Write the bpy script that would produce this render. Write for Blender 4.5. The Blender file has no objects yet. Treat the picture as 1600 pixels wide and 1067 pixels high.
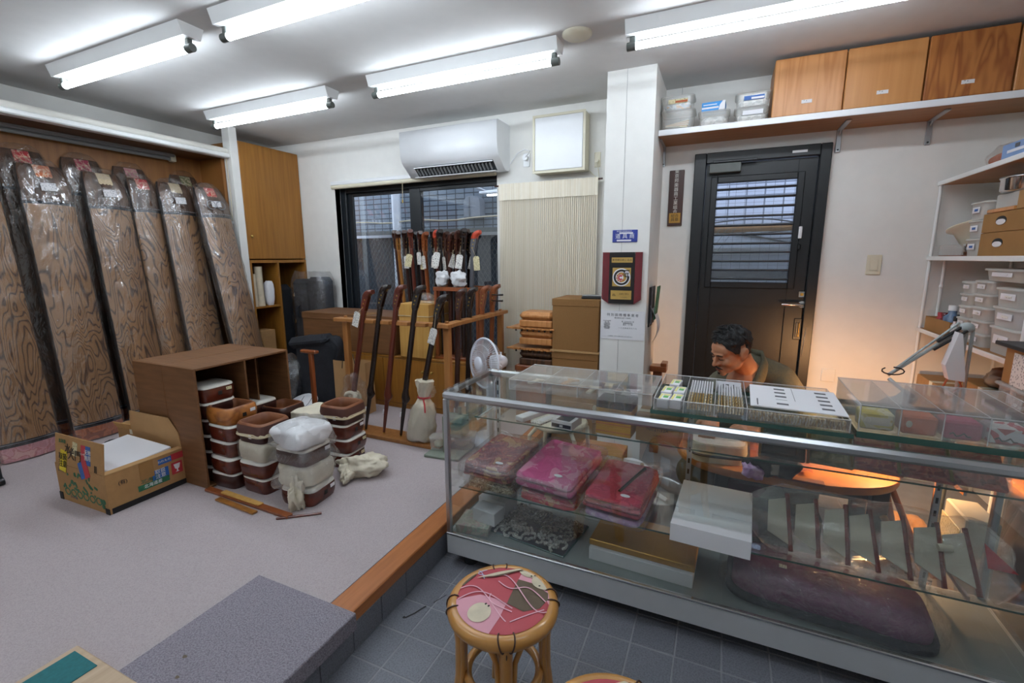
import bpy, bmesh, math, random
from mathutils import Vector, Matrix, noise
random.seed(7)
C = bpy.context.scene.collection
SC = bpy.context.scene
R = math.radians
# ------------------------------------------------------------------ camera, world, exposure
cd = bpy.data.cameras.new('camera'); cam = bpy.data.objects.new('camera', cd); C.objects.link(cam)
cd.sensor_width = 36; cd.lens = 722.7/1600*36; cd.clip_start = .05
_yw, _p, _r = R(-24.35), R(10.18), R(.297)
_r0 = Vector((math.cos(_yw), -math.sin(_yw), 0)); _f0 = Vector((math.sin(_yw), math.cos(_yw), 0)); _u0 = Vector((0, 0, 1))
_f = _f0*math.cos(_p)-_u0*math.sin(_p); _u = _f0*math.sin(_p)+_u0*math.cos(_p)
_R = _r0*math.cos(_r)-_u*math.sin(_r); _U = _r0*math.sin(_r)+_u*math.cos(_r)
cam.matrix_world = Matrix(((_R.x, _U.x, -_f.x, 0), (_R.y, _U.y, -_f.y, 0), (_R.z, _U.z, -_f.z, 1.38), (0, 0, 0, 1)))
SC.camera = cam
w = bpy.data.worlds.new('sky'); SC.world = w; w.use_nodes = True
w.node_tree.nodes['Background'].inputs[0].default_value = (.62, .70, .88, 1)
w.node_tree.nodes['Background'].inputs[1].default_value = 1.1
SC.view_settings.view_transform = 'Standard'; SC.view_settings.look = 'None'
SC.view_settings.gamma = 1; SC.view_settings.use_curve_mapping = False
SC.view_settings.exposure = 1.72
SC.cycles.transparent_max_bounces = 40; SC.cycles.max_bounces = 9; SC.cycles.diffuse_bounces = 5
SC.cycles.caustics_reflective = False; SC.cycles.caustics_refractive = False
SC.cycles.sample_clamp_indirect = 4
TUBE = 11.8            # radiance of the fluorescent tubes
LAMPW = 2.7          # watts of the warm desk lamp bulb

# ------------------------------------------------------------------ materials
def lin(c):
    if isinstance(c, str): c = [int(c[i:i+2], 16)/255 for i in (0, 2, 4)]
    return tuple(v/12.92 if v <= .04045 else ((v+.055)/1.055)**2.4 for v in c)+(1,)
def nodes(name):
    m = bpy.data.materials.new(name); m.use_nodes = True
    nt = m.node_tree; return m, nt, nt.nodes['Principled BSDF']
def nd(nt, t, **kw):
    n = nt.nodes.new(t)
    for k, v in kw.items():
        if k in n.inputs: n.inputs[k].default_value = v
        else: setattr(n, k, v)
    return n
def ramp(nt, stops, interp='LINEAR'):
    r = nt.nodes.new('ShaderNodeValToRGB'); e = r.color_ramp; e.interpolation = interp
    while len(e.elements) < len(stops): e.elements.new(.5)
    for el, (p, c) in zip(e.elements, stops): el.position = p; el.color = lin(c)
    return r
def coords(nt, scale=(1, 1, 1), rot=(0, 0, 0)):
    tc = nt.nodes.new('ShaderNodeTexCoord'); mp = nt.nodes.new('ShaderNodeMapping')
    mp.inputs['Scale'].default_value = scale; mp.inputs['Rotation'].default_value = rot
    nt.links.new(tc.outputs['Object'], mp.inputs[0]); return mp.outputs[0]
def bump(nt, bs, src, strength=.2, dist=.01):
    b = nd(nt, 'ShaderNodeBump', Strength=strength, Distance=dist)
    nt.links.new(src, b.inputs['Height']); nt.links.new(b.outputs[0], bs.inputs['Normal'])
def mat(name, col, rough=.5, metal=0, var=.08, vs=12, bmp=0, bs_=60, emit=0, stretch=(1, 1, 1), coat=0):
    m, nt, b = nodes(name)
    b.inputs['Roughness'].default_value = rough; b.inputs['Metallic'].default_value = metal
    if coat: b.inputs['Coat Weight'].default_value = coat; b.inputs['Coat Roughness'].default_value = .08
    c = lin(col); v = coords(nt, stretch)
    n = nd(nt, 'ShaderNodeTexNoise', Scale=vs, Detail=5.0); nt.links.new(v, n.inputs['Vector'])
    r = nt.nodes.new('ShaderNodeValToRGB')
    r.color_ramp.elements[0].position = .3; r.color_ramp.elements[1].position = .7
    r.color_ramp.elements[0].color = tuple(x*(1-var) for x in c[:3])+(1,)
    r.color_ramp.elements[1].color = tuple(min(1, x*(1+var)) for x in c[:3])+(1,)
    nt.links.new(n.outputs[0], r.inputs[0]); nt.links.new(r.outputs[0], b.inputs['Base Color'])
    if bmp:
        n2 = nd(nt, 'ShaderNodeTexNoise', Scale=bs_, Detail=4.0); nt.links.new(v, n2.inputs['Vector'])
        bump(nt, b, n2.outputs[0], bmp)
    if emit: b.inputs['Emission Color'].default_value = c; b.inputs['Emission Strength'].default_value = emit
    return m
def wood(name, c1, c2, rough=.45, scale=(14, 14, 1.2), warp=3.0, rot=(0, 0, 0), bands=0, coat=0, rnd=False):
    m, nt, b = nodes(name); b.inputs['Roughness'].default_value = rough
    if coat: b.inputs['Coat Weight'].default_value = coat; b.inputs['Coat Roughness'].default_value = .1
    v = coords(nt, scale, rot)
    if rnd:
        oi = nt.nodes.new('ShaderNodeObjectInfo'); ml = nd(nt, 'ShaderNodeMath', operation='MULTIPLY'); ml.inputs[1].default_value = 37.0; nt.links.new(oi.outputs['Random'], ml.inputs[0])
        av = nd(nt, 'ShaderNodeVectorMath', operation='ADD'); nt.links.new(v, av.inputs[0]); nt.links.new(ml.outputs[0], av.inputs[1]); v = av.outputs[0]
    n = nd(nt, 'ShaderNodeTexNoise', Scale=1.6, Detail=(2.2 if bands else 6.0), Roughness=.5, Distortion=.4); nt.links.new(v, n.inputs['Vector'])
    src = n.outputs[0]
    if bands:
        mu = nd(nt, 'ShaderNodeMath', operation='MULTIPLY'); mu.inputs[1].default_value = bands
        si = nd(nt, 'ShaderNodeMath', operation='PINGPONG'); si.inputs[1].default_value = 1.0
        nt.links.new(src, mu.inputs[0]); nt.links.new(mu.outputs[0], si.inputs[0]); src = si.outputs[0]
    r = ramp(nt, [(.28 if not bands else .06, c1), (.72 if not bands else (.45 if rnd else .8), c2)])
    nt.links.new(src, r.inputs[0]); nt.links.new(r.outputs[0], b.inputs['Base Color'])
    bump(nt, b, src, .08, .004); return m
def clear(name, tint='ffffff', gloss=.12, rough=.06, haze=0.0, hazecol='ffffff', wr=0, wscale=14, fres=.35, st=(1, 1, 1)):
    """thin clear sheet: transparent + mirror reflection + a little milky haze; wrinkles by bump"""
    m, nt, b = nodes(name); nt.nodes.remove(b)
    out = nt.nodes['Material Output']
    tr = nd(nt, 'ShaderNodeBsdfTransparent', Color=lin(tint)); gl = nd(nt, 'ShaderNodeBsdfGlossy', Roughness=rough, Color=(1, 1, 1, 1))
    df = nd(nt, 'ShaderNodeBsdfDiffuse', Color=lin(hazecol))
    mx0 = nt.nodes.new('ShaderNodeMixShader'); mx0.inputs[0].default_value = haze
    nt.links.new(tr.outputs[0], mx0.inputs[1]); nt.links.new(df.outputs[0], mx0.inputs[2])
    lw = nd(nt, 'ShaderNodeLayerWeight', Blend=fres)
    mu = nd(nt, 'ShaderNodeMath', operation='MULTIPLY_ADD'); mu.inputs[1].default_value = gloss*1.3; mu.inputs[2].default_value = gloss*.6
    mu.use_clamp = True
    nt.links.new(lw.outputs['Fresnel'], mu.inputs[0])
    mx = nt.nodes.new('ShaderNodeMixShader'); nt.links.new(mu.outputs[0], mx.inputs[0])
    nt.links.new(mx0.outputs[0], mx.inputs[1]); nt.links.new(gl.outputs[0], mx.inputs[2]); nt.links.new(mx.outputs[0], out.inputs[0])
    if wr:
        v = coords(nt, st); n = nd(nt, 'ShaderNodeTexNoise', Scale=wscale, Detail=3.0, Distortion=2.0); nt.links.new(v, n.inputs['Vector'])
        mixv = nd(nt, 'ShaderNodeVectorMath', operation='MULTIPLY_ADD'); mixv.inputs[1].default_value = (.09,)*3; nt.links.new(n.outputs['Color'], mixv.inputs[0]); nt.links.new(v, mixv.inputs[2])
        vo = nd(nt, 'ShaderNodeTexVoronoi', Scale=wscale*1.6, feature='DISTANCE_TO_EDGE'); nt.links.new(mixv.outputs[0], vo.inputs['Vector'])
        ad = nd(nt, 'ShaderNodeMath', operation='MULTIPLY_ADD'); ad.inputs[1].default_value = .55; nt.links.new(vo.outputs['Distance'], ad.inputs[0]); nt.links.new(n.outputs[0], ad.inputs[2])
        bu = nd(nt, 'ShaderNodeBump', Strength=wr, Distance=.016); nt.links.new(ad.outputs[0], bu.inputs['Height'])
        for q in (gl, df): nt.links.new(bu.outputs[0], q.inputs['Normal'])
    return m
def multi(name, cols, scale=20, rough=.7, kind='noise', bmp=.1, stretch=(1, 1, 1), interp='CONSTANT', dist=.6):
    m, nt, b = nodes(name); b.inputs['Roughness'].default_value = rough; v = coords(nt, stretch)
    if kind == 'noise': t = nd(nt, 'ShaderNodeTexNoise', Scale=scale, Detail=3.0, Distortion=dist); o = t.outputs[0]
    else: t = nd(nt, 'ShaderNodeTexVoronoi', Scale=scale); o = t.outputs['Color']
    nt.links.new(v, t.inputs['Vector'])
    k = len(cols); lo, hi = (.36, .64) if kind == 'noise' else (0, 1)
    r = ramp(nt, [(lo+(hi-lo)*i/k, c) for i, c in enumerate(cols)], interp)
    nt.links.new(o, r.inputs[0]); nt.links.new(r.outputs[0], b.inputs['Base Color'])
    if bmp: bump(nt, b, t.outputs[0] if kind == 'noise' else t.outputs['Distance'], bmp)
    return m
def printed(name, paper, ink, sx=90, sy=60, sz=60, dens=.5, rough=.6):
    """small illegible print: rows of short dashes"""
    m, nt, b = nodes(name); b.inputs['Roughness'].default_value = rough
    v = coords(nt, (sx, sy, sz))
    t = nd(nt, 'ShaderNodeTexVoronoi', Scale=1.0, feature='F1', distance='CHEBYCHEV'); nt.links.new(v, t.inputs['Vector'])
    r = ramp(nt, [(0, ink), (.5*dens, paper)], 'CONSTANT'); nt.links.new(t.outputs['Distance'], r.inputs[0])
    nt.links.new(r.outputs[0], b.inputs['Base Color']); return m

M = {}
M['wall'] = mat('wallpaper_white', 'e7e6e2', .85, var=.02, bmp=.06, bs_=220)
M['ceil'] = mat('ceiling_paper', 'd2d2d1', .9, var=.02, bmp=.05, bs_=160)
M['white'] = mat('white_enamel', 'eceeee', .35, var=.01)
M['whitep'] = mat('white_plastic', 'e9ebee', .3, var=.01)
M['cream'] = mat('cream_plastic', 'd9d3bd', .4, var=.03)
M['grey'] = mat('grey_plastic', '5d625e', .45)
M['dgrey'] = mat('dark_plastic', '26282b', .5)
M['black'] = mat('black_metal', '17191c', .38, var=.1)
M['blackf'] = mat('black_fabric', '1b1d24', .85, var=.25, bmp=.3)
M['frame'] = mat('dark_window_frame', '161b20', .4)
M['alu'] = mat('aluminium', 'b9bcc0', .32, 1.0, var=.03, stretch=(1, 40, 40))
M['steel'] = mat('brushed_steel', 'a8aaab', .38, 1.0, var=.05)
M['chrome'] = mat('chrome', 'd5d5d5', .12, 1.0, var=.01)
M['brass'] = mat('brass', 'b89a55', .3, 1.0)
M['gold'] = mat('gold_paper', 'b98b3f', .35, .55, var=.06)
M['goldp'] = mat('gold_plate', 'bd9a52', .4, .15, var=.04)
M['cab'] = wood('oak_veneer_cabinet', '8a5a1e', 'a36e2a', .45, (30, 30, 1.5))
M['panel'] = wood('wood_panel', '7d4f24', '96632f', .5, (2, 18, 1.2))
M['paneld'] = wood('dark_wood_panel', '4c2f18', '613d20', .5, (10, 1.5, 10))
M['box'] = wood('brown_box_board', '664223', '7a5230', .55, (3, 30, 30))
M['boxk'] = mat('brown_kraft_box', '8a6234', .75, var=.06, vs=120)
M['carton'] = mat('corrugated_card', 'a98052', .8, var=.06, vs=30)
M['cartoni'] = mat('card_inside', 'b48d5f', .85, var=.05)
M['pale'] = wood('pale_wood', 'b3814a', 'c5955c', .5, (4, 30, 30))
M['palex'] = wood('cedar_box', 'b4763f', 'c48850', .38, (16, 16, 1.1), bands=6)
M['palexg'] = wood('cedar_box_grained', '93562a', 'b5753c', .38, (9, 9, 1.6), bands=9)
M['palexp'] = wood('cedar_box_plain', 'bb7f47', 'c68b52', .38, (24, 24, .8))
M['yellow'] = wood('yellow_pine', 'b98a43', 'c99c55', .5, (30, 30, 2))
M['rack'] = wood('rack_wood', '96602f', 'ae7740', .5, (20, 20, 3))
M['shelfw'] = wood('shelf_underside', '9a6a3e', 'ad7a48', .5, (2, 25, 25))
M['trimw'] = wood('step_edge_wood', '9a5a2c', 'b4703c', .45, (25, 2, 25))
M['desk'] = wood('desk_wood', 'a86528', 'b87434', .35, (3, 20, 20))
M['deskleg'] = mat('desk_leg_black', '1f1c1b', .5)
M['burl'] = wood('koto_burnt_paulownia', '4a3020', '9a7048', .42, (3.6, 3.6, 1.0), bands=46, coat=.2, rnd=True)
M['burld'] = wood('koto_dark_wood', '3a2416', '5b3c26', .45, (8, 8, 1.5), bands=9)
M['kside'] = mat('koto_side_dark', '231a17', .4, var=.2)
M['kband'] = mat('koto_band', '22252c', .35, .3)
M['kfoot'] = multi('koto_foot_pink', ['c98a90', 'd79aa0', 'c47c80', 'dba6a4'], 16, .5, bmp=0)
M['kfooto'] = multi('koto_foot_orange', ['a75a36', 'b8683f', '8d4a2c'], 16, .5, bmp=0)
M['wrap'] = clear('plastic_sleeve', 'fcfcfb', .17, .10, .04, 'dcdcdc', .5, 11, .3, (1, 1, .4))
M['wrapb'] = clear('poly_bag', 'fdfdfd', .16, .09, .03, 'e4e4e8', .5, 15, .3)
M['milky'] = clear('milky_poly_bag', 'fefefe', .15, .12, .07, 'f6f6f6', .5, 13, .3)
M['glass'] = clear('counter_glass', 'fcfefd', .13, .0, 0)
M['wglass'] = clear('window_glass', 'f6f9fb', .14, .0, 0)
M['gedge'] = mat('glass_green_edge', '3e5f57', .15, var=.1)
M['tub2'] = clear('shelf_tub_plastic', 'fcfcfb', .05, .25, .58, 'e4e0da')
M['sglass'] = clear('thick_glass', 'eaf3ee', .13, .0, 0)
M['birch'] = wood('birch_board', 'b59c80', 'c8b196', .55, (30, 3, 30))
M['acryl'] = clear('acrylic', 'fdfdfd', .16, .05, .10, 'e0e2e4')
M['tub'] = clear('food_tub_plastic', 'fbfbfa', .06, .22, .30, 'e6e5e0')
M['carpet'] = multi('grey_carpet', ['a39899', 'a99e9f', 'ae a3a4'.replace(' ',''), 'b3a8a9'], 260, .95, bmp=.25, interp='LINEAR')
M['mat'] = multi('grey_step_mat', ['726c75', '7d7780', '88828b', '938d96'], 220, .95, bmp=.3, interp='LINEAR')
M['tile'] = multi('slate_floor_tile', ['65676f', '6b6d76', '72747d', '787a82'], 190, .55, bmp=.08, interp='LINEAR')
M['tile2'] = multi('slate_floor_tile_b', ['5f6169', '65676f', '6c6e76', '72747c'], 190, .55, bmp=.08, interp='LINEAR')
M['grout'] = mat('grout', '8b8d91', .9)
M['brown'] = wood('dark_rosewood', '341a14', '4a251b', .28, (18, 18, 2), coat=.4)
M['brown2'] = wood('red_sandalwood', '55241a', '6d3021', .28, (18, 18, 2), coat=.4)
M['brown3'] = wood('karin_wood', '7a3f20', '96532b', .3, (18, 18, 2), coat=.3)
M['ebony'] = wood('ebony', '1c1514', '2c201d', .25, (18, 18, 2), coat=.4)
M['yellown'] = wood('quince_wood', '87541f', '9c672b', .3, (18, 18, 2), coat=.3)
M['drum'] = wood('drum_karin', '46190f', '672b1c', .25, (6, 6, 14), coat=.5)
M['drumo'] = wood('drum_orange_karin', '8a4f22', 'b16f34', .28, (5, 5, 10), bands=7, coat=.5)
M['drumd'] = wood('drum_dark', '2c1511', '43201a', .3, (6, 6, 14), coat=.3)
M['drumi'] = wood('drum_inside', '6b3c24', '83502f', .5, (8, 8, 3))
M['leather'] = mat('brown_leather_rim', '5b3a34', .45, var=.12)
M['skin'] = mat('drum_skin_white', 'dfdcd4', .6, var=.03)
M['cord'] = mat('cream_cord', 'cdbfa0', .8)
M['paper'] = mat('white_paper', 'e6e6ea', .7, var=.01)
M['tag'] = printed('paper_tag', 'e2e0da', '8b8a88', 130, 130, 90, .55)
M['tagc'] = printed('cream_paper_tag', 'd6cba2', '8f8562', 130, 130, 90, .5)
M['klabel'] = printed('koto_tag', 'dcdadc', '85888f', 90, 90, 130, .5)
M['linen'] = mat('unbleached_cloth', 'd8d0bc', .85, var=.05, bmp=.25, bs_=30)
M['red'] = mat('red_print', 'b8323a', .5, var=.05)
M['blue'] = mat('blue_print', '2d5fa8', .5, var=.05)
M['bluesign'] = mat('blue_enamel_sign', '2d3d94', .35, var=.03)
M['green'] = mat('green_print', '2f6b4a', .6, var=.2, vs=60)
M['yell'] = mat('yellow_print', 'd9bf2a', .5)
M['ink'] = mat('black_ink', '1a1818', .6)
M['inkg'] = mat('grey_ink', '5a5a60', .6)
M['maroon'] = mat('maroon_lacquer', '6a1420', .25, coat=.5)
M['blackl'] = mat('black_lacquer', '120f10', .3)
M['pink'] = multi('pink_silk', ['c2437f', 'cc4d88', 'c84a84', 'd98aa8'], 14, .5, bmp=.05)
M['redf'] = multi('red_silk', ['d02a34', 'dc3540', 'd42e36', 'd98a5a'], 20, .5, bmp=.05)
M['maroonf'] = multi('maroon_brocade', ['742830', '863538', 'a34a42', '7c2e32', 'b5825a'], 16, .55, bmp=.1)
M['rosef'] = multi('rose_brocade', ['b02a46', 'bb3550', 'a82a48', 'c2485c'], 14, .5, bmp=.05)
M['lilac'] = multi('lilac_silk', ['b48cc4', 'c49cd2', 'd6b6de'], 26, .5)
M['beigef'] = multi('beige_tapestry', ['7d6c52', 'c4b594', '9a8b6a', 'ddd2b6', '665846'], 34, .7, bmp=.2)
M['fur'] = multi('grey_tassel', ['57554d', '77746b', '9b978b', 'b9b5a8', '66635c'], 42, .8, bmp=.4, dist=2)
M['furw'] = multi('white_tassel', ['8a8c88', 'd3d2c8', 'a5a69f', 'e5e4db'], 50, .8, bmp=.4, dist=2)
M['plum'] = mat('plum_cushion', '6a2250', .75, var=.15, vs=40, bmp=.15)
M['ivory'] = mat('ivory', 'd9d0b4', .4, var=.05)
M['redwood'] = mat('brush_red_edge', '7d3426', .7, var=.2, vs=80)
M['kimono'] = multi('olive_kimono', ['4b483b', '524f42', '57533f'], 60, .9, bmp=.15, stretch=(4, 4, .3), interp='LINEAR')
M['skinp'] = mat('skin', 'b8805f', .5, var=.05, vs=25)
M['hair'] = mat('black_hair', '0f0f12', .6, var=.3, vs=90, bmp=.5, bs_=180)
M['lip'] = mat('lip', '9a5a4c', .5)
M['rattan'] = mat('rattan_cane', 'b98442', .3, var=.12, vs=9, coat=.4)
M['bind'] = mat('rattan_binding', '4a3128', .6)
M['fanw'] = mat('fan_white', 'dfe3ee', .35, var=.01)
M['teal'] = mat('teal_mat', '1f6a6e', .7, var=.15, vs=80)
M['curt'] = multi('string_curtain', ['e6dbc4', 'eee5d2', 'f3ecdd', 'e9dfca'], 1.0, .85, bmp=0, stretch=(70, 1, .2), interp='LINEAR')
M['orange'] = mat('orange_cloth', 'b5613f', .8, var=.1)
M['card2'] = mat('kraft_card', '9c7240', .75, var=.06)
M['kband2'] = mat('silver_line', '9a9da3', .3, .8)
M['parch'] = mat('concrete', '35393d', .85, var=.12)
M['linenw'] = mat('wrinkled_cloth', 'd8cfba', .8, var=.06, bmp=1.0, bs_=11)
M['shinyw'] = mat('white_sheet_plastic', 'dcdde0', .28, var=.02, bmp=.9, bs_=9)
M['steelp'] = mat('satin_steel', 'c6c9cc', .45, .15, var=.03)
def brickmat(name, c1, c2, mortar, bw, bh, ms=.03):
    m, nt, b = nodes(name); b.inputs['Roughness'].default_value = .35
    v = coords(nt, (1, 1, 1), (R(90), 0, 0))
    t = nd(nt, 'ShaderNodeTexBrick', offset=0.0, Color1=lin(c1), Color2=lin(c2), Mortar=lin(mortar), Scale=1.0)
    t.inputs['Brick Width'].default_value = bw; t.inputs['Row Height'].default_value = bh; t.inputs['Mortar Size'].default_value = ms
    nt.links.new(v, t.inputs['Vector']); nt.links.new(t.outputs[0], b.inputs['Base Color']); return m
M['extile'] = brickmat('exterior_tile', '7a858c', '848f97', '343b41', .115, .058, .006)
M['extile2'] = brickmat('exterior_tile_pale', 'd3d9e8', 'dbe1ee', '868d9c', .14, .10, .006)
M['extile3'] = mat('exterior_grey', 'aab2bb', .8, var=.12)
def emis(name, col, s):
    m, nt, b = nodes(name); nt.nodes.remove(b)
    e = nd(nt, 'ShaderNodeEmission', Color=lin(col), Strength=s); nt.links.new(e.outputs[0], nt.nodes['Material Output'].inputs[0]); return m
M['tube'] = emis('fluorescent_tube', 'e6f1fb', TUBE)
M['bulb'] = emis('warm_bulb', 'ffb070', 9)

# ------------------------------------------------------------------ mesh builder
class B:
    def __init__(s): s.v = []; s.f = []; s.m = []; s.s = []; s.mats = []
    def mi(s, m):
        m = M[m] if isinstance(m, str) else m
        if m not in s.mats: s.mats.append(m)
        return s.mats.index(m)
    def add(s, vs, fs, m, smooth=False, T=None):
        o = len(s.v); k = s.mi(m)
        s.v += [tuple(T @ Vector(p)) if T else tuple(p) for p in vs]
        for f in fs: s.f.append([i+o for i in f]); s.m.append(k); s.s.append(smooth)
        return s
    def box(s, x0, x1, y0, y1, z0, z1, m, bev=0, T=None):
        if bev <= 0:
            vs = [(x, y, z) for z in (z0, z1) for y in (y0, y1) for x in (x0, x1)]
            return s.add(vs, [(0, 2, 3, 1), (4, 5, 7, 6), (0, 1, 5, 4), (2, 6, 7, 3), (0, 4, 6, 2), (1, 3, 7, 5)], m, T=T)
        b = min(bev, (x1-x0)*.45, (y1-y0)*.45, (z1-z0)*.45)
        cx, cy, cz = (x0+x1)/2, (y0+y1)/2, (z0+z1)/2; hx, hy, hz = (x1-x0)/2, (y1-y0)/2, (z1-z0)/2
        bm = bmesh.new(); idx = {}
        pts = []
        for sx in (-1, 1):
            for sy in (-1, 1):
                for sz in (-1, 1):
                    for a in range(3):
                        d = [hx-b, hy-b, hz-b]; d[a] = (hx, hy, hz)[a]
                        pts.append((cx+sx*d[0], cy+sy*d[1], cz+sz*d[2])); idx[sx, sy, sz, a] = len(pts)-1
        bm.free(); F = []
        for a in range(3):
            o = [i for i in range(3) if i != a]
            for sg in (-1, 1):
                q = []
                for (p, r) in ((-1, -1), (1, -1), (1, 1), (-1, 1)):
                    k = [0, 0, 0]; k[a] = sg; k[o[0]] = p; k[o[1]] = r; q.append(idx[k[0], k[1], k[2], a])
                F.append(q)
            for p in (-1, 1):
                for r in (-1, 1):   # edge along axis a
                    ks = []
                    for e in (-1, 1):
                        k = [0, 0, 0]; k[a] = e; k[o[0]] = p; k[o[1]] = r; ks.append(tuple(k))
                    F.append([idx[ks[0]+(o[0],)], idx[ks[1]+(o[0],)], idx[ks[1]+(o[1],)], idx[ks[0]+(o[1],)]])
        for sx in (-1, 1):
            for sy in (-1, 1):
                for sz in (-1, 1): F.append([idx[sx, sy, sz, a] for a in range(3)])
        ctr = Vector((cx, cy, cz)); G = []
        for f in F:
            p = [Vector(pts[i]) for i in f]; n = (p[1]-p[0]).cross(p[2]-p[0]); c = sum(p, Vector())/len(p)
            G.append(f if n.dot(c-ctr) > 0 else f[::-1])
        return s.add(pts, G, m, T=T)
    def loft(s, rings, m, smooth=True, caps=True, closed=True, T=None, loop=False, mf=None):
        n = len(rings[0]); vs = [p for r in rings for p in r]; fs = []; ms = []
        L = len(rings)
        for i in range(L if loop else L-1):
            for j in range(n if closed else n-1):
                fs.append((i*n+j, i*n+(j+1) % n, ((i+1) % L)*n+(j+1) % n, ((i+1) % L)*n+j)); ms.append(mf(i, j) if mf else m)
        if mf:
            for k in set(ms): s.add(vs, [f for f, q in zip(fs, ms) if q == k], k, smooth, T)
        else: s.add(vs, fs, m, smooth, T)
        if caps and not loop:
            s.add(rings[0], [tuple(range(n))[::-1]], m, False, T); s.add(rings[-1], [tuple(range(n))], m, False, T)
        return s
    def tube(s, pts, r, m, n=8, caps=True, loop=False, T=None, flat=1.0):
        pts = [Vector(p) for p in pts]; L = len(pts); rr = r if isinstance(r, (list, tuple)) else [r]*L
        rings = []; up = None
        for i, p in enumerate(pts):
            a = pts[i-1] if (i > 0 or loop) else p; b = pts[(i+1) % L] if (i < L-1 or loop) else p
            t = (b-a).normalized()
            if up is None:
                up = Vector((0, 0, 1)) if abs(t.z) < .9 else Vector((1, 0, 0))
            x = up.cross(t)
            if x.length < 1e-5: x = Vector((1, 0, 0)).cross(t)
            x.normalize(); y = t.cross(x).normalized(); up = y
            rings.append([tuple(p+(x*math.cos(2*math.pi*k/n)+y*math.sin(2*math.pi*k/n)*flat)*rr[i]) for k in range(n)])
        return s.loft(rings, m, True, caps, True, T, loop)
    def cyl(s, x, y, z0, z1, r, m, n=20, r2=None, T=None):
        r2 = r if r2 is None else r2
        rg = [[(x+q*math.cos(2*math.pi*k/n), y+q*math.sin(2*math.pi*k/n), z) for k in range(n)] for q, z in ((r, z0), (r2, z1))]
        return s.loft(rg, m, True, True, True, T)
    def lathe(s, prof, m, n=24, x=0, y=0, caps=True, T=None):
        rg = [[(x+max(q, 1e-4)*math.cos(2*math.pi*k/n), y+max(q, 1e-4)*math.sin(2*math.pi*k/n), z) for k in range(n)] for q, z in prof]
        return s.loft(rg, m, True, caps, True, T)
    def prism(s, poly, d0, d1, m, axis='y', T=None):
        f = {'y': lambda a, b, d: (a, d, b), 'x': lambda a, b, d: (d, a, b), 'z': lambda a, b, d: (a, b, d)}[axis]
        area = sum(poly[i][0]*poly[(i+1) % len(poly)][1]-poly[(i+1) % len(poly)][0]*poly[i][1] for i in range(len(poly)))
        P = poly if area > 0 else poly[::-1]; n = len(P)
        A = [f(a, b, d0) for a, b in P]; Z = [f(a, b, d1) for a, b in P]
        fs = [(i, (i+1) % n, n+(i+1) % n, n+i) for i in range(n)]+[tuple(range(n))[::-1], tuple(range(n, 2*n))]
        if (axis == 'y') != (d0 > d1): fs = [q[::-1] for q in fs]
        return s.add(A+Z, fs, m, False, T)
    def ell(s, c, r, m, nu=16, nv=10, T=None, rot=None, nz=0, ns=6, seed=0, e=1.0):
        vs = []; Rm = rot.to_matrix() if rot else None
        def sp(v, e): return math.copysign(abs(v)**e, v)
        for i in range(nv+1):
            ph = math.pi*i/nv-math.pi/2
            for j in range(nu):
                th = 2*math.pi*j/nu
                p = Vector((r[0]*sp(math.cos(ph), e)*sp(math.cos(th), e), r[1]*sp(math.cos(ph), e)*sp(math.sin(th), e), r[2]*sp(math.sin(ph), e)))
                if nz: p *= 1+nz*noise.noise(Vector(p)*ns/max(r)*.5+Vector((seed, seed*1.7, 0)))
                if Rm: p = Rm @ p
                vs.append(tuple(p+Vector(c)))
        fs = [(i*nu+j, i*nu+(j+1) % nu, (i+1)*nu+(j+1) % nu, (i+1)*nu+j) for i in range(nv) for j in range(nu)]
        return s.add(vs, fs, m, True, T)
    def grid(s, fn, nu, nv, m, T=None, smooth=True):
        vs = [fn(i/nu, j/nv) for j in range(nv+1) for i in range(nu+1)]
        fs = [(j*(nu+1)+i, j*(nu+1)+i+1, (j+1)*(nu+1)+i+1, (j+1)*(nu+1)+i) for j in range(nv) for i in range(nu)]
        return s.add(vs, fs, m, smooth, T)
    def mesh(s, name):
        me = bpy.data.meshes.new(name); me.from_pydata(s.v, [], s.f)
        for m in s.mats: me.materials.append(m)
        me.polygons.foreach_set('material_index', s.m); me.polygons.foreach_set('use_smooth', s.s)
        me.update(); return me
def props(o, label=None, cat=None, group=None, kind=None):
    for k, v in (('label', label), ('category', cat), ('group', group), ('kind', kind)):
        if v: o[k] = v
    return o
def thing(name, label, cat, loc=(0, 0, 0), rz=0, group=None, rot=None):
    o = bpy.data.objects.new(name, None); C.objects.link(o); o.empty_display_size = .05
    o.location = loc; o.rotation_euler = rot if rot else (0, 0, rz); return props(o, label, cat, group)
def part(name, b, parent, label=None, kind=None, loc=None, rot=None):
    me = b if isinstance(b, bpy.types.Mesh) else b.mesh(name)
    o = bpy.data.objects.new(name, me); C.objects.link(o); o.parent = parent
    if loc: o.location = loc
    if rot: o.rotation_euler = rot
    return props(o, label, None, None, kind)
def solo(name, label, cat, b, loc=(0, 0, 0), rz=0, group=None, rot=None, kind=None):
    me = b if isinstance(b, bpy.types.Mesh) else b.mesh(name)
    o = bpy.data.objects.new(name, me); C.objects.link(o); o.location = loc; o.rotation_euler = rot if rot else (0, 0, rz)
    return props(o, label, cat, group, kind)
def struct(name, b, parent=None):
    o = bpy.data.objects.new(name, b.mesh(name)); C.objects.link(o)
    if parent: o.parent = parent
    else: o['kind'] = 'structure'
    return o
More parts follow.
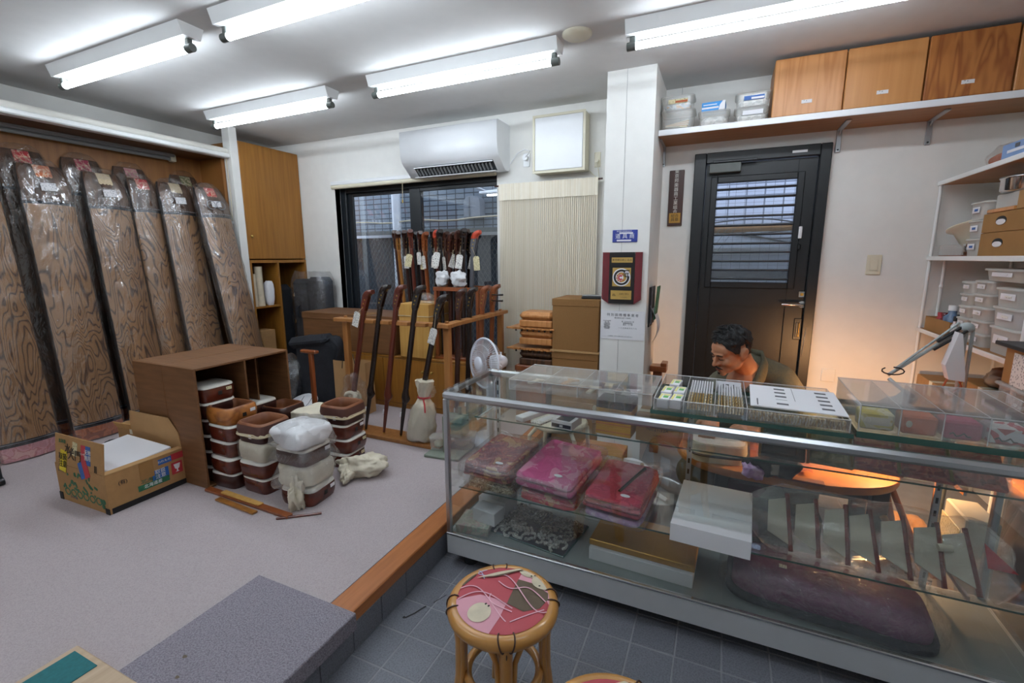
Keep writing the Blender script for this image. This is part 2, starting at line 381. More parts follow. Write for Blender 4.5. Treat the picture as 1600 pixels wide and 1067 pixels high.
def dup(root, loc, rz=None, label=None, group=None, rot=None):
    def cp(o, par):
        c = o.copy(); C.objects.link(c)
        if par: c.parent = par
        for ch in kids.get(o, ()): cp(ch, c)
        return c
    kids = {}
    for o in C.objects:
        if o.parent: kids.setdefault(o.parent, []).append(o)
    r = cp(root, None); r.location = loc
    if rz is not None: r.rotation_euler = (0, 0, rz)
    if rot: r.rotation_euler = rot
    if label: r['label'] = label
    if group: r['group'] = group
    return r
def kid(o, name): return [c for c in C.objects if c.parent == o and c.name.split('.')[0] == name]
def crumple(c, r, m, seed=0, amp=.12, ns=9, e=.6, nu=44, nv=28, fold=(1, 1, 1)):
    """a crushed bag or cloth bundle: superellipsoid with ridged folds"""
    b = B(); b.ell((0, 0, 0), r, m, nu, nv, e=e); s0 = Vector((seed*2.3, seed*1.1, -seed)); out = []
    for p in b.v:
        q = Vector(p); w_ = Vector((q.x*fold[0], q.y*fold[1], q.z*fold[2])); d = 0
        for k, (f, a) in enumerate(((.5, 1.0), (1.0, .7), (2.1, .4))): d += a*(.45-abs(noise.noise(w_*ns*f+s0*(k+1)))*2.4)
        q *= 1+amp*d; q.z = max(q.z, -r[2]); out.append((q.x+c[0], q.y+c[1], q.z+c[2]))
    b.v = out; return b
def wrinkle(b, amp, ns, seed=0, fold=(1, 1, 1)):
    out = []; s0 = Vector((seed*2.3, seed*1.1, -seed))
    for p in b.v:
        q = Vector(p); d = 0
        for k, (f, a) in enumerate(((1.0, 1.0), (2.1, .55))): d += a*(.45-abs(noise.noise(Vector((q.x*fold[0], q.y*fold[1], q.z*fold[2]))*ns*f+s0*(k+1)))*2.4)
        r_ = math.hypot(q.x, q.y) or 1; out.append((q.x+q.x/r_*amp*d, q.y+q.y/r_*amp*d, q.z))
    b.v = out; return b
def text(s, size, m, T, depth=.0004, align='CENTER'):
    """text as a thin mesh, added by its own object; T maps text plane (x right, y up) to local space"""
    cu = bpy.data.curves.new('t', 'FONT'); cu.body = s; cu.size = size; cu.align_x = align; cu.align_y = 'CENTER'; cu.extrude = depth; cu.resolution_u = 2
    o = bpy.data.objects.new('t', cu); me = bpy.data.meshes.new_from_object(o)
    bpy.data.objects.remove(o); bpy.data.curves.remove(cu)
    me.transform(T); me.materials.clear(); me.materials.append(M[m]); return me
FRONT = Matrix.Rotation(R(90), 4, 'X')                                   # faces -Y, reads left to right along +X
SIDEX = Matrix.Rotation(R(90), 4, 'Z') @ FRONT                           # faces +X
SIDEN = Matrix.Rotation(R(-90), 4, 'Z') @ FRONT                          # faces -X
def at(T, x, y, z): return Matrix.Translation((x, y, z)) @ T
def ribbon(b, pts, w, n, th, m, loop=False):
    n = Vector(n).normalized(); P_ = [Vector(p) for p in pts]; L = len(P_); rg = []
    for i, p in enumerate(P_):
        t_ = (P_[(i+1) % L if loop else min(i+1, L-1)]-P_[i-1 if (loop or i) else 0]).normalized(); s = t_.cross(n).normalized()
        rg.append([tuple(p+s*w*a+n*th*c) for a, c in ((-1, 0), (1, 0), (1, 1), (-1, 1))])
    return b.loft(rg, m, False, not loop, True, None, loop)
def rod(b, p, q, r, m, n=8): return b.tube([p, q], r, m, n)
def wob(p, a, s, seed=0):
    q = Vector(p)*s+Vector((seed*3.1, seed*1.3, seed*.7)); return Vector((noise.noise(q), noise.noise(q+Vector((9, 0, 0))), noise.noise(q+Vector((0, 9, 0)))))*a
# ------------------------------------------------------------------ setting
CE = 2.49
b = B()
for x0, x1, y0, y1, z0, z1 in ((-4.40, -3.43, 3.5, 3.62, 0, CE), (-3.43, -1.71, 3.5, 3.62, 2.06, CE), (-3.43, -1.71, 3.5, 3.62, 0, .45),
                               (-1.71, -.223, 3.5, 3.62, 0, CE), (-.223, .549, 3.5, 3.62, 2.056, CE), (.549, 1.57, 3.5, 3.62, 0, CE)):
    b.box(x0, x1, y0, y1, z0, z1, 'wall')
wb = struct('wall_back', b)
sm = B().box(-3.633, -3.63, 3.4985, 3.5, .2, CE, 'grey'); sm2 = B().box(-.33, -.3285, 3.4985, 3.5, 2.17, CE, 'inkg')
struct('wallpaper_seam', sm2, wb)
struct('wall_left', B().box(-4.39, -4.27, -1.3, 3.5, 0, CE, 'wall').box(-3.97, -3.88, 2.80, 2.868, .16, CE, 'wall'))
struct('wall_right', B().box(1.45, 1.57, -1.3, 3.5, 0, CE, 'wall'))
struct('wall_front', B().box(-4.39, 1.57, -1.42, -1.3, 0, CE, 'wall'))
struct('ceiling', B().box(-4.39, 1.57, -1.42, 3.62, CE, CE+.1, 'ceil'))
pl = struct('wall_pillar', B().box(-.72, -.43, 3.02, 3.5, 0, CE, 'wall'))
struct('wallpaper_seam', B().box(-.60, -.599, 3.0185, 3.02, 0, CE, 'inkg'), pl)
fl = struct('floor', B().box(-1.12, 1.57, -1.42, 3.62, -.1, -.0014, 'grout'))
tb = B().box(-.0745, .0745, -.0745, .0745, -.012, 0, 'tile', .0025); tm = tb.mesh('tile')
tm2 = B().box(-.0745, .0745, -.0745, .0745, -.012, 0, 'tile2', .0025).mesh('tile')
for i in range(17):
    for j in range(17):
        x, y = -1.054+i*.152, .524+j*.152
        o = part('tile', tm if random.random() < .6 else tm2, fl, loc=(x, y, random.uniform(-.0006, .0004)), rot=(0, 0, random.choice((0, R(90), R(180)))))
pf = struct('floor_platform', B().box(-4.27, -1.21, -1.3, 3.5, 0, .16, 'carpet').box(-1.21, -1.114, -1.3, 3.5, 0, .11, 'grout'))
sb = B(); ribbon(sb, [(-.845, 1.137, .0006), (-.838, 1.150, .0006), (-.825, 1.172, .0006), (-.815, 1.200, .0006), (-.806, 1.222, .0006)], .0035, (0, 0, 1), .0003, 'ink'); ribbon(sb, [(-.845, 1.137, .0006), (-.856, 1.139, .0006)], .005, (0, 0, 1), .0003, 'ink'); ribbon(sb, [(-.79, 1.25, .0006), (-.765, 1.31, .0006)], .0015, (0, 0, 1), .0003, 'ink')
part('scuff_mark', sb, fl, 'black scuff mark', loc=(-.195, .135, 0))
rt = B().box(-.006, 0, -.0745, .0745, 0, .108, 'tile', .002).mesh('riser_tile')
for j in range(17): part('riser_tile', rt, pf, loc=(-1.108, .504+j*.152+.035, 0))
struct('trim_1', B().box(-1.21, -1.106, -1.3, 3.5, .109, .1605, 'trimw', .004))
# exterior seen through window and door
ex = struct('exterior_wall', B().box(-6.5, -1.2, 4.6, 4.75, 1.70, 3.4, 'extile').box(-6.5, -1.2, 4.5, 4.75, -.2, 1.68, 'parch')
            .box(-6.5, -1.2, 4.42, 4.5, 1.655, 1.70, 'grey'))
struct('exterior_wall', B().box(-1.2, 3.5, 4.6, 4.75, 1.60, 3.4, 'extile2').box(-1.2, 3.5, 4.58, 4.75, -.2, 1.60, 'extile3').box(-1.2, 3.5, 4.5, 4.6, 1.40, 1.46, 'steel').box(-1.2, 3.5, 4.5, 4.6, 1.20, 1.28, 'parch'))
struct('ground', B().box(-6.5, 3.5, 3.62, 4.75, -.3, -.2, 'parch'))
b = B()
for k in range(75):       # chain-link fence low outside the window
    x = -4.9+k*.055
    b.tube([(x, 4.36, .3), (x+.9, 4.36, 1.62)], .0022, 'grey', 3, False); b.tube([(x+.9, 4.365, .3), (x, 4.365, 1.62)], .0022, 'grey', 3, False)
b.box(-5, -.9, 4.35, 4.38, 1.62, 1.65, 'steel')
solo('chain_link_fence', 'grey chain link fence outside the window, behind the instruments', 'fence', b, kind='thing')
solo('drain_pipe', 'white vertical drain pipe outside the window left half', 'pipe', B().tube([(-3.46, 4.45, .2), (-3.46, 4.45, 3.3)], .05, 'white', 14))
b = B()
hp = [(-.098, 0), (.098, 0), (.098, .14), (.09, .18), (.06, .208), (0, .218), (-.06, .208), (-.09, .18), (-.098, .14)]
M['hood'] = mat('hood_metal', '9aa0a6', .4, .3)
b.prism(hp, -.06, .06, 'hood', 'y')
v = thing('vent_hood', 'grey metal vent hood on the tiled wall outside the window', 'vent', (-2.49, 4.535, 1.822)); part('hood', b, v); part('rib', B().box(-.03, -.022, -.067, -.06, 0, .2, 'steel'), v)
pts = [(-4.2+.17*k, 4.44, 1.80+.012*math.sin(k*1.3)+(.05 if k > 11 else 0)*min(1, (k-11)/4)) for k in range(18)]
solo('outdoor_cable', 'cream cable sagging along the wall outside the window', 'cable', B().tube(pts, .009, 'cord', 6))
solo('conduit', 'thin grey conduit running slanted outside the window top right', 'pipe', B().tube([(-2.75, 4.5, 2.30), (-2.62, 4.5, 2.20), (-2.2, 4.5, 2.02)], .014, 'steel', 8))
solo('outdoor_lamp_tube', 'short white tube fixed outside beside the vent hood', 'pipe', B().tube([(-2.4, 4.5, 2.06), (-1.9, 4.5, 2.08)], .02, 'white', 10))
b = B()
for k in range(5): b.tube([(-.6+.12*q, 4.57, 1.66+.02*k+.05*math.sin(q*.5+k)-.012*q) for q in range(14)], .006, 'dgrey', 5)
solo('overhead_cables', 'dark bundle of cables outside the door glass', 'cable', b)
solo('awning_pipe', 'pale rusty pipe crossing outside the door glass', 'pipe', B().tube([(-.7, 4.4, 1.60), (1.2, 4.4, 1.63)], .03, 'boxk', 10))
# window_1
b = B()
for x0, x1, z0, z1 in ((-3.43, -3.36, .45, 2.06), (-1.722, -1.71, .45, 2.06), (-3.36, -1.722, 2.0, 2.06), (-3.36, -1.722, .45, .52)): b.box(x0, x1, 3.56, 3.64, z0, z1, 'frame', .004)
w1 = struct('window_1', b)
for nm, x0, x1, yy in (('sash', -3.36, -2.50, 3.60), ('sash', -2.62, -1.722, 3.575)):
    q = B(); z0, z1 = .52, 2.0
    l, r = (.06, .075) if x0 < -3 else (.115, .012)
    q.box(x0, x0+l, yy-.012, yy+.012, z0, z1, 'frame', .003).box(x1-r, x1, yy-.012, yy+.012, z0, z1, 'frame', .003).box(x0+l, x1-r, yy-.012, yy+.012, z1-.03, z1, 'frame', .003).box(x0+l, x1-r, yy-.012, yy+.012, z0, z0+.06, 'frame', .003)
    s = struct(nm, q, w1); struct('pane', B().box(x0+l-.004, x1-r+.004, yy-.002, yy+.002, z0+.05, z1-.02, 'wglass'), s)
struct('reveal', B().box(-3.432, -3.43, 3.5, 3.56, .45, 2.06, 'wall'), w1)
rb = thing('roller_blind', 'white rolled-up roller blind cassette above the window', 'blind', (-2.57, 3.47, 2.05))
part('cassette', B().box(-.87, .87, -.02, .05, .012, .05, 'whitep', .008), rb)
part('roll', B().tube([(-.865, .0, .0), (.865, .0, .0)], .02, 'cream', 12), rb)
part('cord', B().tube([(-.03, -.025, -.01), (-.035, -.025, -.16)], .0025, 'cord', 5).cyl(-.035, -.025, -.185, -.16, .007, 'brass', 8), rb)
# door_1
b = B()
for x0, x1, z0, z1 in ((-.223, -.150, 0, 2.056), (.49, .549, 0, 2.056), (-.150, .49, 1.99, 2.056)): b.box(x0, x1, 3.465, 3.61, z0, z1, 'black', .004)
d1 = struct('door_1', b)
b = B(); X0, X1 = -.148, .488; GX0, GX1, GZ0, GZ1 = -.074, .385, 1.215, 1.865
b.box(X0, GX0, 3.5, 3.535, .01, 1.985, 'black', .002).box(GX1, X1, 3.5, 3.535, .01, 1.985, 'black', .002).box(GX0, GX1, 3.5, 3.535, GZ1, 1.985, 'black').box(GX0, GX1, 3.5, 3.535, 1.06, GZ0, 'black').box(GX0, GX1, 3.513, 3.53, .15, 1.06, 'black').box(GX0, GX1, 3.5, 3.535, .01, .15, 'black')
leaf = struct('door_leaf', b, d1)
q = B()
for x0, x1, z0, z1 in ((GX0-.04, GX0, GZ0-.04, GZ1+.04), (GX1, GX1+.04, GZ0-.04, GZ1+.04), (GX0, GX1, GZ1, GZ1+.04), (GX0, GX1, GZ0-.04, GZ0)): q.box(x0, x1, 3.49, 3.503, z0, z1, 'black', .004)
struct('glazing_frame', q, d1)
struct('pane', B().box(GX0, GX1, 3.524, 3.528, GZ0, GZ1, 'wglass'), leaf)
q = B()
for k in range(9): q.box(GX0+.004+k*.056, GX0+.0055+k*.056, 3.5285, 3.53, GZ0, GZ1, 'dgrey')
for k in range(20): q.box(GX0, GX1, 3.5285, 3.53, GZ0+.01+k*.034, GZ0+.0112+k*.034, 'dgrey')
o = struct('wire_mesh', q, leaf); o['kind'] = 'stuff'
sl = B().box(GX0, GX1, -.016, .004, -.005, .005, 'black', .002).mesh('louver_slat')
for k in range(11): part('louver_slat', sl, leaf, loc=(0, 3.508, GZ0+.02+k*.0585), rot=(R(-18), 0, 0))
h = B().cyl(0, 0, 0, .012, .022, 'chrome', 16, T=at(Matrix.Rotation(R(90), 4, 'X'), .478, 3.5, 1.078)); h.tube([(.478, 3.488, 1.078), (.478, 3.45, 1.078), (.465, 3.446, 1.078), (.36, 3.45, 1.076)], .009, 'chrome', 8)
struct('lever_handle', h, d1); struct('lock', B().box(.455, .49, 3.488, 3.5, 1.12, 1.165, 'chrome', .006).cyl(0, 0, 0, .006, .01, 'brass', 12, T=at(Matrix.Rotation(R(90), 4, 'X'), .472, 3.488, 1.142)), d1)
q = B(); q.box(.445, .49, 3.492, 3.5, .845, .985, 'black', .004).box(.455, .48, 3.489, 3.492, .86, .965, 'black').box(.459, .464, 3.478, 3.489, .865, .96, 'chrome', .002).box(.471, .476, 3.478, 3.489, .865, .96, 'brass', .002)
struct('pull_plate', q, d1)
struct('sensor', B().box(.418, .438, 3.485, 3.5, 1.495, 1.57, 'whitep', .003), d1)
struct('latch_knob', B().box(.42, .436, 3.47, 3.5, 1.425, 1.46, 'black', .004), d1)
struct('door_closer', B().box(-.13, .06, 3.45, 3.5, 1.925, 1.985, 'grey', .004).box(-.11, .15, 3.44, 3.46, 1.985, 2.0, 'black', .003), d1)
struct('frame_label', B().box(.34, .42, 3.463, 3.466, 2.012, 2.026, 'whitep'), d1)
ch = B()
for k in range(26): ch.ell((.512-.0005*k, 3.462, .93-.0075*k), (.0022, .0022, .0035), 'chrome', 6, 4)
o = struct('ball_chain', ch, d1)
# outlets, switches
def plate(name, label, x, z, wd=.07, h=.118, m='cream', face='y', y=3.5):
    t = thing(name, label, 'switch' if 'switch' in name else 'outlet', (x, y, z)); part('plate', B().box(-wd/2, wd/2, -.008, 0, -h/2, h/2, m, .003), t); return t
t = plate('wall_switch', 'cream switch plate on the wall right of the black door', .83, 1.33, .075, .12)
part('rocker', B().box(-.02, .02, -.011, -.008, -.035, .035, 'cream', .002), t)
t = plate('wall_outlet', 'pale blank plate low on the wall beside the door', .665, .625, .075, .085, 'wall')
t = plate('wall_outlet', 'white outlet with the air conditioner plug below its cable', -1.45, 2.13, .055, .10, 'whitep')
part('plug', B().cyl(0, 0, 0, .035, .02, 'whitep', 12, T=at(Matrix.Rotation(R(90), 4, 'X'), 0, -.008, .012)), t)
part('cable', B().tube([(.0, -.04, .012), (.03, -.055, .03), (.045, -.05, .055), (.0, -.045, .07), (-.06, -.04, .05), (-.13, -.02, -.02)], .004, 'whitep', 6), t)
t = plate('wall_outlet', 'cream outlet with a plug right of the white light box', -.89, 2.085, .045, .105)
part('plug', B().cyl(0, 0, 0, .03, .014, 'cream', 10, T=at(Matrix.Rotation(R(90), 4, 'X'), 0, -.008, -.01)), t)
part('cable', B().tube([(0, -.03, -.015), (.012, -.03, -.06), (.02, -.012, -.15), (-.02, -.008, -.11), (-.06, -.012, -.07)], .003, 'cream', 6), t)
# ceiling
t = thing('smoke_detector', 'cream round ceiling detector plate near the pillar', 'detector', (-.75, 2.47, CE))
part('body', B().lathe([(.075, 0), (.075, -.008), (.06, -.018), (.0, -.022)][::-1], 'cream', 28), t)
def fixture(label, x, y):
    t = thing('ceiling_light', label, 'ceiling light', (x, y, CE), 0, 'fluorescent battens on the ceiling')
    L = .615
    b = B(); b.loft([[(sx, sy, sz) for sy, sz in ((-.062, 0), (-.042, -.058), (.042, -.058), (.062, 0))] for sx in (-L, L)], 'white', False)
    part('housing', b, t)
    part('tube', B().tube([(-.575, 0, -.1), (.575, 0, -.1)], .0163, 'tube', 14), t)
    for s in (-1, 1):
        k = B().box(s*.585-.014, s*.585+.014, -.012, .012, -.1, -.058, 'grey', .003); k.tube([(s*.57, 0, -.1), (s*.612, 0, -.1)], .0195, 'grey', 12)
        part('lamp_holder', k, t)
for lb, x, y in (('lit fluorescent batten over the koto row, far left', -3.02, 1.60), ('lit fluorescent batten cut off by the top edge of the photo', -1.575, 1.60),
                 ('lit fluorescent batten nearest the tall wooden cabinet', -3.05, 2.52), ('lit fluorescent batten in front of the air conditioner', -1.465, 2.50),
                 ('lit fluorescent batten right of the pillar top, above the door side', .11, 2.49), ('fluorescent batten over the counter, outside the photo', .11, 1.0),
                 ('fluorescent batten above the entrance, outside the photo', -1.5, .2), ('fluorescent batten above the carpet entrance side, outside the photo', -3.0, .2)):
    fixture(lb, x, y)
# ------------------------------------------------------------------ closet with kotos on the left
cl = thing('display_closet', 'open wood-panelled closet holding the row of wrapped kotos', 'closet', (-4.27, 1.6, .16))
part('back_panel', B().box(.001, .015, -1.6, -.098, 0, 2.09, 'panel'), cl); part('back_panel', B().box(.001, .015, -.096, 1.17, 0, 2.09, 'panel'), cl)
part('side_panel', B().box(.002, .30, 1.17, 1.195, 0, 2.09, 'panel'), cl)
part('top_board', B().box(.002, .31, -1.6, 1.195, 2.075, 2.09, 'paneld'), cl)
q = B().box(.31, .39, -1.6, 1.192, 2.072, 2.106, 'white', .008); part('front_rail', q, cl)
q = B().tube([(.345, -1.6, 2.128), (.345, 1.19, 2.128)], .026, 'skin', 12); part('rolled_blind', q, cl)
part('blind_cord', B().tube([(.36, 1.175, 2.07), (.365, 1.178, 1.75), (.36, 1.172, 1.55)], .003, 'cord', 5).cyl(.36, 1.172, 1.53, 1.55, .009, 'whitep', 8), cl)
M['tubgrey'] = mat('grey_batten', '8c8d8d', .5)
t = thing('unlit_tube_light', 'unlit grey fluorescent batten inside the top of the koto closet', 'light', (-4.20, 2.0, 2.212))
part('housing', B().box(-.03, .03, -.63, .52, .0, .03, 'tubgrey', .006), t)
part('tube', B().tube([(0, -.6, -.014), (0, .49, -.014)], .015, 'tubgrey', 12), t); part('lamp_holder', B().box(-.022, .022, .49, .53, -.034, .02, 'cream', .004), t)

def koto(label, loc, lean, roll, lab, L=1.84, w=.265, wd='burl', foot='kfoot', rz=0, tag=True, sleeve='wrap', studs=True, rings=False):
    t = thing('koto', label, 'koto', loc, 0, 'kotos standing in the closet', rot=(roll, -lean, rz))
    def ring(z, ww, th, bl, xo=0):
        n = 10; a = [(xo+th+bl*(1-(2*k/n-1)**2), -ww/2+ww*k/n, z) for k in range(n+1)]
        return a+[(xo, ww/2, z), (xo, -ww/2, z)]
    zb = L-.26
    rg = [ring(z, w*(1.06-.10*z/L), .045, .032) for z in (.09, .3, .7, 1.1, 1.4, zb)]
    b = B(); b.loft(rg, wd, True, True, True, mf=lambda i, j: M[wd] if j < 10 else M['kside']); part('body', b, t)
    b = B(); rg = [ring(zb, w*.975, .047, .034), ring(zb+.018, w*.972, .047, .034)]; b.loft(rg, 'kband', True); part('bridge_band', b, t)
    if studs:
        b = B()
        for k in range(13):
            y = -w*.45+w*.9*k/12; b.ell((.047+.035*(1-(2*y/w)**2), y, zb+.027), (.004, .005, .004), 'kband2', 6, 4)
        part('string_holes', b, t)
    rg = [ring(zb+.018+u*.242, w*(.97-.10*u*u-.35*max(0, u-.8)), .046-.020*u*u, .034-.012*u-.02*max(0, u-.75), -.02*u*u) for u in (0, .2, .4, .6, .75, .88, 1.0)]
    b = B(); b.loft(rg, 'burld', True, mf=lambda i, j: M['burld'] if j < 10 else M['kside']); part('head_end', b, t)
    # coloured paper hood label with a scalloped lower edge
    b = B(); n = 8
    def lp(u, v):
        y = -.042+.084*u; zz = zb+.255-.075*v-(.008*abs(math.sin(u*math.pi*4)) if v > .9 else 0); uu = (zz-zb-.018)/.242
        xo = -.02*uu*uu; th = .046-.020*uu*uu; bl = .034-.012*uu-.02*max(0, uu-.75)
        return (xo+th+bl*(1-(2*y/w)**2)+.003, y, zz)
    b.grid(lp, 12, 5, lab); part('hood_label', b, t, 'coloured paper hood label')
    if rings: part('ring_ornament', B().tube([(.083, -.045+.035*math.cos(a), zb+.10+.035*math.sin(a)) for a in [2*math.pi*k/20 for k in range(20)]], .003, 'kband2', 5, loop=True).tube([(.083, .035+.035*math.cos(a), zb+.10+.035*math.sin(a)) for a in [2*math.pi*k/20 for k in range(20)]], .003, 'kband2', 5, loop=True), t, 'pale ring ornaments')
    if tag: part('price_tag', B().box(.078, .081, -.036, .044, zb+.085, zb+.135, 'klabel', T=Matrix.Translation((0, 0, zb+.11)) @ Matrix.Rotation(R(4), 4, 'X') @ Matrix.Translation((0, -.004, -zb-.11))), t, 'white price tag')
    rg = [ring(z, w*1.03, .05, .034) for z in (.088, .118)]; b = B(); b.loft(rg, 'kband', True); part('tail_band', b, t)
    b = B(); b.loft([ring(.108, w*1.045, .053, .036), ring(.112, w*1.045, .053, .036)], 'kband2'); part('silver_line', b, t)
    b = B(); b.loft([ring(0, w*1.0, .05, .03), ring(.088, w*1.03, .05, .032)], foot, False); part('tail_cover', b, t, 'patterned tail cover')
    b = B(); sd = len(label); rg = []
    for k in range(56):
        z = -.002+(L+.04)*k/55; u = max(0, (z-zb)/.26); r = ring(z, w*(1.12-.08*z/L-.14*max(0, u-.3)-.22*max(0, u-.93)*8), .058-.018*u*u, .032-.01*u, -.006-.02*u*u)
        rg.append([tuple(Vector(p)+wob(p, .009 if i < 11 else .003, 14, sd)+wob(p, .004, 45, sd+2)) for i, p in enumerate(r)])
    b.loft(rg, sleeve, True, False); b.add(rg[-1], [tuple(range(len(rg[-1])))], sleeve, True); part('plastic_sleeve', b, t, 'clear wrinkled plastic sleeve')
    return t
lc = {}
for k, c in dict(red='b8343a', orange='b8653f', cream='bca98a', crimson='a02a4a', rose='c07a86', green='6c7048', tan='a98a66').items(): lc[k] = multi('hood_'+k, [c, c, 'c8b49a', c], 40, .5, bmp=0, interp='LINEAR'); M['hood_'+k] = lc[k]
for lb, loc, lean, roll, hood, kw in (
    ('leftmost wrapped koto, cut off by the left photo edge, pink tail cover', (-3.945, 1.262, .162), R(5.6), 0, 'hood_orange', {}),
    ('wrapped koto with orange hood label and white tag, second in the front row', (-3.945, 1.62, .162), R(5.6), 0, 'hood_orange', dict(foot='kfooto', w=.265)),
    ('wrapped koto with cream hood label, third in the front row', (-3.945, 1.955, .162), R(5.6), 0, 'hood_cream', dict(foot='kfooto', w=.255)),
    ('half hidden wrapped koto squeezed behind the fourth front koto', (-3.99, 2.21, .162), R(5), 0, 'hood_red', dict(w=.20, tag=False)),
    ('wrapped koto with pale hood label, bluish sleeve, fourth in the front row', (-3.88, 2.42, .162), R(7), 0, 'hood_cream', dict(w=.26)),
    ('rightmost wrapped koto with ring ornaments, leaning against the white post', (-3.66, 2.66, .162), R(10.5), R(1), 'hood_red', dict(w=.25, wd='burl', foot='kfooto', rings=True)),
    ('wrapped koto with red hood label standing in the back row, leftmost', (-4.238, 1.58, .162), R(.3), 0, 'hood_red', dict(L=1.93, w=.26, wd='burld', foot='kfooto')),
    ('wrapped koto with crimson hood label standing in the back row', (-4.238, 1.90, .162), R(.3), 0, 'hood_crimson', dict(L=1.93, w=.25, wd='burld', foot='kfooto', tag=False)),
    ('wrapped koto with rose hood label standing in the back row', (-4.238, 2.20, .162), R(.3), 0, 'hood_rose', dict(L=1.92, w=.24, wd='burld', tag=False)),
    ('wrapped koto with olive hood label, rightmost of the back row', (-4.238, 2.60, .162), R(.3), 0, 'hood_green', dict(L=1.92, w=.24, wd='burld', tag=False))):
    koto(lb, loc, lean, roll, hood, **kw)
# tall cabinet in the corner
cb = thing('tall_cabinet', 'tall orange-brown wooden cabinet in the corner by the window', 'cabinet', (-4.268, 2.872, .162))
D = .388; W = .622; H = 2.228
part('side_panel', B().box(0, D-.02, 0, .018, 0, H, 'cab'), cb); part('side_panel', B().box(0, D-.02, W-.018, W, 0, H, 'cab'), cb)
part('top_panel', B().box(0, D-.02, .018, W-.018, H-.018, H, 'cab'), cb); part('back_panel', B().box(0, .01, .018, W-.018, 0, H-.018, 'paneld'), cb)
d = part('door', B().box(D-.02, D, 0, W, 1.225, H, 'cab', .003), cb); part('knob', B().ell((D+.012, .04, 1.425), (.012, .012, .012), 'brass', 12, 8), d)
part('frame_rail', B().box(0, D, .0, W, 1.19, 1.215, 'cab'), cb); part('divider', B().box(0, D-.002, .285, .303, 0, 1.19, 'cab'), cb)
part('frame_stile', B().box(D-.02, D, 0, .018, 0, 1.19, 'cab'), cb); part('frame_stile', B().box(D-.02, D, W-.018, W, 0, 1.19, 'cab'), cb)
part('shelf', B().box(.01, D-.004, .018, .285, .775, .79, 'cab'), cb); part('shelf', B().box(.01, D-.004, .018, .285, .32, .335, 'cab'), cb)
part('base_panel', B().box(0, D-.03, .018, W-.018, 0, .02, 'cab'), cb)
def roll(label, x, y, z, h, r, m='paper'):
    b = B(); n = 14
    b.loft([[(r*(1+.1*math.sin(3*a+z0*9))*math.cos(a), r*(1+.1*math.cos(2*a+z0*7))*math.sin(a), z0) for a in [2*math.pi*k/n for k in range(n)]] for z0 in [h*q/8 for q in range(9)]], m)
    return solo('paper_roll', label, 'roll', b, (x, y, z), group='rolls in the tall cabinet')
M['rollp'] = mat('cream_sheet', 'c9bda6', .7, var=.15, vs=14)
roll('thin cream roll at the left of the tall cabinet shelf', -3.93, 2.925, .952, .30, .024, 'rollp')
roll('thick stained cream roll standing in the tall cabinet', -3.94, 2.99, .952, .365, .036, 'rollp')
b = B(); b = crumple((0, 0, .12), (.038, .04, .12), 'paper', 4, .1, 12); solo('white_bundle', 'white paper bundle beside the rolls in the tall cabinet', 'bundle', b, (-3.94, 3.085, .948))
b = B(); b.box(-.07, .07, -.10, .10, 0, .95, 'blackf', .05); solo('black_case', 'tall black soft case standing inside the right bay of the cabinet', 'case', b, (-4.03, 3.30, .185))
solo('brown_carton', 'small brown carton low in the left bay of the tall cabinet', 'box', B().box(-.08, .08, -.09, .09, 0, .22, 'carton', .003), (-3.98, 2.99, .50))
t = thing('instrument_case', 'black hard case in clear plastic standing beside the tall cabinet', 'case', (-3.655, 3.33, .162), R(3))
b = B(); b.box(-.19, -.03, -.07, .1, .0, 1.03, 'blackf', .035); b.box(-.02, .19, -.05, .12, .0, 1.05, 'blackf', .035); part('shell', b, t)
b = B()
for z in (.35, .62, .88): b.box(-.165, -.14, -.078, -.07, z-.02, z+.02, 'chrome', .004)
part('latch', b, t); part('handle', B().tube([(-.09, -.07, .78), (-.09, -.1, .76), (-.09, -.1, .68), (-.09, -.07, .66)], .008, 'blackf', 8), t)
b = B(); rg = []
for k in range(16):
    z = 1.10*k/15; s = 1 if k < 14 else .93-.2*(k-14)
    rg.append([tuple(Vector((.215*s*math.copysign(abs(math.cos(a))**.4, math.cos(a)), .03+.115*s*math.copysign(abs(math.sin(a))**.4, math.sin(a)), z))+wob((math.cos(a)*.2, math.sin(a)*.2, z), .018, 9)) for a in [2*math.pi*j/22 for j in range(22)]])
b.loft(rg, 'wrapb', True, False); b.add(rg[-1], [tuple(range(22))], 'wrapb', True); part('plastic_bag', b, t, 'clear plastic bag over the case')
# bags on the floor between the cabinet and the rack
def blob(c, r, m, seed=0, nz=.22, ns=5, e=.7, nu=26, nv=18): return B().ell(c, r, m, nu, nv, nz=nz, ns=ns, seed=seed, e=e)
b = B(); b.ell((0, 0, .30), (.24, .075, .30), 'blackf', 26, 18, nz=.10, ns=6, seed=3, e=.45)
b.box(-.22, .22, -.10, .06, .50, .60, 'blackf', .04, T=Matrix.Rotation(R(-8), 4, 'Y'))
t = thing('black_bag', 'large black folded fabric bag standing left of the shamisen rack', 'bag', (-3.02, 2.80, .162)); part('body', b, t); part('strap', B().tube([(.1, -.06, .55), (.2, -.08, .60), (.26, -.06, .52), (.22, -.06, .40)], .01, 'blackf', 6), t)
t = thing('plastic_bundle', 'dark bundle in a clear bag with a white label, left of the black bag', 'bundle', (-3.40, 2.72, .162))
part('bundle', blob((0, 0, .17), (.19, .09, .17), 'blackf', 5), t); part('bag', blob((0, 0, .20), (.215, .115, .215), 'wrapb', 9, .25), t); part('label', B().box(-.12, -.06, -.124, -.122, .17, .3, 'paper', T=Matrix.Rotation(R(-6), 4, 'Y')), t)
t = thing('paper_bag', 'tan paper carrier bag standing behind the rack left post', 'bag', (-2.66, 2.78, .162), R(2))
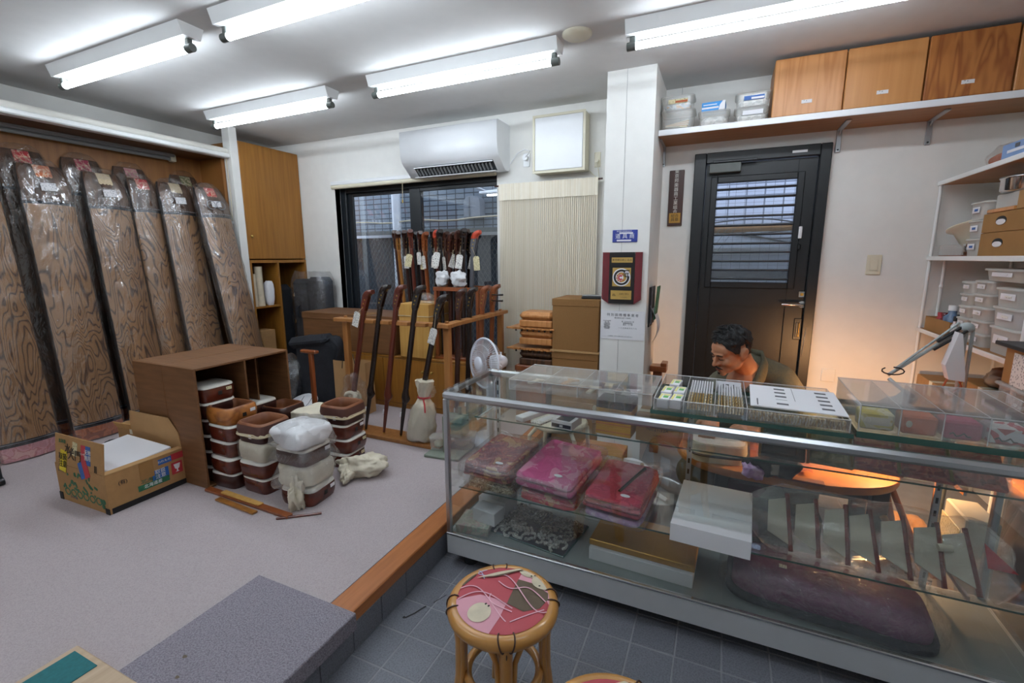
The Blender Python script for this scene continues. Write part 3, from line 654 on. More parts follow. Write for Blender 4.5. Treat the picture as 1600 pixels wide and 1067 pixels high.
b = B(); rg = [[(-.16+.0*z, -.05, z), (.16, -.05, z), (.16, .05, z), (-.16, .05, z)] for z in (0, .2, .42)]; b.loft(rg, 'cartoni', False, False); b.add(rg[0], [(0, 3, 2, 1)], 'cartoni'); part('body', b, t)
part('handle', B().tube([(-.07, -.052, .36), (-.05, -.056, .47), (.05, -.056, .48), (.07, -.052, .36)], .003, 'ink', 5), t)
solo('white_box', 'flat white cardboard box on the carpet left of the T-shaped stick', 'box', B().box(-.13, .13, -.07, .07, 0, .05, 'paper', .004), (-2.98, 2.50, .162), R(-6))
t = thing('paper_fan', 'round white paper fan with dark ribs lying behind the T-shaped stick', 'fan', (-3.08, 2.62, .215), rot=(R(24), 0, R(8)))
part('leaf', B().lathe([(.0, .0), (.125, .0), (.125, .004), (0, .005)], 'paper', 28), t); part('print', B().tube([(-.04, -.1, .0055), (-.02, 0, .0062), (-.04, .08, .0055)], .0025, 'ink', 4, flat=.4).tube([(.05, -.1, .0055), (.06, 0, .0062), (.04, .09, .0055)], .0025, 'ink', 4, flat=.4), t)
t = thing('t_shaped_stick', 'red-brown T-shaped wooden stick standing behind the drum stacks', 'stick', (-2.58, 2.30, .162))
part('shaft', B().box(-.016, .016, -.013, .013, .012, .575, 'brown3', .004), t); part('crossbar', B().box(-.085, .06, -.02, .02, .575, .597, 'brown3', .006), t); part('foot', B().box(-.06, .06, -.06, .06, 0, .012, 'brown3', .003), t)
# ------------------------------------------------------------------ drum bodies
def outline(hx, hy, z, e=.36, n=32):
    return [(hx*math.copysign(abs(math.cos(a))**e, math.cos(a)), hy*math.copysign(abs(math.sin(a))**e, math.sin(a)), z) for a in [2*math.pi*(j+.5)/n for j in range(n)]]
HX, HY = .1, .096
def drum(label, loc, kind='skin', wd='drum', h=.088, rz=0, hole=True, sticker='tagc', s=1.0, group='shamisen drum bodies'):
    t = thing('shamisen_drum', label, 'drum', loc, rz, group)
    hx, hy = HX*s, HY*s
    if kind == 'open':
        b = B(); b.loft([outline(hx*.93, hy*.93, 0), outline(hx*.985, hy*.985, h*.3), outline(hx, hy, h*.6), outline(hx*.96, hy*.96, h*.93), outline(hx*.90, hy*.90, h)], wd, True, False); part('body', b, t)
        b = B(); b.loft([outline(hx*.90, hy*.90, h), outline(hx*.86, hy*.86, h+.004), outline(hx*.80, hy*.80, h), outline(hx*.76, hy*.76, h*.5, .3), outline(hx*.78, hy*.78, .006, .3)], 'drumi', True, False)
        b.add(outline(hx*.8, hy*.8, .006), [tuple(range(32))], 'drumi'); part('inner_wall', b, t)
    elif kind == 'roped':
        b = B(); b.loft([outline(hx*.93, hy*.93, 0), outline(hx*.98, hy*.98, h*.3), outline(hx*1.0, hy*1.0, h*.45)], wd, True, False); part('body', b, t)
        b = B(); b.loft([outline(hx*1.02, hy*1.02, h*.46), outline(hx*1.05, hy*1.05, h*.7), outline(hx*1.0, hy*1.0, h*1.0)], 'leather', True, False); part('leather_cover', b, t)
        b = B(); b.loft([outline(hx*1.0, hy*1.0, h), outline(hx*.92, hy*.92, h*1.12), outline(hx*.82, hy*.82, h*1.08), outline(hx*.74, hy*.74, h*.6, .3), outline(hx*.76, hy*.76, .006, .3)], 'drumi', True, False)
        b.add(outline(hx*.77, hy*.77, .006), [tuple(range(32))], 'drumi'); part('rim', b, t)
        b = B(); b.tube(outline(hx*1.045, hy*1.045, h*.42), .006, 'cord', 6, loop=True); b.tube([tuple(Vector(p)+Vector((0, 0, .004*math.sin(i*1.9)))) for i, p in enumerate(outline(hx*1.05, hy*1.05, h*.50))], .003, 'cord', 5, loop=True)
        part('cord', b, t); part('paper_slip', B().box(hx*.15, hx*.35, -hy*1.075, -hy*1.06, h*.32, h*.52, 'paper'), t)
    else:
        b = B(); b.loft([outline(hx*.92, hy*.92, 0), outline(hx*.975, hy*.975, h*.22), outline(hx, hy, h*.5), outline(hx*.98, hy*.98, h*.8), outline(hx*.955, hy*.955, h*.88)], wd, True, True); part('body', b, t)
        b = B(); b.loft([outline(hx*.968, hy*.968, h*.84), outline(hx*.966, hy*.966, h*.9), outline(hx*.94, hy*.94, h*.965), outline(hx*.5, hy*.5, h*.99), outline(hx*.1, hy*.1, h*.995)], 'skin', True, True); part('drum_skin', b, t, 'white drum skin')
    if kind != 'roped':
        if hole: part('neck_socket', B().box(hx*.985, hx*1.004, -.011, .011, h*.36, h*.60, 'ink'), t)
        if sticker: part('price_label', B().box(hx*.985, hx*1.006, hy*.36, hy*.68, h*.55, h*.75, sticker), t)
    return t
def stack(x, y, items, rz0=0):
    z = .1605
    for i, (label, kind, kw) in enumerate(items):
        h = kw.get('h', .088); dx, dy, rz = random.uniform(-.006, .006), random.uniform(-.006, .006), rz0+R(random.uniform(-4, 4))
        drum(label, (x+dx, y+dy, z), kind, rz=rz, **kw); z += h*(.999)+.0012
    return z
z1 = stack(-2.40, 1.575, [('bottom dark drum of the stack in front of the wooden case', 'skin', dict(wd='drumd', hole=False, sticker=None)),
    ('second drum from the floor in the stack before the wooden case', 'skin', dict(hole=False, sticker=None)),
    ('third drum up, patched side, in the stack before the wooden case', 'skin', dict(hole=False, sticker='paper')),
    ('fourth drum up, glossy, under the orange drum', 'skin', dict(hole=False, sticker=None)),
    ('open orange-brown grained drum on top of the left stack', 'open', dict(wd='drumo', sticker='paper'))])
z2 = stack(-2.19, 1.60, [('bottom drum with red patch in the second stack from the left', 'skin', dict(hole=False, sticker=None)),
    ('second drum with yellow slip in the second stack from the left', 'skin', dict(hole=False, sticker='tagc'))])
t = thing('wrapped_drum', 'drum wrapped in tan paper and plastic, under the roped open drum', 'drum', (-2.19, 1.60, z2), R(3), 'shamisen drum bodies')
part('paper_wrap', B().loft([[tuple(Vector(p)+wob(p, .008, 14)) for p in outline(HX*q, HY*q, zz)] for q, zz in ((.9, 0), (1.0, .02), (1.02, .06), (.97, .1), (.6, .104))], 'linenw'), t)
part('plastic_bag', B().loft([[tuple(Vector(p)+wob(p, .02, 12)) for p in outline(HX*q, HY*q, zz)] for q, zz in ((1.0, .002), (1.12, .03), (1.14, .07), (1.02, .104))], 'wrapb', True, False), t)
drum('open leather-rimmed drum with cream cord, on the second stack from the left', (-2.185, 1.60, z2+.104), 'roped', 'drumd', .095)
z3 = stack(-1.895, 1.60, [('bottom drum with white skin under the bagged bundles at the front', 'skin', dict(sticker='paper', s=1.05))], R(4))
def bagged(label, loc, cloth, seed, s=1.0, h=.09, knot=False, bag='milky', rz=0):
    t = thing('bagged_drum', label, 'drum', loc, rz, 'bagged drums of the front stack')
    part('cloth', crumple((0, 0, h/2), (HX*1.05*s, HY*1.05*s, h*.55), cloth, seed, .09, 13, .42), t)
    if knot: part('cloth_knot', crumple((.045, -.125, -.015), (.045, .038, .085), cloth, seed+5, .42, 26, 1.0, 50, 36, fold=(1.6, 1.6, .45)), t)
    if bag:
        b = B(); b.loft([[tuple(Vector(p)+wob(p, .034, 10, seed+3)+wob(p, .012, 30, seed)) for p in outline(HX*q*s, HY*q*s, zz*h, .6, 48)] for q, zz in ((.9, .02), (1.16, .12), (1.28, .3), (1.22, .5), (1.18, .7), (1.08, .92), (.8, 1.1), (.45, 1.13), (.1, 1.14))], bag, True, False); part('plastic_bag', b, t)
    return t
bagged('unbleached cloth bundle with a hanging knot in the front bagged stack', (-1.905, 1.605, z3), 'linenw', 3, 1.06, .12, True, rz=R(6))
z3 += .122
t = drum('white-skinned drum inside a clear bag, second from top at the front', (-1.90, 1.60, z3), 'skin', 'drumd', .088, R(2), False, 'paper', 1.06)
b = B(); b.loft([[tuple(Vector(p)+wob(p, .045, 9, 8)) for p in outline(HX*q, HY*q, zz, .5)] for q, zz in ((1.10, -.003), (1.22, .015), (1.45, .035), (1.30, .055), (1.12, .078))], 'wrapb', True, False); part('plastic_bag', b, t)
bagged('white drum in a shiny plastic bag on top of the front stack', (-1.90, 1.595, z3+.09), 'shinyw', 5, 1.12, .10, False, 'milky', R(-4))
z4 = stack(-2.035, 2.01, [('bottom drum of the right stack with a cloth bag lying before it', 'skin', dict()),
    ('second drum from the floor in the right stack', 'skin', dict()),
    ('third drum from the floor in the right stack, two price labels', 'skin', dict(sticker='paper'))], R(5))
drum('open leather-rimmed drum with knotted cord, top of the right stack', (-2.03, 2.01, z4), 'roped', 'drumd', .10, R(3))
t = thing('cloth_bag', 'crumpled cream cloth bag on the carpet right of the drum stacks', 'bag', (-1.80, 1.90, .161), R(30))
part('body', crumple((0, .01, .06), (.135, .075, .06), 'linenw', 6, .30, 17, .9, 60, 40), t); part('tail', crumple((-.075, -.075, .04), (.04, .075, .04), 'linenw', 8, .40, 22, 1.0, fold=(1.5, .6, 1)), t)
z5 = stack(-2.43, 1.92, [('bottom drum of the rear stack hidden behind the leather-rimmed drum', 'skin', dict(wd='drumd')), ('second drum of the hidden rear stack', 'skin', dict(wd='drumd')), ('third drum of the hidden rear stack', 'skin', dict(wd='drumd', hole=False))])
drum('open dark drum in the rear stack beside the wooden case', (-2.43, 1.92, z5), 'open', 'drumd', .075, R(2), False, None)
z6 = stack(-2.22, 1.98, [('bottom drum under the pale cloth bundle at the rear', 'skin', dict(wd='drumd')), ('second drum under the pale cloth bundle at the rear', 'skin', dict(wd='drumd')), ('third drum under the pale cloth bundle', 'skin', dict(wd='drumd', hole=False))])
bagged('pale greenish-white cloth bundle on the rear drum stack', (-2.21, 1.98, z6), 'linenw', 11, 1.12, .06, False, None)
# two nested wooden trays standing on edge = case of drums
t = thing('drum_case', 'brown wooden case with two bays standing open beside the drums', 'case', (-3.0, 1.436, .161))
LX, LY, LZ, TT = .545, .575, .664, .012
for x0, x1 in ((0, .27), (.273, LX)):
    part('side_board', B().box(x0, x1, 0, TT, 0, LZ, 'box', .002), t); part('side_board', B().box(x0, x1, LY-TT, LY, 0, LZ, 'box', .002), t)
    part('top_board', B().box(x0, x1, TT, LY-TT, LZ-TT, LZ, 'box', .002), t); part('bottom_board', B().box(x0, x1, TT, LY-TT, 0, TT, 'box', .002), t)
part('divider', B().box(.05, LX-.003, .281, .293, TT, LZ-TT, 'box', .002), t); part('divider', B().box(.05, LX-.10, .42, .43, TT, LZ-TT, 'box', .002), t)
part('back_board', B().box(.0, .012, TT, LY-TT, TT, LZ-TT, 'box'), t)
z = .174
for k, nm in enumerate(('lowest', 'second', 'third', 'fourth', 'fifth', 'top')):
    drum(nm+' drum of the pile inside the left bay of the wooden case', (-2.575, 1.578, z), 'skin', 'drum' if k == 5 else 'drumd', .088, R(random.uniform(-2, 2)), k == 5, 'tagc' if k == 5 else None); z += .0893
z = .174
for k, nm in enumerate(('lowest', 'second', 'third', 'top')):
    drum(nm+' drum of the pile in the right bay of the wooden case', (-2.60, 1.86, z), 'skin', 'drumd', .088, R(random.uniform(-2, 2)), False, None); z += .0893
# wooden neck blanks on the floor
def stick(label, p, q, w_, h_, m, z=.161, n='wooden_stick'):
    p, q = Vector(p), Vector(q); L = (q-p).length; a = math.atan2(q.y-p.y, q.x-p.x)
    return solo(n, label, 'stick', B().box(0, L, -w_/2, w_/2, 0, h_, m, .002), (p.x, p.y, z), a, 'wood strips on the carpet')
stick('long red-brown wooden strip on the carpet before the drums', (-2.45, 1.43), (-1.815, 1.415), .035, .014, 'brown3')
stick('short yellowish wooden strip lying on the carpet edge of the drums', (-2.30, 1.385), (-2.0, 1.37), .03, .01, 'yellown')
stick('yellow thin board on the long red-brown strip', (-2.32, 1.43), (-2.02, 1.42), .03, .008, 'yellow', .1755)
stick('thin dark peg stick crossing the end of the red-brown strip', (-1.86, 1.375), (-1.70, 1.50), .010, .010, 'brown2', .161)
# carton with stickers
cx0, cx1, cy0, cy1, cz = -3.07, -2.635, 1.065, 1.43, .2
t = thing('cardboard_carton', 'open cardboard carton covered in stickers, full of white paper', 'carton', (cx0, cy0, .161), R(1.5))
W_, D_ = cx1-cx0, cy1-cy0
part('wall_panel', B().box(0, W_, 0, .005, .0, cz, 'carton'), t); part('wall_panel', B().box(0, W_, D_-.005, D_, .0, cz, 'carton'), t)
part('wall_panel', B().box(0, .005, .005, D_-.005, .0, cz, 'carton'), t); part('wall_panel', B().box(W_-.005, W_, .005, D_-.005, .0, cz, 'carton'), t)
part('bottom_panel', B().box(.005, W_-.005, .005, D_-.005, 0, .006, 'carton'), t)
part('flap', B().box(0, W_-.012, 0, .005, 0, .155, 'carton', .002), t, loc=(.006, .001, cz), rot=(R(-7), 0, 0))
part('flap', B().prism([(0, 0), (W_, 0), (W_-.01, .09), (W_-.07, .17), (.02, .17), (0, .1)], 0, .005, 'cartoni'), t, loc=(0, D_-.005, cz), rot=(R(4), 0, 0))
part('flap', B().box(-.035, 0, .004, D_-.004, 0, .005, 'cartoni', .002), t, loc=(W_, 0, cz), rot=(0, R(8), 0))
b = B(); b.box(-.004, W_+.004, -.004, D_+.004, -.0003, .016, 'ink'); part('black_tape', B().box(W_, W_+.003, .01, D_, 0, .028, 'ink').box(W_-.03, W_+.003, -.003, 0, 0, .03, 'ink').box(0, .03, -.003, 0, 0, .04, 'ink'), t, 'black tape along the bottom')
part('parcel_tape', B().box(W_, W_+.0015, D_*.40, D_*.58, .11, cz, 'card2'), t)
fp = Matrix.Translation((.006, .001, cz)) @ Matrix.Rotation(R(-7), 4, 'X')
def stk(x0, x1, z0, z1, m, rot=0, flap=False, name='sticker', face='y', d=.0012):
    b = B(); cxm, czm = (x0+x1)/2, (z0+z1)/2
    if face == 'y': T = (fp if flap else Matrix()) @ Matrix.Translation((cxm, 0, czm)) @ Matrix.Rotation(R(rot), 4, 'Y'); b.box(-(x1-x0)/2, (x1-x0)/2, -d, 0, -(z1-z0)/2, (z1-z0)/2, m, T=T)
    else: b.box(W_, W_+d, x0, x1, z0, z1, m)
    return part(name, b, t)
def wr(s, size, m, T, name='lettering'): return part(name, text(s, size, m, T), t)
stk(.235, .275, .03, .125, 'red', 0, True); stk(.275, .315, .03, .125, 'blue', 0, True); stk(.16, .20, .06, .13, 'tagc', 6, True)
stk(.22, .26, -.045, .04, 'blue', -25, True, d=.002); stk(.255, .295, -.035, .055, 'red', -25, True, d=.0025)
stk(.045, .105, -.035, .075, 'yell', 8, True)
wr('取扱\n注意', .038, 'ink', fp @ at(FRONT, .075, -.003, .022)); wr('天地\n無用', .028, 'skin', fp @ at(FRONT, .296, -.003, .08)); wr('ワレモノ', .014, 'skin', fp @ at(FRONT, .255, -.003, .08))
wr('大門', .06, 'ink', fp @ at(FRONT, .18, -.003, .06)); wr('水×', .055, 'ink', fp @ at(FRONT, .135, -.002, .085)); wr('北海道', .022, 'green', fp @ at(FRONT, .07, -.002, .12)); wr('II', .05, 'ink', fp @ at(FRONT, .36, -.002, .02))
b = B()
for k in range(26):
    x, zz = .06+random.random()*.28, .06+random.random()*.11; ribbon(b, [(x, 0, zz), (x+.03*random.uniform(-1, 1), 0, zz+.03*random.uniform(-1, 1))], .006, (0, -1, 0), .0012, 'green')
for k in range(6): ribbon(b, [(.08+.055*k+.022*math.cos(a), 0, .055+.018*math.sin(a)) for a in [2*math.pi*j/10 for j in range(10)]], .0035, (0, -1, 0), .001, 'green', True)
for x, zz in ((.38, .06), (.39, .035), (.40, .06)): b.ell((x, -.001, zz), (.014, .001, .014), 'green', 10, 6)
part('green_print', b, t, 'green vegetable print', kind='stuff'); wr('さいの国', .016, 'inkg', at(FRONT, .13, -.001, .03))
wr('よりきれ', .02, 'inkg', at(FRONT, .06, -.001, .165))
stk(.20, .28, .085, .135, 'blue', face='x'); stk(.235, .30, .155, .185, 'blue', face='x'); stk(.30, .36, .155, .19, 'red', face='x', d=.0016); stk(.295, .35, .075, .14, 'red', face='x', d=.0016)
b = B(); b.prism([(.306, .13), (.34, .13), (.334, .105), (.326, .1), (.326, .09), (.334, .085), (.312, .085), (.32, .09), (.32, .1), (.312, .105)], W_+.0018, W_+.0024, 'paper', 'x'); part('glass_symbol', b, t)
wr('取扱\n注意', .026, 'skin', at(SIDEX, W_+.0014, .24, .11)); wr('われもの', .016, 'skin', at(SIDEX, W_+.0014, .265, .17))
stk(.13, .28, .055, .085, 'green', face='x'); wr('北海道産', .022, 'paper', at(SIDEX, W_+.0014, .20, .07)); wr('北海道', .03, 'green', at(SIDEX, W_+.001, .19, .10)); wr('(有)', .025, 'ink', at(SIDEX, W_+.001, .07, .14))
t2 = solo('paper_stack', 'stack of white sheets lying tilted in the stickered carton', 'paper', B().box(-.20, .165, -.14, .15, -.08, .012, 'paper', .004), (cx0+.235, cy0+.18, .37), rot=(R(4), R(3), R(3)))
t = thing('small_carton', 'small opened carton behind the stickered carton, beside the wooden case', 'carton', (-3.30, 1.62, .162), R(4))
part('body', B().box(-.14, .14, -.1, .1, 0, .20, 'carton', .003), t); part('flap', B().box(-.14, .14, -.10, -.096, 0, .07, 'yellow', .001), t, loc=(0, 0, .2), rot=(R(25), 0, 0)); part('tape', B().box(-.02, .02, -.1015, .1015, .15, .2015, 'cream'), t)
solo('folded_scarf', 'dark folded cloth lying behind the stickered carton', 'cloth', blob((0, 0, .05), (.10, .06, .05), 'blackf', 4, .3), (-3.42, 1.50, .162))
# mat, board, chair foot
b = B(); x0, x1, y1 = -1.575, -1.085, 1.068
b.box(x0, x1, -.6, y1, .1612, .168, 'mat', .003); b.box(x1-.006, x1, -.6, y1, .104, .1645, 'mat', .002)
solo('step_mat', 'grey needle-felt mat laid over the platform edge at the step', 'mat', b)
M['stain'] = mat('brown_stain', '6e6152', .95)
for x, y, r in ((-1.443, .710, .008), (-1.388, .656, .007)): part('stain', B().prism([(x+r*math.cos(a)*(1+.3*math.sin(3*a)), y+r*.7*math.sin(a)) for a in [2*math.pi*k/12 for k in range(12)]], .1679, .1684, 'stain', 'z'), [o for o in C.objects if o.name.startswith('step_mat')][0], 'small brown stain')
t = thing('low_board', 'pale wooden board with a teal panel in the bottom left corner', 'board', (-1.785, .592, .161), R(0))
part('board', B().box(0, .75, -.6, 0, 0, .022, 'birch', .004), t); part('teal_inlay', B().box(.026, .155, -.55, -.018, .0222, .025, 'teal', .001), t, 'teal woven panel')
t = thing('chair_foot', 'black chair leg with a caster cut off at the left photo edge', 'chair', (-3.55, 1.0, .161)); part('leg', B().tube([(0, 0, .03), (-.02, 0, .36)], .012, 'black', 8), t); part('caster', B().cyl(0, 0, -.012, .012, .022, 'black', 14, T=Matrix.Translation((0, 0, .0225)) @ Matrix.Rotation(R(90), 4, 'X')), t)
# ------------------------------------------------------------------ shamisen necks and their racks
def neck(label, foot, top, wd='brown', bend=1, tag=None, pegs=False, tip=None, short=False, twist=0, group='shamisen necks', face='x', nm='shamisen_neck'):
    """foot and top are world points (tail tip, pegbox top); the head curls towards local +x"""
    f, tp = Vector(foot), Vector(top); d = tp-f; L = d.length; z = d.normalized()
    x = Vector((math.cos(twist), math.sin(twist), 0)); x = (x-z*x.dot(z)).normalized(); y = z.cross(x)
    t = thing(nm, label, 'shamisen', f, group=group); t.rotation_euler = Matrix((x, y, z)).transposed().to_euler()
    hz = L-.13
    if not short:
        b = B(); b.tube([(0, 0, 0), (0, 0, .012), (0, 0, .12), (0, 0, .25)], [.007, .009, .0125, .016], wd, 10); b.cyl(0, 0, -.004, .012, .008, 'brass', 10); part('tail_shaft', b, t)
        b = B(); b.loft([[(px+(.007 if .25 < zz < .3 else 0), py, pz) for px, py, pz in outline(q, p, zz, .7, 14)] for q, p, zz in ((.013, .013, .235), (.024, .019, .262), (.030, .021, .280), (.024, .017, .305), (.0165, .015, .345))], wd, True); part('shoulder', b, t)
        part('paper_seal', B().box(-.0155, -.006, -.0155, .0155, .145, .175, 'paper'), t); z0 = .34
    else: z0 = 0
    b = B(); b.loft([outline(q, p, zz, .6, 14) for q, p, zz in ((.0165, .0155, z0), (.0165, .0148, (z0+hz)/2), (.0162, .0140, hz-.02), (.020, .0150, hz-.005), (.0175, .0142, hz))], wd, True); part('neck', b, t)
    b = B(); b.loft([outline(.0166, .0142, hz-.014+k, .6, 14) for k in (0, .006)], 'ivory', True); part('nut', b, t)
    b = B()       # pegbox: two cheeks with a slot, then the curled finial
    for s in (-1, 1): b.prism([(-.016, hz), (.016, hz), (.024, hz+.05), (.032, hz+.10), (-.012, hz+.10), (-.017, hz+.05)], s*.005, s*.0165, wd, 'y')
    b.box(-.012, .0, -.005, .005, hz, hz+.1, wd); b.box(-.014, .02, -.006, .006, hz+.045, hz+.053, wd)
    part('pegbox', b, t)
    b = B(); rg = []
    for k in range(9):
        a = k/8*R(80); cx, cz = .064, hz+.092; rr = .058; px, pz = cx-rr*math.cos(a), cz+rr*math.sin(a)*.9; hw = .020+.005*math.sin(k/8*math.pi); th = .025-.011*k/8
        nx, nz = -math.cos(a), math.sin(a)
        rg.append([(px+nx*th*u, v*hw, pz+nz*th*u) for u, v in ((1, -.6), (1, .6), (.6, 1), (-.6, 1), (-1, .6), (-1, -.6), (-.6, -1), (.6, -1))])
    b.loft(rg, tip or wd, True); part('curled_head', b, t)
    b = B()
    for zz, xx in ((.025, 0.0), (.05, .004), (.078, .010)):
        for s in (-1, 1): b.cyl(0, 0, 0, .002, .0055, 'brass', 8, T=Matrix.Translation((xx, s*.0165, hz+zz)) @ Matrix.Rotation(R(-90*s), 4, 'X'))
    part('peg_bushings', b, t)
    if pegs:
        for zz, s in ((.03, 1), (.075, 1)): part('peg', B().tube([(.0, -.02*s, hz+zz), (.05, -.03*s, hz+zz), (.10, -.035*s, hz+zz+.004)], [.004, .005, .008], 'ebony', 8), t)
    if tag:
        m_, dy, dz, ry = tag
        T = Matrix.Rotation(-twist+R(3*ry-12)*(twist != 0), 4, 'Z') @ Matrix.Translation((.006+dy, -.027, hz-.015+dz)) @ Matrix.Rotation(R(ry), 4, 'Y')
        b = B(); b.prism([(-.026, -.105), (.026, -.105), (.026, -.012), (.016, 0), (-.016, 0), (-.026, -.012)], -.001, .001, m_, 'y', T=T); o = part('price_tag', b, t, 'hanging paper price tag')
        part('tag_string', B().tube([(0, -.018, hz+.02), tuple(T @ Vector((0, 0, -.006)))], .0012, 'cord', 4), t)
    return t
rk = thing('shamisen_rack', 'wooden floor rack with notched rails holding shamisen necks', 'rack', (-2.0, 2.46, .161))
part('base_board', B().box(-.52, .42, -.10, .05, 0, .026, 'rack', .003), rk); part('base_board', B().box(.34, .48, .052, .95, 0, .026, 'rack', .003), rk)
for x, y in ((-.415, .02), (.425, .02), (.425, .80)):
    p = part('post', B().box(x-.022, x+.022, y-.018, y+.018, .026, .79, 'rack', .003), rk); part('post_pin', B().cyl(x, y, .815, .828, .012, 'rack', 12), p)
def rail(pts, axis):   # a bar with notches cut on its front side
    b = B()
    lo, hi = pts[0], pts[-1]
    if axis == 'x':
        b.box(lo, hi, .0, .035, .79, .815, 'rack', .003)
        for a, c in zip(pts[::2], pts[1::2]): b.box(a, c, -.035, .0, .79, .815, 'rack', .003)
    else:
        b.box(.43, .46, lo, hi, .79, .815, 'rack', .003)
        for a, c in zip(pts[::2], pts[1::2]): b.box(.39, .43, a, c, .79, .815, 'rack', .003)
    return b
part('front_rail', rail([-.48, -.29, -.235, -.125, -.075, .01, .06, .16, .21, .30, .35, .47], 'x'), rk)
part('side_rail', rail([.036, .19, .235, .33, .375, .53, .575, .70, .745, .87], 'y'), rk)
G = 'necks on the floor rack'
neck('red-brown neck with a cloth-wrapped lower end, leftmost on the rack', (-2.34, 2.425, .42), (-2.165, 2.425, 1.165), 'brown2', tag=('tag', -.035, 0, 5), short=True, group=G)
neck('dark rosewood neck with white nut, second on the front rail', (-2.235, 2.415, .190), (-2.03, 2.43, 1.20), 'ebony', group=G)
neck('reddish brown neck, third on the front rail', (-2.075, 2.415, .190), (-1.905, 2.43, 1.20), 'brown2', group=G)
neck('black neck with long curled head, fourth on the front rail', (-1.93, 2.415, .190), (-1.755, 2.43, 1.20), 'ebony', group=G)
neck('dark neck standing in the white cloth bag, fifth on the front rail', (-1.755, 2.42, .45), (-1.585, 2.43, 1.15), 'ebony', tag=('tag', .01, -.055, 4), short=True, group=G)
t = thing('cloth_bag', 'cream cloth bag under clear plastic around the leftmost neck', 'bag', (-2.335, 2.425, .19)); part('cloth', crumple((0, 0, .13), (.06, .055, .13), 'linenw', 2, .22, 20, .8), t)
part('drawstring_knot', B().tube([(.02+.035*math.cos(a), -.055+.01*math.sin(2*a), .24+.035*math.sin(a)) for a in [2*math.pi*k/14 for k in range(14)]], .014, 'linen', 8, loop=True), t); part('plastic_bag', blob((0, 0, .19), (.085, .07, .20), 'wrapb', 5, .3), t)
t = thing('cloth_bag', 'white cloth bag tied with a red ribbon standing on the rack base', 'bag', (-1.765, 2.415, .188))
b = B(); rg = []
for zz, r in ((0, .06), (.01, .085), (.045, .09), (.08, .092), (.12, .09), (.16, .086), (.2, .077), (.235, .066), (.26, .054), (.285, .044), (.305, .036), (.33, .042), (.355, .049), (.38, .054), (.415, .058)): rg.append([tuple(Vector((.12*zz+r*math.cos(a), r*.85*math.sin(a), zz))+wob((math.cos(a)*.1, math.sin(a)*.1, zz), .018, 14, 2)) for a in [2*math.pi*k/44 for k in range(44)]])
b.loft(rg, 'linenw', True, True); wrinkle(b, .010, 22, 3, (1, 1, .35)); part('cloth', b, t); part('plastic_cover', B().loft([[tuple(Vector((p[0]*1.0, p[1]*1.0, p[2]))+Vector((.007*math.cos(2*math.pi*k/44), .007*math.sin(2*math.pi*k/44), 0))+wob(p, .012, 26, 7)) for k, p in enumerate(r)] for r in rg[:9]], 'wrapb', True, False), t)
part('red_ribbon', B().tube([(.04+.040*math.cos(a), .036*math.sin(a), .305) for a in [2*math.pi*k/16 for k in range(16)]], .006, 'red', 6, loop=True).tube([(.06, -.04, .305), (.08, -.055, .27), (.085, -.06, .22)], .005, 'red', 5), t)
part('plastic_flap', blob((.075, -.02, .36), (.055, .03, .05), 'wrapb', 3, .4), t)
G = 'necks on the side rail'
for lb, wd, y, pg in (('dark brown neck nearest the corner post on the side rail', 'brown', 2.66, 0), ('very dark neck, second from the front on the side rail', 'ebony', 2.81, 0),
                  ('light red-brown neck, third from the front on the side rail', 'brown3', 3.0, 0), ('orange-brown neck with two black pegs, last on the side rail', 'brown3', 3.17, 1)):
    neck(lb, (-1.62, y-.03, .190), (-1.59, y, 1.165), wd, pegs=pg, group=G)
# low cabinet with doors under the window
ch = thing('low_cabinet', 'low brown wooden cabinet with brass knobs below the window', 'cabinet', (-3.42, 2.985, .161))
part('body', B().box(0, 1.81, .018, .45, 0, .42, 'cab').box(0, 1.81, 0, .45, .42, .44, 'cab', .003).box(0, 1.81, .0, .018, 0, .035, 'cab'), ch)
for x0, x1, kx in ((.01, .44, .40), (.445, .885, .485), (.89, 1.33, 1.29), (1.335, 1.80, 1.375)):
    d = part('door', B().box(x0, x1, 0, .0175, .04, .416, 'cab', .002), ch); part('knob', B().ell((kx, -.012, .33), (.011, .014, .011), 'brass', 10, 8), d)
t = thing('long_box', 'long brown board box lying on the low cabinet left part', 'box', (-3.42, 2.99, .603), R(-.5)); part('body', B().box(0, 1.02, 0, .40, 0, .30, 'box', .003), t); part('lid', B().box(-.004, 1.024, -.004, .404, .26, .318, 'box', .003), t); part('lid_paper', B().box(.55, .75, .0, .18, .318, .3195, 'boxk'), t)
t = thing('yellow_box', 'yellow pine box tied with cord on the low cabinet', 'box', (-2.335, 2.97, .603)); part('body', B().box(0, .285, 0, .30, 0, .43, 'yellow', .003), t)
part('cord', B().tube([(-.002, -.003, .335), (.287, -.003, .335), (.287, .302, .335), (-.002, .302, .335)], .003, 'cord', 5, loop=True), t)
solo('white_bundle', 'white wrapped bundle on top of the yellow pine box', 'bundle', blob((0, 0, .03), (.075, .05, .045), 'wrapb', 6, .3), (-2.13, 3.05, 1.037))
st = thing('neck_stand', 'small red-brown stand with an open top frame on the low cabinet', 'stand', (-2.035, 3.02, .602))
for x0, x1, y0, y1 in ((0, .40, 0, .02), (0, .40, .24, .26), (0, .02, .02, .24), (.38, .40, .02, .24)): part('top_rail', B().box(x0, x1, y0, y1, .535, .565, 'brown3', .002), st)
for x, y in ((.004, .004), (.37, .004), (.004, .23), (.37, .23)): part('leg', B().box(x, x+.024, y, y+.024, .02, .535, 'brown3', .002), st)
part('base_board', B().box(0, .40, 0, .26, 0, .02, 'brown3', .002), st)
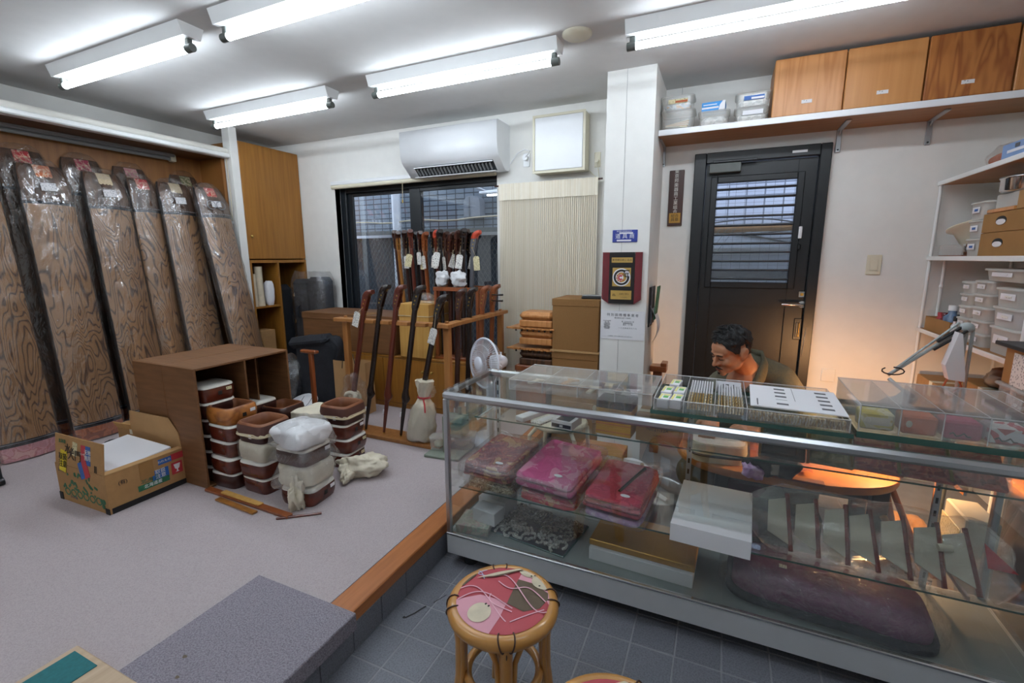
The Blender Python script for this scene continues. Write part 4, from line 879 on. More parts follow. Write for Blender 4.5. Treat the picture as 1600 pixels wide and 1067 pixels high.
# necks standing upright
G = 'upright necks before the window'
M['redtip'] = mat('red_cap', 'c0452c', .45)
WD = ['brown', 'yellown', 'ebony', 'brown2', 'brown', 'brown3', 'ebony', 'brown2', 'brown']
for k, (x, wd, tg, tip, nmw) in enumerate((
    (-2.60, 'brown', None, None, 'dark brown neck at the far left of the upright group'), (-2.535, 'yellown', None, 'brown', 'yellow-brown neck beside the far left one of the upright group'),
    (-2.47, 'ebony', ('tag', -.01, -.02, 3), None, 'black neck, third from the left of the upright group'), (-2.40, 'brown2', ('tagc', -.02, -.03, 14), None, 'red-brown neck with a tilted cream tag, upright group'),
    (-2.345, 'brown', ('tag', .0, 0, 0), None, 'dark neck with the largest white tag, upright group'), (-2.265, 'brown3', ('tag', .005, -.02, -4), None, 'bright reddish neck, sixth from the left of the upright group'),
    (-2.21, 'ebony', ('tag', .01, -.04, 8), None, 'black neck, seventh from the left of the upright group'), (-2.15, 'brown2', ('tag', .0, -.03, -3), 'redtip', 'red-tipped neck in the middle of the upright group'),
    (-2.10, 'brown', ('tag', .01, -.03, -6), None, 'brown neck right of the red-tipped one, upright group'),
    (-2.505, 'brown', None, None, 'dark brown neck without tag between the first black and yellow necks'), (-2.43, 'ebony', None, None, 'black untagged neck behind the red-brown tilted-tag neck'), (-2.305, 'brown', ('tagc', -.01, -.03, 6), None, 'dark neck with a cream tag behind the bright reddish neck'))):
    neck(nmw, (x+.02+.02*(k < 2), 3.345-.05*(k % 2)+.06*(k > 8), .605), (x-.005, 3.31-.05*(k % 2)+.06*(k > 8), 1.595-.012*(k % 3)), wd, tag=tg, tip=tip, short=True, group=G, twist=R(-50+12*(k % 3)))
G = 'upright necks in the small stand'
for k, (x, y, wd, tg, tip, nmw) in enumerate((
    (-2.06, 3.10, 'ebony', ('tag', -.02, 0, 10), None, 'black neck at the left of the small stand'), (-2.02, 3.22, 'inkg', ('tag', .0, 0, 0), None, 'grey neck in the small stand'),
    (-1.98, 3.12, 'brown', ('tag', .03, 0, 22), None, 'dark neck with a slanted white tag in the small stand'), (-1.93, 3.22, 'brown2', ('tag', .0, 0, 4), None, 'brown neck in the rear of the small stand'),
    (-1.905, 3.10, 'brown', ('tagc', .02, .02, -16), None, 'dark neck with a slanted cream tag in the small stand'), (-1.865, 3.22, 'ebony', ('tag', .03, -.01, 12), None, 'black neck with yellow bushing in the small stand'),
    (-1.84, 3.08, 'ebony', ('tag', -.02, -.02, 8), None, 'dark neck second from the right of the small stand'), (-1.795, 3.12, 'inkg', ('tagc', .035, -.02, -8), 'redtip', 'grey neck with bright red-orange cap at the right of the small stand'),
    (-1.955, 3.17, 'ebony', None, None, 'black untagged neck in the middle of the small stand'), (-1.885, 3.16, 'brown', ('tag', -.02, .0, -5), None, 'dark brown neck behind the slanted cream tag, small stand'))):
    lean = .03 if k == 7 else 0.0
    x += .045; neck(nmw, (x-.01-2*lean*.5+.02*(k < 2), y, .625), (x+lean, y, 1.575-.01*(k % 3)), wd, tag=tg, tip=tip, short=True, group=G, twist=R(-45+12*(k % 3)) if k < 7 else 0)
for lb, x, r in (('small white plastic bundle on the stand left side', -1.96, (.05, .04, .065)), ('larger white plastic bundle on the stand right side', -1.82, (.065, .04, .06))):
    solo('white_bundle', lb, 'bundle', crumple((0, 0, r[2]), r, 'shinyw', 4+int(100*x) % 3, .3, 24, .9), (x, 3.045, 1.168))
# wooden boxes and koto bridges boards behind the fan
for k, (z, lb, d) in enumerate(((.60, 'bottom rounded wooden box of the stack behind the fan', 1), (.755, 'middle rounded wooden box between the scalloped boards', 0), (.885, 'top rounded wooden box of the stack behind the fan', 0))):
    t = thing('wooden_box', lb, 'box', (-1.345, 3.10, z), 0, 'rounded wooden boxes behind the fan'); wdm = 'burld' if d else 'palex'
    part('body', B().box(0, .255, 0, .20, 0, .05, wdm, .006), t); part('lid', B().box(-.003, .258, -.003, .203, .051, .11, wdm, .024), t)
def scallop(label, z):
    P = [(-.085, .0)]; 
    for k in range(5):
        c = -.015+.055*k
        P += [(c-.022, 0), (c-.014, .018), (c-.006, .012), (c+.006, .012), (c+.014, .018), (c+.022, 0)]
    P += [(.27, 0), (.27, .20), (-.085, .20), (-.085, .14), (-.05, .14), (-.05, .06), (-.085, .06)]
    b = B(); b.prism(P, 0, .013, 'palex', 'z')
    o = solo('scalloped_board', label, 'board', b, (-1.345, 3.07, z), group='scalloped wooden boards')
    return o
for lb, z in (('lower scalloped wooden board under the middle box', .715), ('upper scalloped wooden board under the top box', .868)):
    b = B(); b.box(-.085, .275, .03, .2, .0, .013, 'palex', .002); b.box(-.10, .275, .012, .03, .0, .013, 'palex', .002)
    for k in range(7):
        c = -.04+.045*k; b.cyl(c, .012, 0, .013, .013, 'palex', 10); b.cyl(c+.0225, .004, -.012, .001, .007, 'ebony', 8)
    solo('scalloped_board', lb, 'board', b, (-1.345, 3.08, z), group='scalloped wooden boards')
t = thing('brown_chest', 'brown wooden box standing on the carpet under the rounded boxes', 'box', (-1.36, 3.07, .161)); part('body', B().box(0, .24, 0, .3, 0, .44, 'brown3', .003), t); part('lid_rim', B().box(-.006, .246, -.006, .306, .40, .438, 'brown3', .003), t)
for z0, z1, lb in ((.0, .36, 'lowest brown kraft carton of the pile beside the pillar'), (.361, .722, 'middle brown kraft carton beside the pillar'), (.737, 1.10, 'top brown kraft carton with lid beside the pillar')):
    t = thing('kraft_carton', lb, 'carton', (-1.086, 3.10, z0), 0, 'kraft cartons beside the pillar'); h = z1-z0
    part('body', B().box(0, .335, 0, .34, 0, h-.004, 'boxk', .002), t); part('lid', B().box(-.003, .338, -.003, .343, h-.05, h, 'boxk', .002), t)
solo('card_sheet', 'pale card sheet lying between the top two kraft cartons', 'card', B().box(-.012, .345, -.012, .34, 0, .0135, 'cartoni', .001), (-1.086, 3.10, .7226))
t = thing('telephone', 'silver and black handset lying on the top kraft carton', 'telephone', (-.82, 3.16, 1.1005), R(10)); part('body', B().box(-.07, .07, -.025, .025, .0, .016, 'dgrey', .006), t); part('cover', B().box(-.068, .068, -.023, .023, .0155, .028, 'alu', .006), t)
# string curtain
b = B()
for k in range(150):
    x = -.395+.79*k/149; y = .007*math.sin(k*2.1); b.box(x-.0026, x+.0026, y-.0018, y+.0018, -1.55, -.10, 'curt')
ct = thing('string_curtain', 'cream string curtain hanging left of the pillar', 'curtain', (-1.268, 3.455, 1.945))
o = part('strings', b, ct, kind='stuff'); part('heading', B().grid(lambda u, v: (-.4+.8*u, -.012+.004*math.sin(u*60), .012-.125*v), 60, 2, 'curt'), ct); part('rod', B().tube([(-.44, .0, .0), (.43, 0, 0)], .007, 'brown', 8), ct)
# electric fan
fn = thing('electric_fan', 'white pedestal fan with wire guard behind the counter left end', 'fan', (-1.40, 2.60, .161))
part('base', B().lathe([(.0, 0), (.15, 0), (.155, .012), (.13, .03), (.05, .04), (0, .042)], 'fanw', 32, .04, .06), fn); part('pole', B().box(.02, .075, .02, .07, .03, .50, 'fanw', .01), fn)
Tm = Matrix.Translation((.035, -.02, .555)) @ Matrix.Rotation(R(-118), 4, 'Z') @ Matrix.Rotation(R(-4), 4, 'Y')
b = B()   # axis = +x in Tm
def circ(r, x, n=36): return [(x, r*math.cos(2*math.pi*k/n), r*math.sin(2*math.pi*k/n)) for k in range(n)]
b.tube(circ(.16, 0), .007, 'fanw', 8, loop=True, T=Tm); part('guard_rim', b, fn)
b = B()
for k in range(60):
    a = 2*math.pi*k/60; c, s = math.cos(a), math.sin(a)
    b.tube([(.045, .045*c, .045*s), (.04, .10*c, .10*s), (.0, .16*c, .16*s)], .0013, 'fanw', 3, False, T=Tm); b.tube([(0, .16*c, .16*s), (-.045, .135*c, .135*s), (-.06, .06*c, .06*s)], .0013, 'fanw', 3, False, T=Tm)
for r, x in ((.08, .042), (.12, .028)): b.tube(circ(r, x), .0014, 'fanw', 4, loop=True, T=Tm)
part('wire_guard', b, fn); part('hub', B().ell((.046, 0, 0), (.012, .045, .045), 'fanw', 20, 10, T=Tm), fn)
for k in range(3):
    b = B(); a0 = 2*math.pi*k/3
    b.grid(lambda u, v: (-.012+.02*(v-.5), (.03+.105*u)*math.cos(a0+(v-.5)*(1.2+.5*u)), (.03+.105*u)*math.sin(a0+(v-.5)*(1.2+.5*u))), 6, 8, 'tub', T=Tm); part('blade', b, fn)
b = B(); b.tube([(-.06, 0, 0), (-.07, 0, 0), (-.13, 0, 0), (-.165, 0, 0), (-.172, 0, 0)], [.03, .05, .048, .035, .01], 'fanw', 18, T=Tm); b.box(-.1, -.06, -.03, .03, -.10, -.03, 'fanw', .01, T=Tm); part('motor_housing', b, fn)
part('oscillation_knob', B().cyl(0, 0, 0, .02, .007, 'fanw', 10, T=Tm @ Matrix.Translation((-.13, 0, .045))), fn)
# green-grey bench gadget with clear tubs on the carpet near the counter
t = thing('skin_press', 'grey-green metal bench tool on the carpet beside the counter', 'tool', (-1.50, 2.40, .161), R(5)); M['ggreen'] = mat('grey_green_metal', '7d8578', .5)
part('base_plate', B().box(-.14, .10, -.14, .16, 0, .018, 'ggreen', .004), t); part('post', B().box(-.04, -.01, -.075, -.045, .018, .24, 'ggreen', .003), t); part('arm', B().box(-.04, .10, -.075, .02, .22, .255, 'ggreen', .004), t); part('clamp_screw', B().cyl(.05, .0, .09, .25, .008, 'steel', 8).cyl(.05, 0, .25, .30, .012, 'black', 8), t); part('head_block', B().box(.01, .09, -.06, .05, .12, .20, 'ggreen', .005), t)
for lb, x, y, w_, h_ in (('small clear tub with purple content on the bench tool plate', -1.595, 2.37, .05, .075), ('large clear tub with blue lid content beside the bench tool', -1.475, 2.46, .085, .07)):
    t = thing('clear_tub', lb, 'tub', (x, y, .1805), R(12)); part('tub', B().loft([outline(w_*.85, w_*.8, 0, .4, 20), outline(w_, w_*.95, h_, .4, 20)], 'tub', True), t); part('lid', B().loft([outline(w_*1.06, w_*1.0, h_, .4, 20), outline(w_*1.06, w_*1.0, h_+.008, .4, 20)], 'tub', True), t); part('content', B().ell((0, 0, h_*.4), (w_*.6, w_*.55, h_*.35), 'ivory', 12, 8, nz=.2), t)
# cream stool behind the counter
cs = thing('cream_stool', 'cream tubular stool seen through the counter glass', 'stool', (-.80, 2.42, 0))
part('seat', B().lathe([(0, .44), (.15, .44), (.165, .455), (.15, .475), (0, .48)], 'cream', 28), cs)
for sx, sy in ((-1, -1), (1, -1), (1, 1), (-1, 1)): part('leg', B().tube([(sx*.10, sy*.10, .44), (sx*.13, sy*.13, .40), (sx*.15, sy*.15, .01)], .012, 'cream', 8), cs)
# air conditioner
ac = thing('air_conditioner', 'white wall-mounted air conditioner above the window', 'air conditioner', (-2.48, 3.499, 2.055))
P = [(0, .02), (-.02, .0), (-.085, .0), (-.172, .072), (-.186, .080), (-.203, .098), (-.216, .122), (-.224, .15), (-.228, .19), (-.228, .33), (-.222, .339), (-.21, .342), (0, .342)]
b = B(); b.prism(P, 0, .885, 'whitep', 'x'); b.s = [len(f) == 4 for f in b.f]; part('body', b, ac)
b = B(); b.prism([(-.088, -.001), (-.1705, .0685), (-.168, .072), (-.084, .001)], .09, .82, 'dgrey', 'x'); part('outlet', b, ac)  # dark panel on the face paints the shade inside the air opening
vb = B().box(-.003, .003, -.010, .010, -.032, .032, 'tubgrey', .002).mesh('vane')
for k in range(22): part('vane', vb, ac, loc=(.12+k*.0318, -.137, .030), rot=(R(50), 0, 0))
part('louver', B().box(.08, .83, -.062, .0, -.004, .004, 'whitep', .003), ac, loc=(0, -.082, -.004), rot=(R(4), 0, 0)); part('louver', B().box(.09, .82, -.006, .006, -.004, .004, 'whitep', .003), ac, loc=(0, -.176, .060), rot=(R(35), 0, 0))
# white light box
t = thing('light_box', 'square white wall lamp box with a cream frame, right of the air conditioner', 'wall lamp', (-1.35, 3.4995, 2.005)); 
part('case', B().box(0, .395, -.115, 0, 0, .40, 'cream', .004), t); part('face', B().box(.016, .379, -.122, -.114, .016, .384, 'whitep', .003), t)
for a in ((-.003, .398, -.121, -.116, .386, .403), (-.003, .398, -.121, -.116, -.003, .014), (-.003, .014, -.121, -.116, .014, .386), (.381, .398, -.121, -.116, .014, .386)): part('frame_strip', B().box(*a, 'brass' if 0 else 'cream', .001), t)
# pillar: sign, plaque, certificate, hanging folders
t = thing('blue_sign', 'small blue enamel sign with white lettering on the pillar', 'sign', (-.58, 3.0195, 1.515)); part('plate', B().box(-.078, .078, -.004, 0, -.038, .038, 'bluesign', .002), t)
part('lettering', text('道 具 商', .034, 'paper', at(FRONT, 0, -.0042, -.002)), t); part('lettering', text('東京都公安委員会許可', .0095, 'paper', at(FRONT, -.005, -.0042, .029)), t)
part('number_strip', B().box(-.035, .05, -.005, -.004, .014, .023, 'paper'), t); part('number_strip', B().box(-.05, .04, -.005, -.004, -.032, -.022, 'paper'), t)
t = thing('award_plaque', 'maroon and black award plaque with gold plates on the pillar', 'plaque', (-.588, 3.0195, 1.252))
b = B(); P = [(-.125, .163), (.125, .163), (.125, -.135), (.083, -.163), (-.083, -.163), (-.125, -.135)]; b.prism(P, -.018, 0, 'maroon', 'y'); part('board', b, t)
part('centre_panel', B().box(-.08, .08, -.022, -.018, -.163, .163, 'blackl', .001), t)
part('name_plate', B().box(-.066, .066, -.0245, -.022, .098, .130, 'goldp', .001), t); part('lettering', text('東京都伝統工芸品', .0155, 'ink', at(FRONT, 0, -.0246, .114)), t)
part('emblem_plate', B().box(-.058, .058, -.0245, -.022, -.052, .066, 'goldp', .001), t)
b = B(); ang = [R(a) for a in range(8, 353, 8)]
ribbon(b, [(.044*math.cos(a), -.0246, .006+.044*math.sin(a)) for a in [2*math.pi*k/40 for k in range(40)]], .0125, (0, -1, 0), .0004, 'paper', True); part('emblem', b, t)
b = B(); ribbon(b, [(.043*math.cos(a), -.0251, .006+.043*math.sin(a)) for a in [R(q) for q in range(58, 372, 8)]], .0062, (0, -1, 0), .0006, 'ink'); b.box(.004, .05, -.0275, -.0255, .046, .052, 'ink').box(.014, .019, -.0275, -.0255, .012, .05, 'ink').box(.022, .046, -.0275, -.0255, .03, .034, 'ink').box(.025, .029, -.0275, -.0255, .012, .032, 'ink').box(.037, .042, -.0275, -.0255, .008, .032, 'ink').box(.02, .048, -.0275, -.0255, .008, .013, 'ink'); part('emblem', b, t)
b = B(); b.prism([(-.006+.019*math.cos(a), .004+.019*math.sin(a)) for a in [2*math.pi*k/20 for k in range(20)]], -.0252, -.0246, 'paper', 'y'); ribbon(b, [(-.006+.012*math.cos(a), -.0252, .004+.012*math.sin(a)) for a in [R(q) for q in range(40, 330, 15)]], .0048, (0, -1, 0), .0005, 'red')
for k in range(7): a = R(60+k*43); ribbon(b, [(-.006+.018*math.cos(a), -.0252, .004+.018*math.sin(a)), (-.006+.029*math.cos(a), -.0252, .004+.029*math.sin(a))], .0026, (0, -1, 0), .0005, 'red')
part('emblem', b, t)
part('name_plate', B().box(-.066, .066, -.0245, -.022, -.135, -.078, 'goldp', .001), t); part('lettering', text('伝統工芸士', .0125, 'ink', at(FRONT, .02, -.0246, -.10)), t); part('lettering', text('認定\n東京都', .008, 'ink', at(FRONT, -.045, -.0246, -.107)), t); part('lettering', text('しゃみせん', .009, 'ink', at(FRONT, .02, -.0246, -.121)), t)
t = thing('certificate', 'white printed certificate sheet under the plaque on the pillar', 'certificate', (-.576, 3.0195, .947)); part('sheet', B().box(-.142, .142, -.003, 0, -.094, .094, 'paper'), t)
part('lettering', text('特 別 国 際 種 事 業 者', .0205, 'inkg', at(FRONT, 0, -.0032, .066)), t); part('lettering', text('(種の保存法に基づく登録票)', .0085, 'inkg', at(FRONT, 0, -.0032, .047)), t)
part('lettering', text('氏名又は名称\n住    所\n代表者氏名\n登録年月日\n登録番号\n事業の種類\n有効期間', .0085, 'inkg', at(FRONT, -.10, -.0032, .001)), t); part('lettering', text('第  ○○○○○  号\n登録事業者名\n象牙・べっ甲\n\n一 二 三 四 五 六 七 八 九', .0105, 'inkg', at(FRONT, .035, -.0032, .003)), t)
part('lettering', text('この登録票は、見やすい場所に掲示しなければならない。', .0065, 'inkg', at(FRONT, -.01, -.0032, -.074)), t)
t = thing('hanging_folders', 'bundle of papers and a green folder hung on the right side of the pillar', 'folders', (-.4295, 3.20, .93))
part('green_folder', B().box(.03, .036, -.08, .05, .05, .27, 'green', .001, T=Matrix.Rotation(R(4), 4, 'Y')), t, 'green folder'); part('dark_folder', B().box(.002, .010, -.09, .05, .0, .26, 'dgrey', .001), t); part('dark_folder', B().box(.014, .022, -.085, .05, .02, .265, 'inkg', .001), t)
b = B(); b.grid(lambda u, v: (.012+.05*math.sin(v*math.pi*.9), -.09+.15*u, .14-.25*v), 6, 10, 'paper'); part('curled_paper', b, t, 'curled white paper')
t = thing('vertical_sign', 'narrow dark wooden name board left of the black door', 'sign', (-.333, 3.4995, 1.782)); part('board', B().box(-.048, .048, -.014, 0, -.185, .185, 'brown', .003), t)
part('lettering', text('\n'.join('東京邦楽器商工業組合'), .0295, 'skin', at(FRONT, 0, -.0145, .042)), t); part('gold_plate', B().box(-.037, .037, -.0155, -.014, -.165, -.098, 'gold', .001), t); part('lettering', text('組合\n員章', .026, 'ink', at(FRONT, 0, -.0158, -.131)), t)
t = thing('wood_block', 'small red-brown wooden rest low behind the counter beside the pillar', 'block', (-.37, 3.30, 0)); part('post', B().box(-.03, .03, -.03, .03, 0, .60, 'brown3', .003), t); part('arm', B().box(-.05, .06, -.05, .05, .60, .64, 'brown3', .004).box(.02, .06, -.05, .05, .64, .665, 'brown3', .004), t)
# wall shelf over the door
sh = thing('wall_shelf', 'long wooden wall shelf with a white front edge above the door', 'shelf', (-.428, 3.499, 2.128)); LS = 1.875
part('board', B().box(0, LS, -.315, 0, 0, .030, 'shelfw'), sh); part('front_edge', B().box(0, LS, -.322, -.315, -.001, .033, 'whitep', .002), sh)
for x in (.0, 1.006, 1.43):
    b = B(); b.box(x-.014, x+.014, -.008, 0, -.13, 0, 'alu', .003).box(x-.014, x+.014, -.24, 0, -.008, 0, 'alu', .003)
    b.prism([(-.0, -.035), (-.0, -.02), (-.03, -.006), (-.05, -.006)], x-.004, x+.004, 'alu', 'x'); b.cyl(0, 0, 0, .004, .005, 'black', 8, T=at(Matrix.Rotation(R(90), 4, 'X'), x, -.008, -.115))
    part('bracket', b, sh)
for k, (x, m, lb) in enumerate(((.19, 'palex', 'leftmost light wooden koto box on the wall shelf'), (.53, 'palexp', 'middle plain-grained wooden box on the wall shelf'), (.872, 'palexg', 'right swirling-grained wooden box on the wall shelf'), (1.215, 'palex', 'wooden box cut off at the right photo edge on the wall shelf'))):
    w_ = .335 if k < 3 else .20
    t = thing('shelf_box', lb, 'box', (x, 3.19, 2.1625), 0, 'wooden boxes on the wall shelf'); part('body', B().box(0, w_, .02, .30, 0, .30, 'rack', .003), t); f = part('front_board', B().box(-.0, w_, 0, .0195, .0, .303, m, .004), t)
    f.data = f.data.copy(); f.data.transform(Matrix.Translation((0, 0, 0))); part('label', B().box(w_*.5-.025+.0*k, w_*.5+.025, -.0015, 0, .058, .076, 'klabel'), t)
def ftub(label, x, y, z, w_, d_, h_, cont, lab=None, group='clear tubs on the wall shelf', face='y', cat='tub', tm='tub'):
    t = thing('storage_tub', label, cat, (x, y, z), 0, group); hx, hy = w_/2, d_/2
    part('tub', B().loft([outline(hx*.86, hy*.88, 0, .3, 24), outline(hx*.93, hy*.94, h_-.008, .3, 24)], tm, True, False).add(outline(hx*.86, hy*.88, .0, .3, 24), [tuple(range(24))[::-1]], tm), t)
    part('lid', B().loft([outline(hx*1.0, hy*1.0, h_-.010, .3, 24), outline(hx*1.0, hy*1.0, h_-.002, .3, 24), outline(hx*.85, hy*.88, h_, .3, 24)], tm, True), t)
    if cont == 'sticks':
        b = B()
        for k in range(7): b.box(-hx*.7, hx*.6, -.008, .008, 0, .006, 'palex' if k % 2 else 'ivory', T=Matrix.Translation((0, -hy*.75+.02*k, .012+.009*k)) @ Matrix.Rotation(R(-14+7*k), 4, 'Z') @ Matrix.Rotation(R(8-4*k), 4, 'Y'))
        part('wood_strips', b, t, kind='stuff')
    elif cont: part('content', B().box(-hx*.78, hx*.78, -hy*.82, hy*.82, .003, h_*.62, cont, .02), t)
    if lab:
        m1, m2 = lab
        if face == 'y': b = B().box(-hx*.5, hx*.62, -hy*.94-.0025, -hy*.94-.0005, h_*.42, h_*.72, m1).box(-hx*.1, hx*.6, -hy*.94-.004, -hy*.94-.0025, h_*.46, h_*.60, m2)
        else: b = B().box(-hx*.94-.0025, -hx*.94-.0005, -hy*.45, hy*.45, h_*.38, h_*.70, m1).box(-hx*.94-.004, -hx*.94-.0025, -hy*.25, hy*.15, h_*.47, h_*.60, m2)
        part('label', b, t)
    return t
M['bag2'] = multi('white_plastic_content', ['bfc0be', 'd8d8d6', 'e6e6e4', 'b2b4b4'], 30, .5, interp='LINEAR'); M['mix'] = multi('grey_small_parts', ['7f8388', 'b9bdc2', '9aa0a6', 'c98f4c'], 40, .5)
ftub('lower left clear tub holding wood strips on the wall shelf', -.322, 3.28, 2.1625, .205, .19, .112, 'sticks')
ftub('upper left clear tub of small parts on the wall shelf', -.328, 3.28, 2.275, .20, .18, .082, 'mix', ('tagc', 'orange'))
ftub('middle single clear tub with white bags on the wall shelf', -.115, 3.28, 2.1625, .18, .17, .085, 'bag2')
ftub('lower right clear tub with a paper label on the wall shelf', .088, 3.28, 2.1625, .19, .17, .082, 'bag2', ('paper', 'paper'))
ftub('upper right clear tub with a blue label on the wall shelf', .090, 3.28, 2.245, .19, .17, .076, 'bag2', ('blue', 'paper'))
t = thing('card_box', 'blue and white printed card box on the middle tub', 'box', (-.122, 3.225, 2.249), R(-3)); M['azure'] = mat('azure_print', '2f8fd6', .5); part('body', B().box(-.065, .065, 0, .10, 0, .052, 'azure', .001), t); b = B(); b.prism([(.03, .0005), (.0655, .0005), (.0655, .0525), (.052, .0525), (.036, .03)], -.0012, 0, 'paper', 'y'); b.box(-.063, .03, -.0012, 0, .014, .024, 'paper'); part('print', b, t); part('print', B().box(-.055, .02, -.0012, 0, .034, .039, 'paper'), t)
# ------------------------------------------------------------------ glass display counter
CX0, CX1, CY0, CY1 = -1.06, .94, 1.614, 2.066
sc = thing('display_counter', 'long glass display counter with aluminium frame and steel base', 'counter', (CX0, CY0, 0)); CL = CX1-CX0; CD = CY1-CY0
part('base_frame', B().box(0, CL, 0, .012, .062, .158, 'steelp', .003).box(0, CL, CD-.012, CD, .062, .158, 'steelp', .003).box(0, .012, .012, CD-.012, .062, .158, 'steelp').box(CL-.012, CL, .012, CD-.012, .062, .158, 'steelp'), sc)
M['deckm'] = mat('grey_deck', '8b9390', .35, var=.05, vs=8); part('deck', B().box(.012, CL-.012, .012, CD-.012, .148, .160, 'deckm'), sc)
part('base_trim', B().box(0, CL, -.003, .016, .154, .166, 'chrome', .003), sc)
for x, y in ((.085, .07), (CL-.1, .07), (.085, CD-.07), (CL-.1, CD-.07), (CL/2, .2)): part('foot', B().cyl(x, y, 0, .062, .033, 'dgrey', 18, .036), sc)
for x, y in ((.011, .011), (CL-.011, .011), (.011, CD-.011), (CL-.011, CD-.011)): part('post', B().box(x-.011, x+.011, y-.011, y+.011, .160, .79, 'alu', .003), sc)
for y0, y1 in ((-.006, .024), (CD-.018, CD)): part('top_rail', B().box(-.002, CL+.002, y0, y1, .788, .822, 'alu', .010), sc)
for x0, x1 in ((0, .018), (CL-.018, CL)): part('side_rail', B().box(x0, x1, .024, CD-.018, .796, .820, 'alu', .004), sc)
for x in (.98, 1.82): 
    b = B().box(x-.010, x+.010, CD-.03, CD-.018, .16, .79, 'alu'); 
    for k in range(12): b.box(x-.004, x+.004, CD-.0305, CD-.0295, .20+k*.05, .222+k*.05, 'ink')
    part('shelf_upright', b, sc)
b = B().box(.05, .066, CD-.03, CD-.018, .16, .79, 'alu')
for k in range(12): b.box(.054, .062, CD-.0305, CD-.0295, .20+k*.05, .222+k*.05, 'ink')
part('shelf_upright', b, sc)
def pane(name, x0, x1, y0, y1, z0, z1, edge=()):
    b = B().box(x0, x1, y0, y1, z0, z1, 'glass')
    o = part(name, b, sc)
    for e in edge: part('glass_edge', B().box(*e, 'gedge'), sc)
    return o
pane('top_glass', .002, CL-.002, .004, CD-.003, .8225, .8285); pane('front_glass', .02, CL-.02, .004, .008, .166, .79); pane('side_glass', .006, .010, .022, CD-.022, .16, .79); pane('side_glass', CL-.010, CL-.006, .022, CD-.022, .16, .79)
pane('lower_shelf', .02, CL-.02, .086, CD-.035, .344, .350, [(.02, CL-.02, .0845, .0858, .344, .350)])
pane('upper_shelf', .025, CL-.02, .236, CD-.035, .634, .640, [(.025, CL-.02, .2345, .2358, .634, .640)])
for x in (.035, .98, 1.82): part('shelf_bracket', B().box(x-.004, x+.004, .245, CD-.03, .618, .633, 'whitep' if x < .1 else 'alu'), sc); part('shelf_bracket', B().box(x-.004, x+.004, .12, CD-.03, .328, .343, 'alu'), sc)
# fabric packs
def pack(label, x, y, z, w_, d_, h_, m, rz=0, sticker=True, tilt=5, wrapm='wrapb', over=.016, folds=3, seed=1, nm='fabric_pack', cat='fabric', group='wrapped fabrics in the counter', extra=None):
    t = thing(nm, label, cat, (x, y, z+d_/2*math.sin(R(tilt))), 0, group, rot=(R(tilt), 0, R(rz))); hx, hy = w_/2, d_/2
    fb = part
    for k in range(folds):
        z0, z1 = h_*k/folds+.001, h_*(k+1)/folds; q = 1-.02*k
        part('folded_fabric', B().loft([[tuple(Vector(p)+wob(p, .006, 18, seed+k)) for p in outline(hx*s*q, hy*s*q, zz, .16, 48)] for s, zz in ((.95, z0), (1, z0+(z1-z0)*.3), (1, z0+(z1-z0)*.7), (.95, z1-.001))], m, True), t)
    rg = []
    for s, zz in ((.96, .0), (1.03, h_*.25), (1.03, h_*.75), (1.0, h_*1.02), (.5, h_*1.04)): rg.append([tuple(Vector(p)+wob(p, .012, 14, seed+9)+wob(p, .005, 40, seed)) for p in outline((hx+over)*s, (hy+over)*s, zz, .2, 48)])
    b = B(); b.loft(rg, wrapm, True, False); b.add(rg[-1], [tuple(range(48))], wrapm, True); part('plastic_wrap', b, t, 'clear plastic wrap')
    if extra: extra(t, hx, hy, h_)
    if sticker:
        b = B(); b.ell((hx*.35, -hy*.62, h_*1.045), (.020, .010, .0012), 'paper', 16, 6); b.ell((hx*.35, -hy*.62, h_*1.046), (.015, .006, .0014), 'inkg', 14, 6); b.ell((hx*.35, -hy*.62, h_*1.047), (.0135, .005, .0016), 'paper', 14, 6); part('oval_sticker', b, t)
    return t
Zl = .3505
pack('olive and cream tapestry pack under the maroon brocade pack', -.885, 1.86, Zl, .235, .30, .05, 'beigef', -4, False, 2, seed=2)
pack('maroon brocade pack with gold motifs, leftmost on the lower shelf', -.89, 1.86, Zl+.060, .25, .335, .058, 'maroonf', -5, tilt=6, seed=3, folds=4)
pack('bright red silk pack under the pink silk pack', -.60, 1.86, Zl, .26, .33, .045, 'redf', -6, False, 3, seed=4)
pack('pink silk pack with oval sticker, second from the left', -.605, 1.86, Zl+.060, .275, .35, .055, 'pink', -9, tilt=8, seed=5, folds=2)
pack('lilac silk pack at the bottom of the third fabric pile', -.325, 1.83, Zl, .23, .30, .028, 'lilac', -5, False, 2, seed=6, folds=1)
pack('dark rose brocade pack with a black cord, third fabric pile', -.325, 1.845, Zl+.036, .24, .33, .054, 'rosef', -6, tilt=6, seed=7, folds=3,
     extra=lambda t, hx, hy, h: part('black_cord', B().tube([(hx*.1, -hy*.5, h*1.03), (hx*.25, 0, h*1.04), (hx*.5, hy*.8, h*1.03)], .007, 'ink', 6), t))
# white open box on lower shelf
t = thing('white_box', 'white folding box with a projecting tab on the lower glass shelf', 'box', (.025, 1.70, Zl), R(-3)); part('body', B().box(-.125, .125, 0, .22, 0, .115, 'paper', .002), t); part('lid', B().prism([(-.128, .114), (-.128, .05), (-.02, .05), (-.004, .118), (.225, .118), (.225, .114)][::1], -.127, .127, 'paper', 'x'), t); part('tab', B().box(-.06, .0, -.028, .03, .117, .12, 'paper', .001, T=Matrix.Rotation(R(18), 4, 'X')), t)
